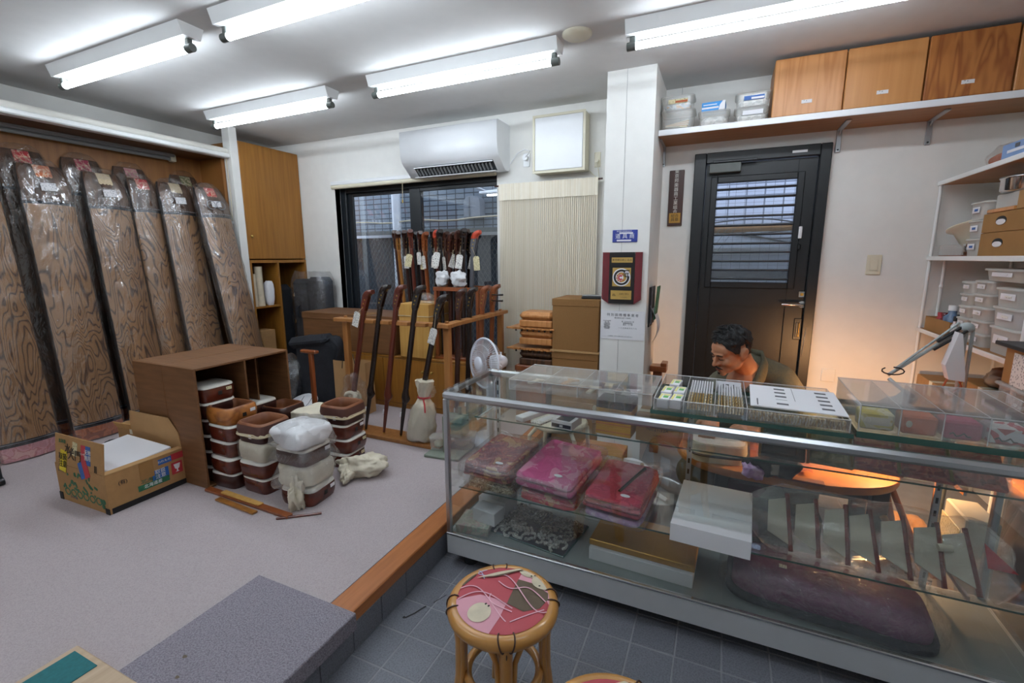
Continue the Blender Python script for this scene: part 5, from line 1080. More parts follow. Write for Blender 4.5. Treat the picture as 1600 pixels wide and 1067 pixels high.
# bag of whisk-like brushes
t = thing('brush_bag', 'clear bag holding a row of red-edged white fan brushes', 'bag', (.20, 1.755, Zl), R(-3))
TB = Matrix.Translation((0, 0, .006)) @ Matrix.Rotation(R(-40), 4, 'X')      # the brushes lean back on a slant
for k in range(7):
    x = .085+.083*k; T = TB @ Matrix.Translation((x, 0, 0)) @ Matrix.Rotation(R(-5+2*(k % 3)), 4, 'Y')
    part('brush', B().prism([(-.070, .06), (-.004, .02), (-.004, .185), (-.062, .17)], -.004, .004, 'linen', 'y', T=T).loft([[(.0075*math.cos(a), .010*math.sin(a), z) for a in [2*math.pi*j/8 for j in range(8)]] for z in (.0, .02, .18, .20)], 'redwood', True, True, T=T), t, 'white brush with a red edge')
rg = []
for k in range(26):
    x = -.05+.72*k/25; e0 = min(1, (k+1)/4, (26-k)/3); hh = .125*e0**.5
    rg.append([tuple(TB @ (Vector((x, .020*e0*math.sin(a), .11+hh*math.cos(a)*(1 if abs(math.cos(a)) < .9 else 1)))+wob((x, math.cos(a)*.1, math.sin(a)*.1), .022, 11))) for a in [2*math.pi*j/20 for j in range(20)]])
b = B(); b.loft(rg, 'wrapb', True, True); part('clear_bag', b, t, 'clear crinkled bag'); part('paper_reel', B().cyl(0, 0, -.018, .018, .012, 'linen', 14, T=TB @ Matrix.Translation((.505, -.02, .12)) @ Matrix.Rotation(R(80), 4, 'Y')), t)
part('red_card', B().prism([(0, 0), (.07, .0), (.0, .075)], 0, .001, 'red', 'y', T=TB @ Matrix.Translation((.61, .0, .09))), t)
# deck items
Zd = .1605
M['floral'] = multi('floral_paper', ['b9b3a4', 'c9c4b6', 'c2a9a4', 'aebbac', 'd2cdc0'], 16, .6, bmp=0)
t = thing('floral_box', 'flat floral patterned box at the left end of the counter deck', 'box', (-.955, 1.70, Zd), R(8)); part('base', B().box(-.075, .075, -.055, .075, 0, .018, 'floral', .002), t); part('lid', B().box(-.078, .078, -.058, .078, .0185, .042, 'floral', .002), t)
solo('white_box', 'plain white box on the deck under the tapestry pack, left end', 'box', B().box(-.075, .075, -.06, .06, 0, .085, 'paper', .002), (-.93, 1.88, Zd), R(-6))
solo('white_carton_block', 'small white block lying on the floral box at the left end', 'box', B().box(-.06, .06, -.03, .05, 0, .062, 'paper', .002), (-.905, 1.715, Zd+.0425), R(-8))
t = thing('tassel_board', 'tray of grey and white tassels under clear film on the deck', 'tassels', (-.69, 1.80, Zd), R(-8))
part('glass_plate', B().box(-.19, .19, -.125, .14, 0, .008, 'gedge', .002), t); part('backing', B().box(-.185, .185, -.12, .135, .008, .012, 'dgrey'), t)
b = B()
for k in range(130):
    x, y = random.uniform(-.175, .175), random.uniform(-.11, .125); a = random.uniform(0, 6.3); r = random.uniform(.012, .03)
    b.tube([(x+r*math.cos(a+q*.8)*(.4+.2*q), y+r*math.sin(a+q*.8)*(.4+.2*q), .017+.006*math.sin(q+k)) for q in range(5)], .0065, 'furw' if y < -.02 else 'fur', 5)
part('tassels', b, t, 'grey and white tassels', kind='stuff'); part('film', B().grid(lambda u, v: (-.19+.38*u, -.125+.265*v, .034+wob((u, v, 0), .012, 6).z), 14, 10, 'wrapb'), t)
t = thing('gold_box', 'white box with a gold lid lying on the counter deck', 'box', (-.22, 1.80, Zd), R(-2.5)); part('base', B().box(-.20, .20, -.115, .13, 0, .055, 'paper', .002), t); part('lid', B().box(-.204, .204, -.10, .134, .0555, .082, 'gold', .003), t)
t = thing('plum_cushion', 'dark plum velvet cushion pack wrapped in clear plastic on the deck', 'cushion', (.40, 1.80, Zd), R(-5))
part('cushion', B().loft([[tuple(Vector(p)+wob(p, .012, 8, 3)) for p in outline(.285*s, .13*s, zz, .4, 44)] for s, zz in ((.9, .002), (1.02, .035), (1.02, .07), (.92, .10), (.6, .112), (.1, .116))], 'plum', True), t)
part('dark_border', B().loft([[tuple(Vector(p)+wob(p, .012, 8, 3)) for p in outline(.30*s, .145*s, zz, .4, 44)] for s, zz in ((.95, .001), (1.03, .012), (1.03, .03), (.98, .036))], 'blackf', True), t)
rg = [[tuple(Vector(p)+wob(p, .018, 10, 5)) for p in outline(.325*s, .155*s, zz, .45, 60)] for s, zz in ((1.0, .004), (1.04, .04), (1.0, .085), (.9, .118), (.5, .128), (.05, .13))]
b = B(); b.loft(rg, 'wrapb', True, False); part('plastic_bag', b, t, 'clear plastic bag'); part('price_label', B().box(-.14, -.115, -.05, -.03, .118, .1195, 'tag'), t)
# upper shelf items
Zu = .6405
for lb, nm, x, y, w_, d_, h_, m, rz in (('long narrow white box on the upper glass shelf', 'narrow_box', -.775, 1.955, .05, .19, .022, 'paper', -22), ('pale printed envelope pack beside the narrow white box', 'envelope_pack', -.70, 1.93, .055, .16, .010, 'tag', -20)):
    t = thing(nm, lb, 'box', (x, y, Zu), R(rz)); part('body', B().box(-w_/2, w_/2, -d_/2, d_/2, 0, h_, m, .002), t); part('label', B().box(-w_*.3, w_*.3, -d_*.3, d_*.3, h_, h_+.0006, 'paper'), t)
t = thing('small_box', 'small white and navy box on the upper glass shelf', 'box', (-.595, 1.905, Zu), R(-8)); part('body', B().box(-.05, .05, -.055, .055, 0, .036, 'paper', .001), t); M['navy'] = mat('navy_print', '22263a', .5); part('front_print', B().box(-.046, .046, -.0565, -.055, .006, .022, 'navy'), t); part('top_print', B().box(-.03, .035, -.045, .02, .0362, .037, 'inkg'), t); part('logo', B().box(-.008, .008, -.0572, -.0565, .009, .019, 'paper'), t)
t = thing('film_boxes', 'black, yellow and white small boxes tied in a stack, upper shelf', 'box', (-.375, 1.92, Zu), R(-4)); M['ochre'] = mat('ochre_print', 'd39a1e', .5)
for k, (z0, z1, m) in enumerate(((0, .033, 'ochre'), (.0335, .066, 'ochre'), (.0665, .085, 'ink'), (.0855, .115, 'ochre'), (.1155, .150, 'ink'))): part('small_box', B().box(-.075, .075, -.055, .055, z0, z1, m, .001), t)
part('label', B().box(-.02, .074, -.0562, -.055, .09, .112, 'gold'), t); part('stripe', B().box(-.074, .074, -.056, -.055, .014, .016, 'red').box(-.074, .074, -.056, -.055, .047, .049, 'red'), t)
t = thing('kraft_box', 'kraft card box printed with dark lettering on the upper shelf', 'box', (-.195, 1.915, Zu), R(-3)); part('body', B().box(-.085, .085, -.06, .06, 0, .115, 'card2', .001), t); part('lettering', text('長尾琴糸子笠', .021, 'ink', at(FRONT, -.005, -.0602, .083)), t); part('lettering', text('No.21-12A', .019, 'ink', at(FRONT, 0, -.0602, .055)), t); part('lettering', text('10枚入', .011, 'ink', at(FRONT, 0, -.0602, .03)), t); part('flap', B().box(-.085, .0, -.03, .0, .115, .1165, 'cream'), t)
t = thing('ivory_pick', 'small ivory peg standing on the upper shelf', 'peg', (-.49, 1.99, Zu)); part('stem', B().lathe([(.0, 0), (.011, 0), (.010, .045), (.006, .055), (.012, .065), (.006, .08), (0, .082)], 'ivory', 12), t)
# flat packs leaning on the upper shelf, right half
M['blackpk'] = multi('black_pack', ['1b1719', '2a2326', '3a3034'], 18, .4); M['beigepk'] = multi('olive_pack', ['7b7452', '918a66', 'a69c76'], 18, .5); M['redpk'] = multi('red_pack', ['b04446', 'c04c4a', 'cc655c', 'a03a3e'], 18, .5)
for k, (x, w_, m, lb) in enumerate(((.25, .15, 'blackpk', 'black wrapped cloth pack lying on the upper shelf over the desk'), (.40, .14, 'beigepk', 'olive wrapped cloth pack between the black and red packs'), (.535, .15, 'redpk', 'dark red wrapped pack nearest the olive pack'), (.668, .15, 'redpk', 'middle dark red wrapped pack, upper shelf right'), (.80, .14, 'redpk', 'rightmost dark red wrapped pack on the upper shelf'))):
    t = thing('flat_pack', lb, 'fabric', (x, 1.865+.088*math.cos(R(36)), Zu+.088*math.sin(R(36))), 0, 'flat wrapped packs on the upper shelf', rot=(R(36), 0, R(-6))); part('cloth', B().box(-w_/2, w_/2, -.085, .072, .001, .016, m, .006), t); part('fold', B().box(-w_/2+.01, w_/2-.03, -.07, .06, .016, .023, m, .003), t)
    part('plastic_sleeve', B().loft([[tuple(Vector(p)+wob(p, .004, 20, k)) for p in outline(w_/2+.008, .088, zz, .2, 36)] for zz in (.0, .012, .026)], 'wrapb', True, True, T=Matrix.Translation((0, -.005, 0))), t); part('spine', B().box(-w_/2-.002, -w_/2+.008, -.088, .07, .002, .027, 'card2', .002), t)
# acrylic boxes on the counter top
Zt = .829
M['edgew'] = clear('acrylic_edge_highlight', 'ffffff', .15, .1, .5, 'f0f2f2')  # whitish haze paints the bright glint along acrylic edges
def acbox(name, label, x0, y0, w_, d_, h_, rz=0, div=(), z=Zt, cat='case', lid=True):
    t = thing(name, label, cat, (x0, y0, z), R(rz)); th = .003
    part('side_wall', B().box(0, w_, 0, th, 0, h_, 'acryl'), t); part('side_wall', B().box(0, w_, d_-th, d_, 0, h_, 'acryl'), t); part('side_wall', B().box(0, th, th, d_-th, 0, h_, 'acryl'), t); part('side_wall', B().box(w_-th, w_, th, d_-th, 0, h_, 'acryl'), t)
    if lid: part('lid', B().box(-.001, w_+.001, -.001, d_+.001, h_, h_+.003, 'acryl'), t)
    for x in div: part('partition', B().box(x-.0015, x+.0015, th, d_-th, .001, h_-.002, 'acryl'), t)
    M_ = 'paper'
    b = B()
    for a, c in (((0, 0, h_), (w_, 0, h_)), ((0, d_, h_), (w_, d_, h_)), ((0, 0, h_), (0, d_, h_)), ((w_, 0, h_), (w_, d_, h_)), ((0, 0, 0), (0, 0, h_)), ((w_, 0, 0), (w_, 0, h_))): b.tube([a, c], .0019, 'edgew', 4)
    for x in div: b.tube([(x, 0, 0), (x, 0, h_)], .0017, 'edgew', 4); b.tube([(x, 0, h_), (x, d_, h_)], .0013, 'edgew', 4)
    part('edge_highlight', b, t, 'pale rods painted as edge highlights'); return t
a1 = acbox('acrylic_case', 'long flat clear acrylic case with pale plectra, left on the counter', -.80, 1.735, .59, .30, .045, 0, (.15, .30, .45)); 
for k, (x, y, m, w_, d_) in enumerate(((.06, .15, 'ivory', .08, .03), (.20, .20, 'pale', .10, .035), (.33, .12, 'ivory', .10, .03), (.38, .22, 'ivory', .06, .05), (.50, .14, 'paper', .09, .04))):
    solo('plectrum', ('ivory plectrum', 'amber plectrum', 'long ivory plectrum', 'broad ivory plectrum', 'white plectrum')[k]+' lying in the left acrylic case, '+('first', 'second', 'third', 'fourth', 'fifth')[k]+' compartment', 'plectrum', B().prism([(-w_/2, -d_/3), (w_*.2, -d_/3), (w_/2, -d_/2-.012), (w_/2, d_/2+.012), (w_*.2, d_/3), (-w_/2, d_/3)], 0, .007, m, 'z'), (-.80+x, 1.735+y, Zt+.001), R(70+8*k), 'plectra in the acrylic case')
gp = solo('glass_slab', 'thick green-edged glass slab under the middle acrylic case', 'slab', B().box(.001, .604, .001, .379, 0, .014, 'sglass').box(0, .605, 0, .001, 0, .014, 'gedge').box(0, .605, .379, .38, 0, .014, 'gedge').box(0, .001, .001, .379, 0, .014, 'gedge').box(.604, .605, .001, .379, 0, .014, 'gedge'), (-.205, 1.655, Zt+.0005))
gp2 = solo('glass_slab', 'thick green-edged glass slab under the right acrylic case', 'slab', B().box(.001, .519, .001, .379, 0, .020, 'sglass').box(0, .52, 0, .001, 0, .020, 'gedge').box(0, .52, .379, .38, 0, .020, 'gedge').box(0, .001, .001, .379, 0, .020, 'gedge').box(.519, .52, .001, .379, 0, .020, 'gedge'), (.41, 1.675, Zt+.0005), R(-1))
a2 = acbox('acrylic_case', 'middle acrylic case with green packets, picks and papers', -.195, 1.665, .585, .38, .040, 0, (.10, .20, .30), Zt+.015, lid=False)
M['greenb'] = mat('bright_green_print', '5cae50', .5); M['yellb'] = mat('pale_yellow_print', 'e2dc8a', .5)
M['greenpk'] = multi('green_yellow_packet', ['e8e8e0', 'dfe3d0', 'd8d36a', '4fae4a'], 9, .5, bmp=0)
for k, (x, y) in enumerate(((.03, .06), (.073, .07), (.03, .17), (.075, .18), (.05, .29))):
    t = thing('pick_packet', ('front left', 'front right', 'middle left', 'middle right', 'rear')[k]+' white and green packet in the middle acrylic case', 'packet', (-.195+x, 1.665+y, Zt+.016), R(-4), 'green packets'); part('card', B().box(-.019, .019, -.045, .045, 0, .032, 'paper', .002), t); part('print', B().box(-.004, .013, -.012, .012, .032, .0326, 'greenb', 0).box(-.017, -.009, -.035, .035, .032, .0324, 'yellb').box(-.006, .016, .018, .036, .032, .0324, 'yellb'), t)
M['pick'] = multi('amber_picks', ['8a6a3a', 'b08a4a', 'cbb98a', 'd8d3c8'], 60, .4, stretch=(6, 1, 1))
for k in range(9):
    y = .03+.038*k
    for x0, x1 in ((.108, .192), (.208, .292)):
        b = B()
        for j in range(9): xx = x0+(x1-x0)*(j+.5)/9; b.box(xx-.0030, xx+.0030, -.012, .012, 0, .030, 'pick' if k < 4 else 'paper', T=Matrix.Rotation(R(-20), 4, 'X'))
        solo('pick_row', 'rows of small amber finger picks standing in the middle acrylic case', 'picks', b, (-.195, 1.665+y, Zt+.0205), group='rows of finger picks', kind='stuff')
b = B()
for j in range(26): b.box(.306+.0105*j, .314+.0105*j, .012, .03, .001, .028, 'pick')
solo('pick_row', 'row of amber picks along the front under the white catalogue sheets', 'picks', b, (-.195, 1.665, Zt+.0155), kind='stuff')
t = thing('size_card', 'small white card with number seventeen in the middle acrylic case', 'card', (.05, 1.985, Zt+.0165)); part('card', B().box(-.045, .045, 0, .002, 0, .045, 'paper'), t); part('lettering', text('17-1', .028, 'ink', at(FRONT, 0, -.0003, .024)), t)
t = thing('catalogue_sheets', 'white catalogue sheets with small pictures lying on the middle acrylic case', 'paper', (.115, 1.70, Zt+.0565), R(-2)); part('sheet', B().box(0, .275, 0, .29, 0, .003, 'paper'), t); part('sheet', B().box(.01, .14, .0, .10, .0032, .0045, 'paper'), t)
for i in range(2):
    for j in range(5): part('printed_picture', B().box(.08+.13*i, .115+.13*i, .04+.05*j, .058+.05*j, .0046 if (i == 0 and j < 1) else .0031, .005 if (i == 0 and j < 1) else .0035, 'inkg'), t)
part('print_line', B().box(.138, .1395, .02, .28, .0031, .0034, 'inkg').box(.02, .024, .01, .09, .0046, .0049, 'inkg'), t)
a3 = acbox('acrylic_case', 'right acrylic case with four compartments of coloured packets', .415, 1.685, .46, .36, .082, -1, (.10, .20, .30, .40), Zt+.021)
M['yellowpk'] = multi('yellow_packet', ['d6c23a', 'ddd07a', 'e6e0b8', 'c9b060'], 10, .5, bmp=0); M['orangepk'] = mat('orange_packet', 'cf6a3a', .6, var=.12); M['pinkpk'] = mat('pink_packet', 'b23a60', .4, var=.15); M['whitepk'] = multi('white_red_packet', ['d8d4d0', 'e6e2de', 'c23a48', 'dcd8d4'], 10, .5, bmp=0)
for k, (m, lb, h_) in enumerate((('yellowpk', 'yellow', .055), ('orangepk', 'orange', .058), ('pinkpk', 'pink and red', .055), ('whitepk', 'white and red', .052), ('whitepk', 'pale', .05))):
    for j in range(1):
        t = thing('packet', lb+' packet in the right acrylic case, '+('front' if j == 0 else 'second behind the front'), 'packet', (.415+.05+.10*k+(.002 if k else 0)-(.018 if k == 4 else 0), 1.735+.09*j, Zt+.0225), R(-1), 'packets in the right acrylic case')
        w2 = .043 if k < 4 else .024
        part('body', B().box(-w2, w2, -.035, .035, 0, h_, m, .006), t); part('band', B().box(-w2*.5, w2*.7, -.0365, -.035, h_*.3, h_*.75, 'cream' if k == 0 else ('pinkpk' if k == 2 else 'paper' if k == 3 else m)), t)
        if j == 0 and k in (2, 3): part('ink_marks', B().tube([(-.03+.008*q, -.0372, .016+.006*math.sin(q*2)) for q in range(7)], .0022, 'ink', 5), t)
        if j == 0 and k == 3: part('red_print', B().prism([(-.03, .048), (.01, .048), (-.01, .03)], -.0372, -.036, 'red', 'y'), t)
        if j == 0 and k in (0, 1): part('sticker', B().ell((-.025, -.0365, h_*.55), (.008, .001, .011), 'cream', 12, 6), t)
# ------------------------------------------------------------------ rattan stools
M['s_red'] = mat('stool_red_print', 'b0464f', .6, var=.05); M['s_pink'] = mat('stool_pink_print', 'cf93a0', .6, var=.04); M['s_brown'] = mat('stool_brown_print', '5a4a38', .6); M['s_cream'] = mat('stool_cream_print', 'c9bda4', .6, var=.08, vs=30); M['s_line'] = mat('stool_line_print', 'd9a6b4', .6); M['s_lav'] = mat('stool_lavender_print', 'a9a7c6', .6)
def stool(label, x, y, rz):
    t = thing('rattan_stool', label, 'stool', (x, y, 0), rz, 'rattan stools'); RR = .138; H_ = .412
    part('seat_ring', B().tube([(RR*math.cos(2*math.pi*k/40), RR*math.sin(2*math.pi*k/40), H_) for k in range(40)], .0205, 'rattan', 12, loop=True), t)
    part('under_ring', B().tube([(.125*math.cos(2*math.pi*k/36), .125*math.sin(2*math.pi*k/36), H_-.028) for k in range(36)], .011, 'rattan', 8, loop=True), t)
    def dz(px, py): return H_+.018+.012*max(0, 1-(px*px+py*py)/.0183)
    rs_ = [.1345*k/14 for k in range(14, -1, -1)]
    part('cushion', B().lathe([(.0, H_-.004), (.12, H_-.004), (.135, H_+.006)]+[(q, dz(q, 0)) for q in rs_], 's_red', 48), t)
    cr, sr = math.cos(-rz), math.sin(-rz); RC = .1338
    def uv(u, v):      # u across, v away from the shop door side: pattern as the cloth lies on this stool
        wx, wy = (.911*u-.412*v)*RC, (.412*u+.911*v)*RC; return (wx*cr-wy*sr, wx*sr+wy*cr)
    lift = [0.0006]
    def patch(poly, m, nm='printed_patch', tn=3):   # flat print on the domed cushion
        P_ = []
        for u, v in poly: q = math.hypot(u, v); P_.append(uv(u, v) if q <= .985 else uv(u/q*.985, v/q*.985))
        bm = bmesh.new(); vs = [bm.verts.new((px, py, 0)) for px, py in P_]; bm.faces.new(vs)
        bmesh.ops.triangulate(bm, faces=bm.faces[:]); bmesh.ops.subdivide_edges(bm, edges=bm.edges[:], cuts=tn, use_grid_fill=True)
        for vv in bm.verts: vv.co.z = dz(vv.co.x, vv.co.y)+lift[0]
        for f in bm.faces:
            f.normal_update()
            if f.normal.z < 0: f.normal_flip()
        lift[0] += .0003
        me = bpy.data.meshes.new(nm); bm.to_mesh(me); bm.free(); me.materials.append(M[m]); return part(nm, me, t)
    def arc(a0, a1, n=16): return [(math.cos(R(a0+(a1-a0)*k/n)), math.sin(R(a0+(a1-a0)*k/n))) for k in range(n+1)]
    patch([(.34, .51)]+[(.50, .95)]+arc(60, -12)+[(.7, .39)], 's_pink'); patch([(.34, .51), (.66, .39), (.97, .13), (.95, -.07), (.76, -.34), (.42, -.45), (.09, -.25)], 's_brown')
    patch([(-.47, .02), (-.1, -.14), (.08, -.25), (-.05, -.60)]+arc(-105, -178), 's_pink'); patch(arc(158, 128, 6)+[(-.62, .70), (-.86, .38)], 's_brown')
    patch([(-.02, -.62), (.08, -.28), (.40, -.47), (.72, -.40)]+arc(-32, -92), 's_red')
    def disc(cu, cv, r, m): return patch([(cu+r*math.cos(2*math.pi*k/24), cv+r*math.sin(2*math.pi*k/24)) for k in range(24)], m, tn=1)
    disc(.62, .84, .25, 's_cream'); disc(.88, .46, .25, 's_cream'); disc(-.47, -.46, .24, 's_cream')
    b = B()
    def ln(f, m, w_=.0017, n=26):
        P_ = [uv(*f(k/n)) for k in range(n+1)]; ribbon(b, [(x_, y_, dz(x_, y_)+lift[0]) for x_, y_ in P_], w_, (0, 0, 1), .0003, m)
    ln(lambda u: (-.93+1.0*u, .28-.75*u+.25*math.sin(u*4.5)), 's_line'); ln(lambda u: (-.95+1.15*u, -.05+.22*math.sin(u*4.0)-.18*u), 's_line'); ln(lambda u: (-.25-.2*math.sin(u*3.1)+.45*u, .02-.5*u), 's_line'); ln(lambda u: (-.2+1.1*u, .60-.95*u+.25*math.sin(u*6)), 's_line'); ln(lambda u: (-.1+1.0*u, .42-.5*u-.12*math.sin(u*7)), 's_line'); ln(lambda u: (.15+.7*u, -.72+.35*u), 's_line')
    ln(lambda u: (-.58+.16*u, .86-.35*u+.1*math.sin(u*3)), 's_lav', .0013); ln(lambda u: (-.42+.15*math.cos(u*4+1), .62+.25*u), 's_lav', .0013)
    for cu, cv in ((.70, .66), (.62, .63), (.78, .30), (-.30, -.34), (-.36, -.28)): ln(lambda u: (cu+.03*u, cv+.03*u), 'ink', .0022, 2)
    part('printed_lines', b, t, kind='stuff'); lift[0] += .0004
    patch([(-.60, .58), (-.12, .76), (.40, 1.0), (.44, .90), (.02, .70), (-.2, .62)], 's_cream'); patch([(-.58, .57), (-.2, .615), (.02, .69), (.44, .89), (.45, .85), (.0, .63), (-.2, .57)], 's_brown')
    for a in (45, 135, 225, 315):
        c, s = math.cos(R(a)), math.sin(R(a))
        prof = [(.128, .40), (.120, .30), (.122, .20), (.135, .10), (.155, .0)]
        part('leg', B().tube([(r*c, r*s, z) for r, z in prof], [.0175, .018, .018, .0175, .016], 'rattan', 10), t)
        b = B()
        for sg in (-1, 1):
            f = lambda r, da, z: (r*math.cos(R(a+sg*da)), r*math.sin(R(a+sg*da)), z)
            b.tube([f(.150, 9, .02), f(.128, 9.5, .12), f(.117, 10.5, .25), f(.118, 12, .33), f(.121, 20, .375), f(.124, 34, .398), f(.125, 44, .402)], .0075, 'rattan', 7)
        part('arch_cane', b, t)
        b = B()
        for da in (-6, 6):
            ph = R(a+da); b.tube([((RR+.0225*math.cos(q))*math.cos(ph+.05*math.sin(q)*(1 if da > 0 else -1)), (RR+.0225*math.cos(q))*math.sin(ph+.05*math.sin(q)*(1 if da > 0 else -1)), H_+.0225*math.sin(q)) for q in [2*math.pi*k/16 for k in range(16)]], .0022, 'bind', 5, loop=True)
        b.tube([((.128+.016*math.cos(q))*c, (.128+.016*math.cos(q))*s, .375+.016*math.sin(q)) for q in [2*math.pi*k/12 for k in range(12)]], .002, 'bind', 5, loop=True)
        part('binding', b, t)
    part('lower_ring', B().tube([(.105*math.cos(2*math.pi*k/36), .105*math.sin(2*math.pi*k/36), .20) for k in range(36)], .0125, 'rattan', 10, loop=True), t)
    return t
stool('rattan stool with a red and brown patterned cushion before the counter', -.507, 1.048, R(-16))
stool('second rattan stool, only its red cushion top showing at the bottom edge', -.135, .79, R(28))
# ------------------------------------------------------------------ low desk and work items
dk = thing('work_desk', 'low orange-brown desk with rounded front behind the counter', 'desk', (.31, 2.36, 0))
P = [(-.46, .27)]+[(.46*math.copysign(abs(math.cos(a))**.75, math.cos(a))-.01, .10-.362*math.sin(a)**.8*(1+.12*math.cos(a+2.2))) for a in [math.pi-math.pi*k/28 for k in range(29)]]+[(.45, .27)]
b = B(); b.loft([[(x*.985, y*.985, .418) for x, y in P], [(x, y, .428) for x, y in P], [(x, y, .446) for x, y in P], [(x*.99, y*.99, .452) for x, y in P]], 'desk', True); part('desk_top', b, dk)
for x, y in ((-.25, -.06), (.36, -.06), (-.36, .22), (.36, .22)): part('leg', B().box(x-.03, x+.03, y-.03, y+.03, 0, .418, 'deskleg', .004), dk)
part('apron', B().box(-.22, .33, -.04, -.02, .33, .418, 'deskleg'), dk)
t = thing('shamisen_drum', 'drum with a white skin being worked on at the low desk', 'drum', (.03, 2.30, .4525), R(6), 'shamisen drum bodies')
part('body', B().loft([outline(.12, .115, 0, .5), outline(.125, .12, .05, .5), outline(.12, .115, .09, .5)], 'ivory', True), t); part('drum_skin', B().loft([outline(.122, .117, .085, .5), outline(.10, .095, .098, .5), outline(.02, .02, .1, .5)], 'skin', True), t); part('cord_band', B().tube(outline(.126, .121, .035, .5), .006, 'dgrey', 6, loop=True), t)
solo('wood_board', 'upright tan wooden board at the left end of the low desk', 'board', B().box(0, .10, 0, .02, 0, .13, 'pale', .003), (-.13, 2.42, .4525), R(10))
solo('orange_cloth', 'orange cloth spread on the desk beside the white drum', 'cloth', B().grid(lambda u, v: (.0+.24*u, .0+.22*v, .01+.09*v*(1-u*.5)+wob((u*2, v*2, 0), .02, 3).z), 12, 10, 'orange'), (.17, 2.22, .455))
t = thing('cloth_pouch', 'dark crumpled pouch with a pale tab on the desk front', 'pouch', (.24, 2.14, .4525), R(10)); part('body', blob((0, 0, .045), (.10, .04, .045), 'blackf', 6, .4), t); part('tab', B().box(-.01, .02, -.048, -.044, .03, .075, 'tub', .001), t); part('inner_cloth', blob((-.07, -.02, .03), (.04, .03, .03), 'lilac', 8, .5), t)
solo('wood_blank', 'small reddish wood blank lying on the desk edge', 'wood', B().box(0, .20, 0, .04, 0, .010, 'brown3', .002), (.24, 2.135, .4525), R(-3))
for k, (x, y) in enumerate(((.10, 2.26), (.44, 2.28))):
    pass
solo('black_crate', 'dark toolbox standing under the low desk', 'box', B().box(-.22, .2, -.05, .06, 0, .30, 'blackf', .01), (.25, 2.19, 0)); solo('crumpled_bag', 'crumpled grey plastic bag under the desk on the floor', 'bag', blob((0, 0, .08), (.12, .05, .07), 'wrapb', 7, .4), (.62, 2.2, 0)); solo('striped_cloth', 'blue-grey striped cloth roll on the floor below the white box', 'cloth', blob((0, 0, .09), (.09, .06, .09), M.setdefault('stripec', multi('striped_cloth', ['2a3440', '3c4a58', '6f8090'], 1.0, .8, stretch=(2, 2, 60), interp='CONSTANT')), 5, .2), (.13, 2.16, 0))
# floor items behind the counter
t = thing('uchiwa_fan', 'white round hand fan printed with a green leaf behind the counter', 'fan', (-.42, 2.62, .10), rot=(R(38), R(8), R(-30)))
part('leaf', B().lathe([(0, 0), (.15, 0), (.15, .003), (0, .004)], 'paper', 28, T=Matrix.Scale(.8, 4, (0, 1, 0))), t)
b = B()
b.tube([(-.10, -.02, .0045), (-.02, .0, .005), (.12, .03, .0045)], .005, 'green', 4, flat=.3)
for k in range(6): b.tube([(-.09+.035*k, -.018+.007*k, .0048), (-.11+.035*k, .05+.005*k, .0045)], .004, 'green', 4, flat=.3); b.tube([(-.09+.035*k, -.018+.007*k, .0048), (-.06+.035*k, -.075+.005*k, .0045)], .004, 'green', 4, flat=.3)
part('leaf_print', b, t, 'green leaf print'); part('handle', B().box(.13, .26, -.012, .012, 0, .006, 'paper', .002), t)
b = B(); b.lathe([(.0, .004), (.10, .005), (.15, .10), (.162, .16), (.17, .165), (.165, .17), (.155, .162), (.145, .10), (.095, .012), (0, .01)], 'steel', 32, caps=False)
t = thing('steel_bowl', 'large steel bowl with a rim on the floor behind the counter', 'bowl', (-.25, 2.40, 0)); part('bowl', b, t); solo('wood_spatula', 'light wooden stick standing in the steel bowl', 'stick', B().tube([(0, 0, 0), (-.06, .03, .26)], .010, 'pale', 8), (-.27, 2.40, .022))
solo('plastic_sack', 'white crumpled plastic sack behind the hand fan', 'bag', blob((0, 0, .07), (.13, .09, .07), 'wrapb', 3, .35), (-.28, 2.75, 0)); solo('shoe', 'grey slipper on the tiles left of the desk leg', 'shoe', B().ell((0, 0, .035), (.05, .12, .035), 'inkg', 16, 10, nz=.1), (-.19, 2.60, 0), R(50))
t = thing('terracotta_block', 'red-brown carton on the tiled floor behind the kraft box', 'box', (-.62, 2.75, 0)); part('body', B().box(-.14, .14, -.1, .1, 0, .20, 'card2', .003), t); part('flap', B().box(-.14, .14, -.102, -.1, .12, .2, 'carton'), t)
solo('wood_lath', 'slanted orange-brown wooden lath right of the desk', 'stick', B().tube([(0, 0, 0), (-.20, .05, .32)], .014, 'pale', 6), (.86, 2.14, .02)); t = thing('angle_frame', 'red-brown wooden frame leaning right of the desk', 'frame', (.80, 2.36, 0)); part('bar', B().tube([(0, 0, .01), (-.10, .02, .42)], .016, 'brown3', 6), t); part('bar', B().tube([(.1, .05, .01), (-.08, .03, .42)], .014, 'brown3', 6), t)
t = thing('cream_machine', 'cream metal cabinet-like machine right of the desk, seen through glass', 'machine', (.985, 2.22, 0)); part('body', B().box(-.10, -.0, -.10, .08, 0, .42, 'cream', .006), t); part('panel', B().box(-.102, -.10, -.07, .09, .2, .36, 'tagc', .001), t); part('knob', B().cyl(0, 0, 0, .03, .03, 'pale', 14, T=Matrix.Translation((-.10, .02, .12)) @ Matrix.Rotation(R(-90), 4, 'Y')), t)
solo('sawdust_bag', 'tan cloth heap on the floor beside the cream machine', 'cloth', blob((0, 0, .07), (.12, .10, .07), 'pale', 9, .4), (.85, 2.62, 0)); solo('floor_cable', 'black cable looped on the floor right of the desk', 'cable', B().tube([(.08*math.cos(k*.7)*(1+.05*k), .06*math.sin(k*.7), .006+.001*k) for k in range(16)], .004, 'ink', 6), (.90, 2.40, 0))
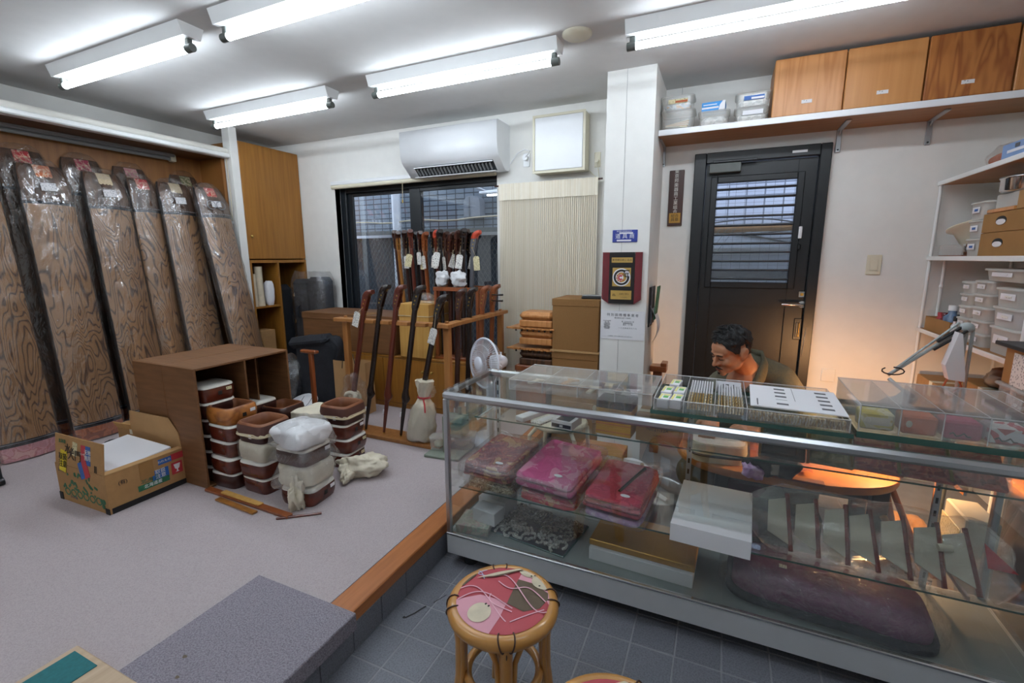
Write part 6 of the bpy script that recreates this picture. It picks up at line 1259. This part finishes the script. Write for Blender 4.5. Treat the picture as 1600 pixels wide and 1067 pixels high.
# ------------------------------------------------------------------ clamp lamp
lp = thing('desk_lamp', 'grey spring-arm work lamp lit over the low desk', 'lamp', (1.0, 2.62, 0))
E1, E0, Kn = Vector((.700, 2.49, .848)), Vector((.70, 2.5, .86)), Vector((.945, 2.53, 1.085))
def lw(p): return tuple(Vector(p)-Vector((1.0, 2.62, 0)))
b = B(); dq = Vector((0, .012, 0))
b.tube([lw(E0+dq), lw(Kn+dq)], .008, 'grey', 8); b.tube([lw(E0+Vector((.02, 0, .035))), lw(Kn+Vector((-.025, 0, .02)))], .005, 'grey', 8); M['lgrey'] = mat('lamp_grey', 'a9b0b1', .4)
b.mats = [M['lgrey']]; part('upper_arm', b, lp)
part('spring', B().tube([lw(E0.lerp(Kn, .62)+Vector((0, -.006, .022))), lw(Kn+Vector((-.01, -.004, .008)))], .007, 'ink', 8).tube([lw(E0.lerp(Kn, .58)+Vector((0, -.01, -.004))), lw(Kn+Vector((0, -.012, -.012)))], .006, 'ink', 8), lp)
part('knuckle', B().ell(lw(Kn), (.028, .018, .022), 'lgrey', 14, 8), lp)
b = B(); b.tube([lw(Kn+Vector((.0, 0, 0))), lw((.975, 2.60, .62))], .009, 'lgrey', 8); b.tube([lw(Kn+Vector((.022, 0, 0))), lw((1.0, 2.60, .62))], .007, 'lgrey', 8); part('lower_arm', b, lp)
part('stand_pole', B().tube([lw((.985, 2.60, .63)), lw((.985, 2.60, .0))], .013, 'grey', 8), lp); part('stand_foot', B().cyl(-.015, -.02, 0, .02, .09, 'grey', 20), lp)
part('cable_loop', B().tube([lw(E0+Vector((.01+.04*math.sin(k*.5), -.01, .005+.028*math.cos(k*.5)*.6+.02))) for k in range(12)], .003, 'ink', 5), lp)
hd = Matrix.Translation(lw((.73, 2.44, .735))) @ Matrix.Rotation(R(18), 4, 'Y') @ Matrix.Rotation(R(28), 4, 'X')
b = B(); b.lathe([(.018, .085), (.03, .08), (.036, .04), (.06, .0), (.075, -.045), (.072, -.045), (.056, .0), (.032, .036), (.0, .04)], 'lgrey', 24, caps=False, T=hd); b.tube([tuple(hd @ Vector((0, 0, .08))), lw(E1)], .008, 'lgrey', 8); part('lamp_shade', b, lp)
part('bulb', B().ell((0, 0, .012), (.022, .022, .026), 'bulb', 14, 10, T=hd), lp)
ld = bpy.data.lights.new('bulb_light', 'POINT'); ld.energy = LAMPW*4; ld.color = (1, .52, .22); ld.shadow_soft_size = .025
lo = bpy.data.objects.new('bulb_light', ld); C.objects.link(lo); lo.parent = lp; lo.matrix_local = hd @ Matrix.Translation((0, 0, -.024))
t = thing('hanging_pouch', 'white padded pouch hanging by a cord from the lamp knuckle', 'pouch', (.915, 2.49, .87)); part('body', B().prism([(-.022, .0), (.03, -.005), (.028, .03), (.0, .195), (-.012, .20), (-.04, .06)], -.022, .022, 'paper', 'y'), t); part('cord', B().tube([(-.015, 0, .01), (-.03, 0, -.04), (0, 0, -.06), (.03, 0, -.03), (.015, 0, .01)], .004, 'orange', 6), t)
# ------------------------------------------------------------------ shelving on the right wall
XF = 1.075; rs = thing('shelving_unit', 'white metal shelving unit along the right wall with three shelves', 'shelving', (XF, 2.2, 0)); XD = 1.445-XF
for z, nm in ((1.79, 'shelf'), (1.378, 'shelf'), (.965, 'shelf'), (.50, 'shelf')):
    p = part(nm, B().box(0.0, XD, .22, 1.27, z-.018, z, 'shelfw'), rs); part('front_edge', B().box(-.006, 0, .22, 1.272, z-.021, z+.002, 'white', .002).box(0, XD, 1.27, 1.276, z-.021, z+.002, 'white', .001), p)
for x, y in ((.008, 1.262), (.008, .235), (XD-.01, 1.262), (XD-.01, .235)): part('post', B().tube([(x, y, 0), (x, y, 1.79)], .0085, 'white', 10), rs)
part('joint', B().tube([(.075, 1.255, .97), (.075, 1.255, 1.36)], .008, 'white', 10).ell((.075, 1.255, 1.21), (.012, .012, .016), 'white', 10, 6), rs)
def onshelf(y0, y1): return (y0+y1)/2, abs(y1-y0)
for k, (z0, z1) in enumerate(((1.379, 1.484), (1.4845, 1.570))):
    t = thing('drawer_box', ('lower', 'upper')[k]+' tan card drawer box with an oval hand hole, middle shelf', 'box', (1.085, 2.43, z0), 0, 'card drawer boxes'); h = z1-z0
    part('body', B().box(0.006, .33, 0, .49, 0, h, 'carton', .002), t); f = part('front', B().box(0, .0055, 0, .49, 0, h-.002, 'card2', .001), t); part('hand_hole', B().ell((-.001, .33, h*.55), (.0015, .045, .020), 'ink', 20, 8).ell((-.0015, .33, h*.50), (.0015, .040, .014), 'paper', 20, 8), t)
solo('card_box', 'small tan card box on top of the drawer boxes at the photo edge', 'box', B().box(0, .25, 0, .24, 0, .075, 'carton', .002), (1.09, 2.43, 1.571)); solo('wood_plank', 'thin tan wooden plank lying on the upper drawer box', 'board', B().box(0, .2, 0, .22, 0, .016, 'palex', .002), (1.085, 2.68, 1.571))
for k, lb in enumerate(('lowest', 'middle', 'top')):
    ftub(lb+' white-filled clear tub in the pile beside the drawer boxes', 1.16, 2.995 if k < 2 else 3.0, 1.379+.0855*k, .16, .155, .084, 'bag2', ('paper', 'blue'), 'white tubs on the middle shelf', 'x', tm='tub2')
t = thing('enamel_bowl', 'cream bowl tilted on the middle shelf beside the tub pile', 'bowl', (1.225, 3.235, 1.535), rot=(R(-14), R(-6), 0)); part('bowl', B().lathe([(.0, -.145), (.07, -.143), (.11, -.08), (.135, -.01), (.16, .0), (.16, .006), (.13, .0), (.105, -.075), (.065, -.135), (0, -.136)], 'cream', 36, caps=False), t); part('inner_stain', B().lathe([(0, -.1345), (.05, -.134), (.05, -.133), (0, -.1335)], 'pale', 20), t)
t = thing('metal_pot', 'steel pot with a black lid knob on the tub pile', 'pot', (1.20, 2.83, 1.655)); part('body', B().lathe([(0, 0), (.095, 0), (.106, .008), (.106, .056), (.11, .06)], 'chrome', 36), t); part('lid', B().lathe([(.111, .06), (.11, .066), (.07, .076), (0, .080)], 'steel', 36), t); part('knob', B().lathe([(0, .080), (.016, .080), (.028, .092), (.026, .106), (0, .109)], 'black', 18), t); part('handle', B().tube([(-.02, -.11, .045), (-.03, -.16, .05), (-.03, -.20, .05)], .011, 'black', 8), t)
solo('plastic_tub', 'clear tub under the steel pot behind the plank', 'tub', B().box(0, .2, 0, .20, 0, .064, 'tub2', .003), (1.12, 2.72, 1.589))
t = thing('metal_cup', 'small steel cup standing on the tray of the middle shelf', 'cup', (1.13, 3.12, 1.386)); part('cup', B().lathe([(.0, 0), (.024, 0), (.030, .055), (.028, .055), (.022, .004), (0, .004)], 'chrome', 20, caps=False), t)
solo('tray', 'brown tray with a clear edge at the far end of the middle shelf', 'tray', B().box(0, .2, 0, .28, 0, .006, 'brown3', .002).box(0, .003, 0, .28, .006, .06, 'acryl').box(0, .2, .277, .28, .006, .06, 'acryl'), (1.09, 3.10, 1.379))
t = thing('snack_bag', 'clear bag of orange-brown bits on the top shelf', 'bag', (1.20, 2.96, 1.792)); part('content', blob((0, 0, .03), (.08, .13, .03), 'orange', 4, .3), t); part('bag', blob((0, 0, .045), (.10, .15, .05), 'wrapb', 5, .35), t)
t = thing('blue_box', 'blue printed box on the top shelf at the right photo edge', 'box', (1.09, 2.55, 1.792), R(3)); M['sky'] = mat('sky_print', '7f9cc8', .5); part('body', B().box(0, .2, 0, .28, 0, .06, 'sky', .002), t); part('print', B().box(-.001, 0, .03, .24, .02, .032, 'paper').box(-.001, 0, .16, .19, .036, .052, 'inkg'), t)
solo('brown_tray', 'dark brown flat tray under the snack bag on the top shelf', 'tray', B().box(0, .22, 0, .4, 0, .006, 'brown', .002), (1.09, 2.70, 1.7905)) if 0 else None
# clear drawers on the low shelf
Z3 = .9655
def tubcol(y, wy, hs, labs, zz=Z3, wx=.16, x=1.17, grp='clear boxes on the lower shelf', conts=None):
    z = zz
    for k, (h, lb) in enumerate(zip(hs, labs)):
        t = ftub(lb, x, y, z, wx, wy, h, (conts or {}).get(k), ('paper', 'tag'), grp, 'x', tm='tub2'); z += h+.0008
    return z
M['yellc'] = mat('yellow_content', 'b59a3a', .6, var=.2)
nm5 = ('lowest', 'second lowest', 'middle', 'second highest', 'top')
tubcol(3.0, .125, [.058]*5, [n+' small clear box in the far column of the lower shelf' for n in nm5], conts={1: 'yellc', 2: 'yellc', 3: 'yellc'})
tubcol(2.855, .155, [.060]*5, [n+' small clear box in the second column of the lower shelf' for n in nm5], conts={0: 'bag2', 3: 'yellc', 4: 'beigef'})
tubcol(2.62, .25, [.115, .085, .080], ['bottom large clear box in the front column of the lower shelf', 'middle large clear box with blue content, lower shelf', 'upper large clear box with a square label, lower shelf'], conts={1: 'sky'})
ftub('wide clear box of yellow bits on top of the clear boxes', 1.19, 2.70, Z3+.305, .20, .36, .055, 'yellc', ('paper', 'paper'), 'clear boxes on the lower shelf', 'x', tm='tub2')
t = thing('card_bin', 'orange-tan card bin holding bottles at the far end of the lower shelf', 'bin', (1.09, 3.10, Z3), 0); part('bin', B().box(0, .004, 0, .32, 0, .075, 'card2').box(.116, .12, 0, .32, 0, .075, 'card2').box(.004, .116, 0, .004, 0, .075, 'card2').box(.004, .116, .316, .32, 0, .075, 'card2').box(.004, .116, .004, .316, 0, .004, 'card2'), t)
def bottle(label, y, r, h, m, cap, z=Z3+.005, x=1.145, capm='whitep'):
    t = thing('bottle', label, 'bottle', (x, y, z), 0, 'bottles on the lower shelf'); part('body', B().lathe([(0, 0), (r, 0), (r, h*.72), (r*.5, h*.85), (r*.5, h)], m, 14), t); part('cap', B().lathe([(r*.55, h), (r*.55, h+cap), (0, h+cap)], capm, 14), t)
M['bluew'] = clear('blue_liquid', 'a8c4e0', .12, .05, .4, '8fb0d8')
bottle('short red bottle at the left of the card bin', 3.39, .024, .08, 'red', .015, capm='red'); bottle('dark red bottle in the card bin', 3.33, .024, .085, 'maroon', .015, capm='maroon'); bottle('pale blue bottle with a white cap in the card bin', 3.245, .036, .12, 'bluew', .028); bottle('narrow dark bottle in the card bin', 3.165, .016, .095, 'plum', .012, capm='ink'); bottle('white bottle with a tall green cap in the card bin', 3.125, .02, .12, 'paper', .04, capm='green')
bottle('white tube with a dark cap outside the card bin', 3.055 if 0 else 3.075, .014, .085, 'paper', .025, Z3+.001, 1.10, 'ink')
# clutter under the low shelf, near foreground right
for k, (y0, y1, z0, z1, x0, m, lb) in enumerate(((3.0, 3.40, .501, .70, 1.085, 'carton', 'tan carton at the far end under the lower shelf'), (2.60, 2.95, .501, .78, 1.12, 'card2', 'brown carton in the middle under the lower shelf'), (2.25, 2.55, .501, .66, 1.10, 'carton', 'shallow carton at the near end under the lower shelf'))):
    t = thing('carton', lb, 'carton', (x0, y0, z0)); part('body', B().box(0, .30, 0, y1-y0, 0, z1-z0, m, .003), t); part('tape', B().box(-.001, .301, (y1-y0)*.45, (y1-y0)*.55, (z1-z0)*.6, z1-z0+.001, 'cream'), t)
solo('brown_bundle', 'dark brown wrapped bundle on the brown carton', 'bundle', blob((0, 0, .04), (.12, .13, .05), 'brown', 3, .3), (1.26, 2.75, .79)); solo('film_sheet', 'rolled clear film standing behind the work lamp', 'film', B().grid(lambda u, v: (.02*math.sin(u*3), .25*u, .34*v-.1*u), 8, 8, 'wrap'), (1.02, 2.72, .62)) if 0 else None
t = thing('plastic_chest', 'chest of three clear pull-out drawers at the right photo edge', 'chest', (1.08, 2.02, 0))
part('stand_body', B().box(0, .22, .0, .33, 0, .499, 'inkg', .004), t)
for z in (.50, .637, .775):
    d = part('drawer', B().box(-.08, .22, 0, .33, z+.004, z+.122, 'tub', .006).box(-.092, .225, -.006, .336, z+.118, z+.132, 'tub', .005), t); part('handle', B().tube([(-.085, .12, z+.085), (-.11, .14, z+.065), (-.11, .17, z+.055), (-.085, .19, z+.075)], .006, 'whitep', 8), d)
t = thing('card_holder', 'tan card box with a white price list on the drawers', 'box', (1.0, 2.08, .909)); part('body', B().box(0, .22, 0, .26, 0, .135, 'card2', .002), t); part('price_list', B().box(-.002, 0, .10, .20, .0, .12, 'tag'), t); part('lid', B().box(-.02, .25, -.02, .30, .1355, .150, 'dgrey', .002), t)
# ------------------------------------------------------------------ the man at the desk
def remesh(b, name, vox, it, m):
    me = b.mesh(name); o = bpy.data.objects.new(name, me); C.objects.link(o)
    md = o.modifiers.new('r', 'REMESH'); md.mode = 'VOXEL'; md.voxel_size = vox; md.use_smooth_shade = True
    sm_ = o.modifiers.new('s', 'SMOOTH'); sm_.factor = .5; sm_.iterations = it
    dg = bpy.context.evaluated_depsgraph_get(); res = bpy.data.meshes.new_from_object(o.evaluated_get(dg))
    bpy.data.objects.remove(o); res.name = name; res.materials.clear(); res.materials.append(M[m])
    res.polygons.foreach_set('use_smooth', [True]*len(res.polygons)); return res
PX = Vector((.17, 2.80, 0))
man = thing('person', 'man in an olive-brown kimono sitting at the low desk, looking down', 'person', tuple(PX))
def L(p): return tuple(Vector(p)-PX)
HC = Vector((.062, 2.50, .925))
HM = Matrix.Translation(L(HC)) @ Matrix.Rotation(R(-55), 4, 'Z') @ Matrix.Rotation(R(22), 4, 'X') @ Matrix.Rotation(R(5), 4, 'Y') @ Matrix.Scale(.93, 4)
def cap(b, pts, rs, m='skinp', T=None):
    P_ = [Vector(p) for p in pts]
    for (p, r), (q, s) in zip(zip(P_, rs), zip(P_[1:], rs[1:])):
        n = max(2, int((q-p).length/(.35*min(r, s)))+1)
        for k in range(n+1): u = k/n; rr = r+(s-r)*u; b.ell(tuple(p.lerp(q, u)), (rr, rr, rr), m, 12, 8, T=T)
    return b
b = B(); h = HM
b.ell((0, .018, .032), (.077, .096, .086), 'skinp', 24, 16, T=h); b.ell((0, -.03, -.03), (.064, .060, .075), 'skinp', 20, 14, T=h); b.ell((0, -.045, -.075), (.048, .042, .036), 'skinp', 18, 12, T=h); b.ell((0, -.078, -.100), (.026, .018, .018), 'skinp', 14, 10, T=h)
b.ell((0, -.055, .035), (.062, .035, .045), 'skinp', 18, 12, T=h); b.ell((0, -.082, .018), (.052, .014, .011), 'skinp', 16, 8, T=h)
for s in (-1, 1):
    b.ell((s*.040, -.066, -.030), (.024, .022, .022), 'skinp', 14, 10, T=h); b.ell((s*.031, -.079, -.001), (.017, .011, .011), 'skinp', 12, 8, T=h); b.ell((s*.050, -.02, -.068), (.016, .035, .022), 'skinp', 12, 8, T=h)
    b.ell((s*.080, .014, -.006), (.010, .022, .034), 'skinp', 14, 10, T=h @ Matrix.Rotation(R(-10), 4, 'X')); b.ell((s*.088, .026, .008), (.009, .015, .023), 'skinp', 12, 8, T=h); b.ell((s*.077, .008, -.034), (.007, .010, .011), 'skinp', 10, 8, T=h)
    b.ell((s*.0125, -.098, -.036), (.009, .010, .008), 'skinp', 10, 8, T=h)
cap(b, [(0, -.088, .008), (0, -.100, -.012), (0, -.113, -.034)], [.0085, .0095, .012], T=h)
b.ell((0, -.090, -.066), (.024, .012, .007), 'skinp', 14, 8, T=h); b.ell((0, -.088, -.078), (.020, .011, .0075), 'skinp', 14, 8, T=h)
nk = [h @ Vector((0, .035, -.05)), Vector(L((.132, 2.58, .835))), Vector(L((.17, 2.645, .77)))]
cap(b, nk, [.056, .054, .066])
# torso, arms, legs (one continuous body)
b.ell(L((.17, 2.67, .66)), (.15, .09, .15), 'skinp', 20, 14); b.ell(L((.18, 2.74, .44)), (.145, .11, .17), 'skinp', 20, 14); b.ell(L((.18, 2.80, .30)), (.17, .13, .10), 'skinp', 20, 14); b.ell(L((.135, 2.585, .75)), (.085, .05, .08), 'skinp', 16, 12)
cap(b, [L((.175, 2.66, .78)), L((.31, 2.66, .76)), L((.40, 2.55, .58)), L((.36, 2.46, .50)), L((.20, 2.34, .592))], [.06, .058, .045, .040, .027])
cap(b, [L((.165, 2.65, .76)), L((.01, 2.64, .70)), L((-.08, 2.53, .58)), L((-.07, 2.45, .53)), L((.005, 2.345, .605))], [.06, .056, .045, .040, .026])
cap(b, [L((.25, 2.80, .29)), L((.42, 2.60, .22)), L((.30, 2.50, .08)), L((.20, 2.47, .05))], [.095, .075, .055, .035]); cap(b, [L((.10, 2.80, .29)), L((-.07, 2.62, .22)), L((.02, 2.56, .08)), L((.12, 2.55, .05))], [.095, .075, .055, .035])
def hand(b, wrist, fwd_, side, nrm, curl=1.0, thumb=1):
    w_ = Vector(wrist); f = Vector(fwd_).normalized(); n = Vector(nrm).normalized(); s = f.cross(n).normalized()*side
    for k in range(5):
        u = k/4; c = w_+f*(.015+.06*u); 
        for q in (-1, -.33, .33, 1): b.ell(tuple(c+s*q*(.018+.010*u)), (.015, .015, .014), 'skinp', 10, 8)
    for q, ln in ((-1, .058), (-.33, .072), (.33, .078), (1, .070)):
        p0 = w_+f*.078+s*q*.029; a = R(28*curl); d1 = f*math.cos(a)-n*math.sin(a); d2 = f*math.cos(2.4*a)-n*math.sin(2.4*a); d3 = f*math.cos(3.4*a)-n*math.sin(3.4*a)
        p1 = p0+d1*ln*.5; p2 = p1+d2*ln*.32; p3 = p2+d3*ln*.25; cap(b, [p0, p1, p2, p3], [.0095, .0088, .008, .0068])
    p0 = w_+f*.025+s*.03; p1 = p0+(f*.6+s*.75-n*.3).normalized()*.035; p2 = p1+(f*.9+s*.15-n*.45).normalized()*.03; p3 = p2+(f*.9-s*.1-n*.4).normalized()*.02; cap(b, [p0, p1, p2, p3], [.0125, .0110, .0095, .008])
hand(b, L((.20, 2.34, .592)), (-.93, -.30, .02), -1, (.1, -.2, 1), .9); hand(b, L((.005, 2.345, .605)), (-.15, -.95, -.15), 1, (.2, -.1, 1), 1.1)
part('body', remesh(b, 'body', .0048, 3, 'skinp'), man)
# hair cap, brows, lashes, moustache, lips
b = B(); n1, n2 = 40, 22; vs = []
def hairpt(th, ph):
    d = Vector((math.cos(ph)*math.sin(th), -math.cos(ph)*math.cos(th), math.sin(ph)))
    p = Vector((d.x*.0845, .018+d.y*(.105 if d.y < 0 else .1035), .034+d.z*.099)); fr = max(0, math.cos(th))
    p += wob(p, .010, 55) + Vector((0, 0, .006*math.sin(th*9)))*max(0, d.z); p.z += .012*max(0, d.z)*fr; return p
def hl(th):   # hairline elevation by azimuth, 0 = face
    a = abs((th+math.pi) % (2*math.pi)-math.pi)
    return R(25) if a < .55 else R(25-39*(a-.55)/.6) if a < 1.15 else R(-14-16*math.sin((a-1.15)/2*math.pi)) if a < 1.45 else R(8) if a < 1.78 else R(-42)
b.grid(lambda u, v: tuple(hairpt(u*2*math.pi, hl(u*2*math.pi)+(R(89.9)-hl(u*2*math.pi))*v)), 64, 24, 'hair', T=HM)
part('hair', b, man)
b = B()
for k in range(60):
    th = random.uniform(-1.1, 1.1); ph = R(random.uniform(34, 80)); p = hairpt(th, ph); d = Vector((random.uniform(-.3, .3)-.3, -.8, random.uniform(-.1, .5))).normalized(); b.tube([p, p+d*.012+Vector((0, 0, .004)), p+d*.024], [.003, .0022, .0006], 'hair', 4, T=HM)
part('hair_tufts', b, man, kind='stuff')
b = B()
for s in (-1, 1): b.tube([(s*.014, -.0955, .016), (s*.030, -.0965, .0215), (s*.049, -.083, .016)], [.0026, .0034, .0018], 'hair', 6, T=HM)
part('eyebrows', b, man)
b = B()
for s in (-1, 1): b.tube([(s*.017, -.0885, -.0045), (s*.030, -.0915, -.0075), (s*.045, -.083, -.0045)], [.0014, .0022, .0014], 'hair', 6, T=HM)
part('eyelashes', b, man, 'lowered eyelids and lashes')
b = B()
for s in (-1, 1): b.tube([(0, -.1025, -.052), (s*.012, -.1035, -.0545), (s*.024, -.096, -.062), (s*.029, -.088, -.069)], [.003, .0050, .0036, .001], 'hair', 6, T=HM)
b.ell((0, -.099, -.094), (.011, .004, .006), 'hair', 10, 6, T=HM)
part('moustache', b, man)
part('lips', B().ell((0, -.100, -.0665), (.019, .0032, .0035), 'lip', 14, 6, T=HM).ell((0, -.0985, -.0755), (.016, .0032, .0042), 'lip', 14, 6, T=HM), man)
# kimono
b = B()
b.ell(L((.18, 2.695, .65)), (.195, .12, .19), 'kimono', 24, 16); b.ell(L((.18, 2.76, .44)), (.195, .150, .20), 'kimono', 24, 16); b.ell(L((.18, 2.82, .28)), (.23, .18, .13), 'kimono', 24, 16)
cap(b, [L((.195, 2.685, .80)), L((.30, 2.67, .755)), L((.375, 2.60, .63)), L((.385, 2.52, .50)), L((.34, 2.45, .50))], [.078, .085, .090, .088, .070], 'kimono'); cap(b, [L((.15, 2.68, .775)), L((.04, 2.65, .71)), L((-.045, 2.58, .60)), L((-.08, 2.50, .52)), L((-.055, 2.43, .55))], [.085, .080, .082, .078, .062], 'kimono')
cap(b, [L((.25, 2.80, .27)), L((.42, 2.60, .20)), L((.30, 2.52, .10))], [.12, .10, .08], 'kimono'); cap(b, [L((.10, 2.80, .27)), L((-.07, 2.62, .20)), L((.04, 2.56, .10))], [.12, .10, .08], 'kimono')
cap(b, [L((.20, 2.71, .80)), L((.165, 2.695, .825))], [.072, .062], 'kimono')
part('kimono', remesh(b, 'kimono', .009, 3, 'kimono'), man)
def band(p_list, w0, nrm, m, th=.010):
    b = B(); rg = []
    for i, p in enumerate(p_list):
        p = Vector(p); q = Vector(p_list[min(i+1, len(p_list)-1)])-Vector(p_list[max(i-1, 0)]); t_ = q.normalized(); n = Vector(nrm[i]).normalized(); s = t_.cross(n).normalized()
        rg.append([tuple(p+s*w0*a+n*th*c) for a, c in ((-1, -.5), (1, -.5), (1, .5), (-1, .5))])
    b.loft(rg, m, True); return b
part('collar', band([L((.165, 2.695, .88)), L((.212, 2.672, .88)), L((.228, 2.62, .85)), L((.205, 2.56, .785)), L((.155, 2.54, .69)), L((.09, 2.545, .60))], .026, [(0, 1, .3), (.9, .4, .3), (.85, -.5, .3), (.5, -.85, .25), (.2, -1, .1), (.1, -1, .1)], 'kimono', .012), man, 'folded left collar')
part('collar', band([L((.165, 2.695, .88)), L((.115, 2.68, .87)), L((.082, 2.62, .825)), L((.09, 2.555, .75)), L((.13, 2.53, .67)), L((.18, 2.535, .59))], .026, [(0, 1, .3), (-.9, .4, .3), (-.85, -.5, .3), (-.5, -.85, .25), (-.2, -1, .1), (-.1, -1, .1)], 'kimono', .012), man, 'folded right collar')
solo('floor_cushion', 'low padded seat under the man, hidden behind the desk', 'cushion', B().box(-.26, .26, -.24, .22, 0, .155, 'plum', .05), (.18, 2.86, 0))
# the tool in his hands: a small wooden bridge piece
solo('wood_tool', 'thin pale wooden piece held in the man\'s hands over the drum', 'tool', B().tube([(-.07, 0, 0), (.08, .01, .004)], .006, 'pale', 8), (.06, 2.265, .575), R(4))
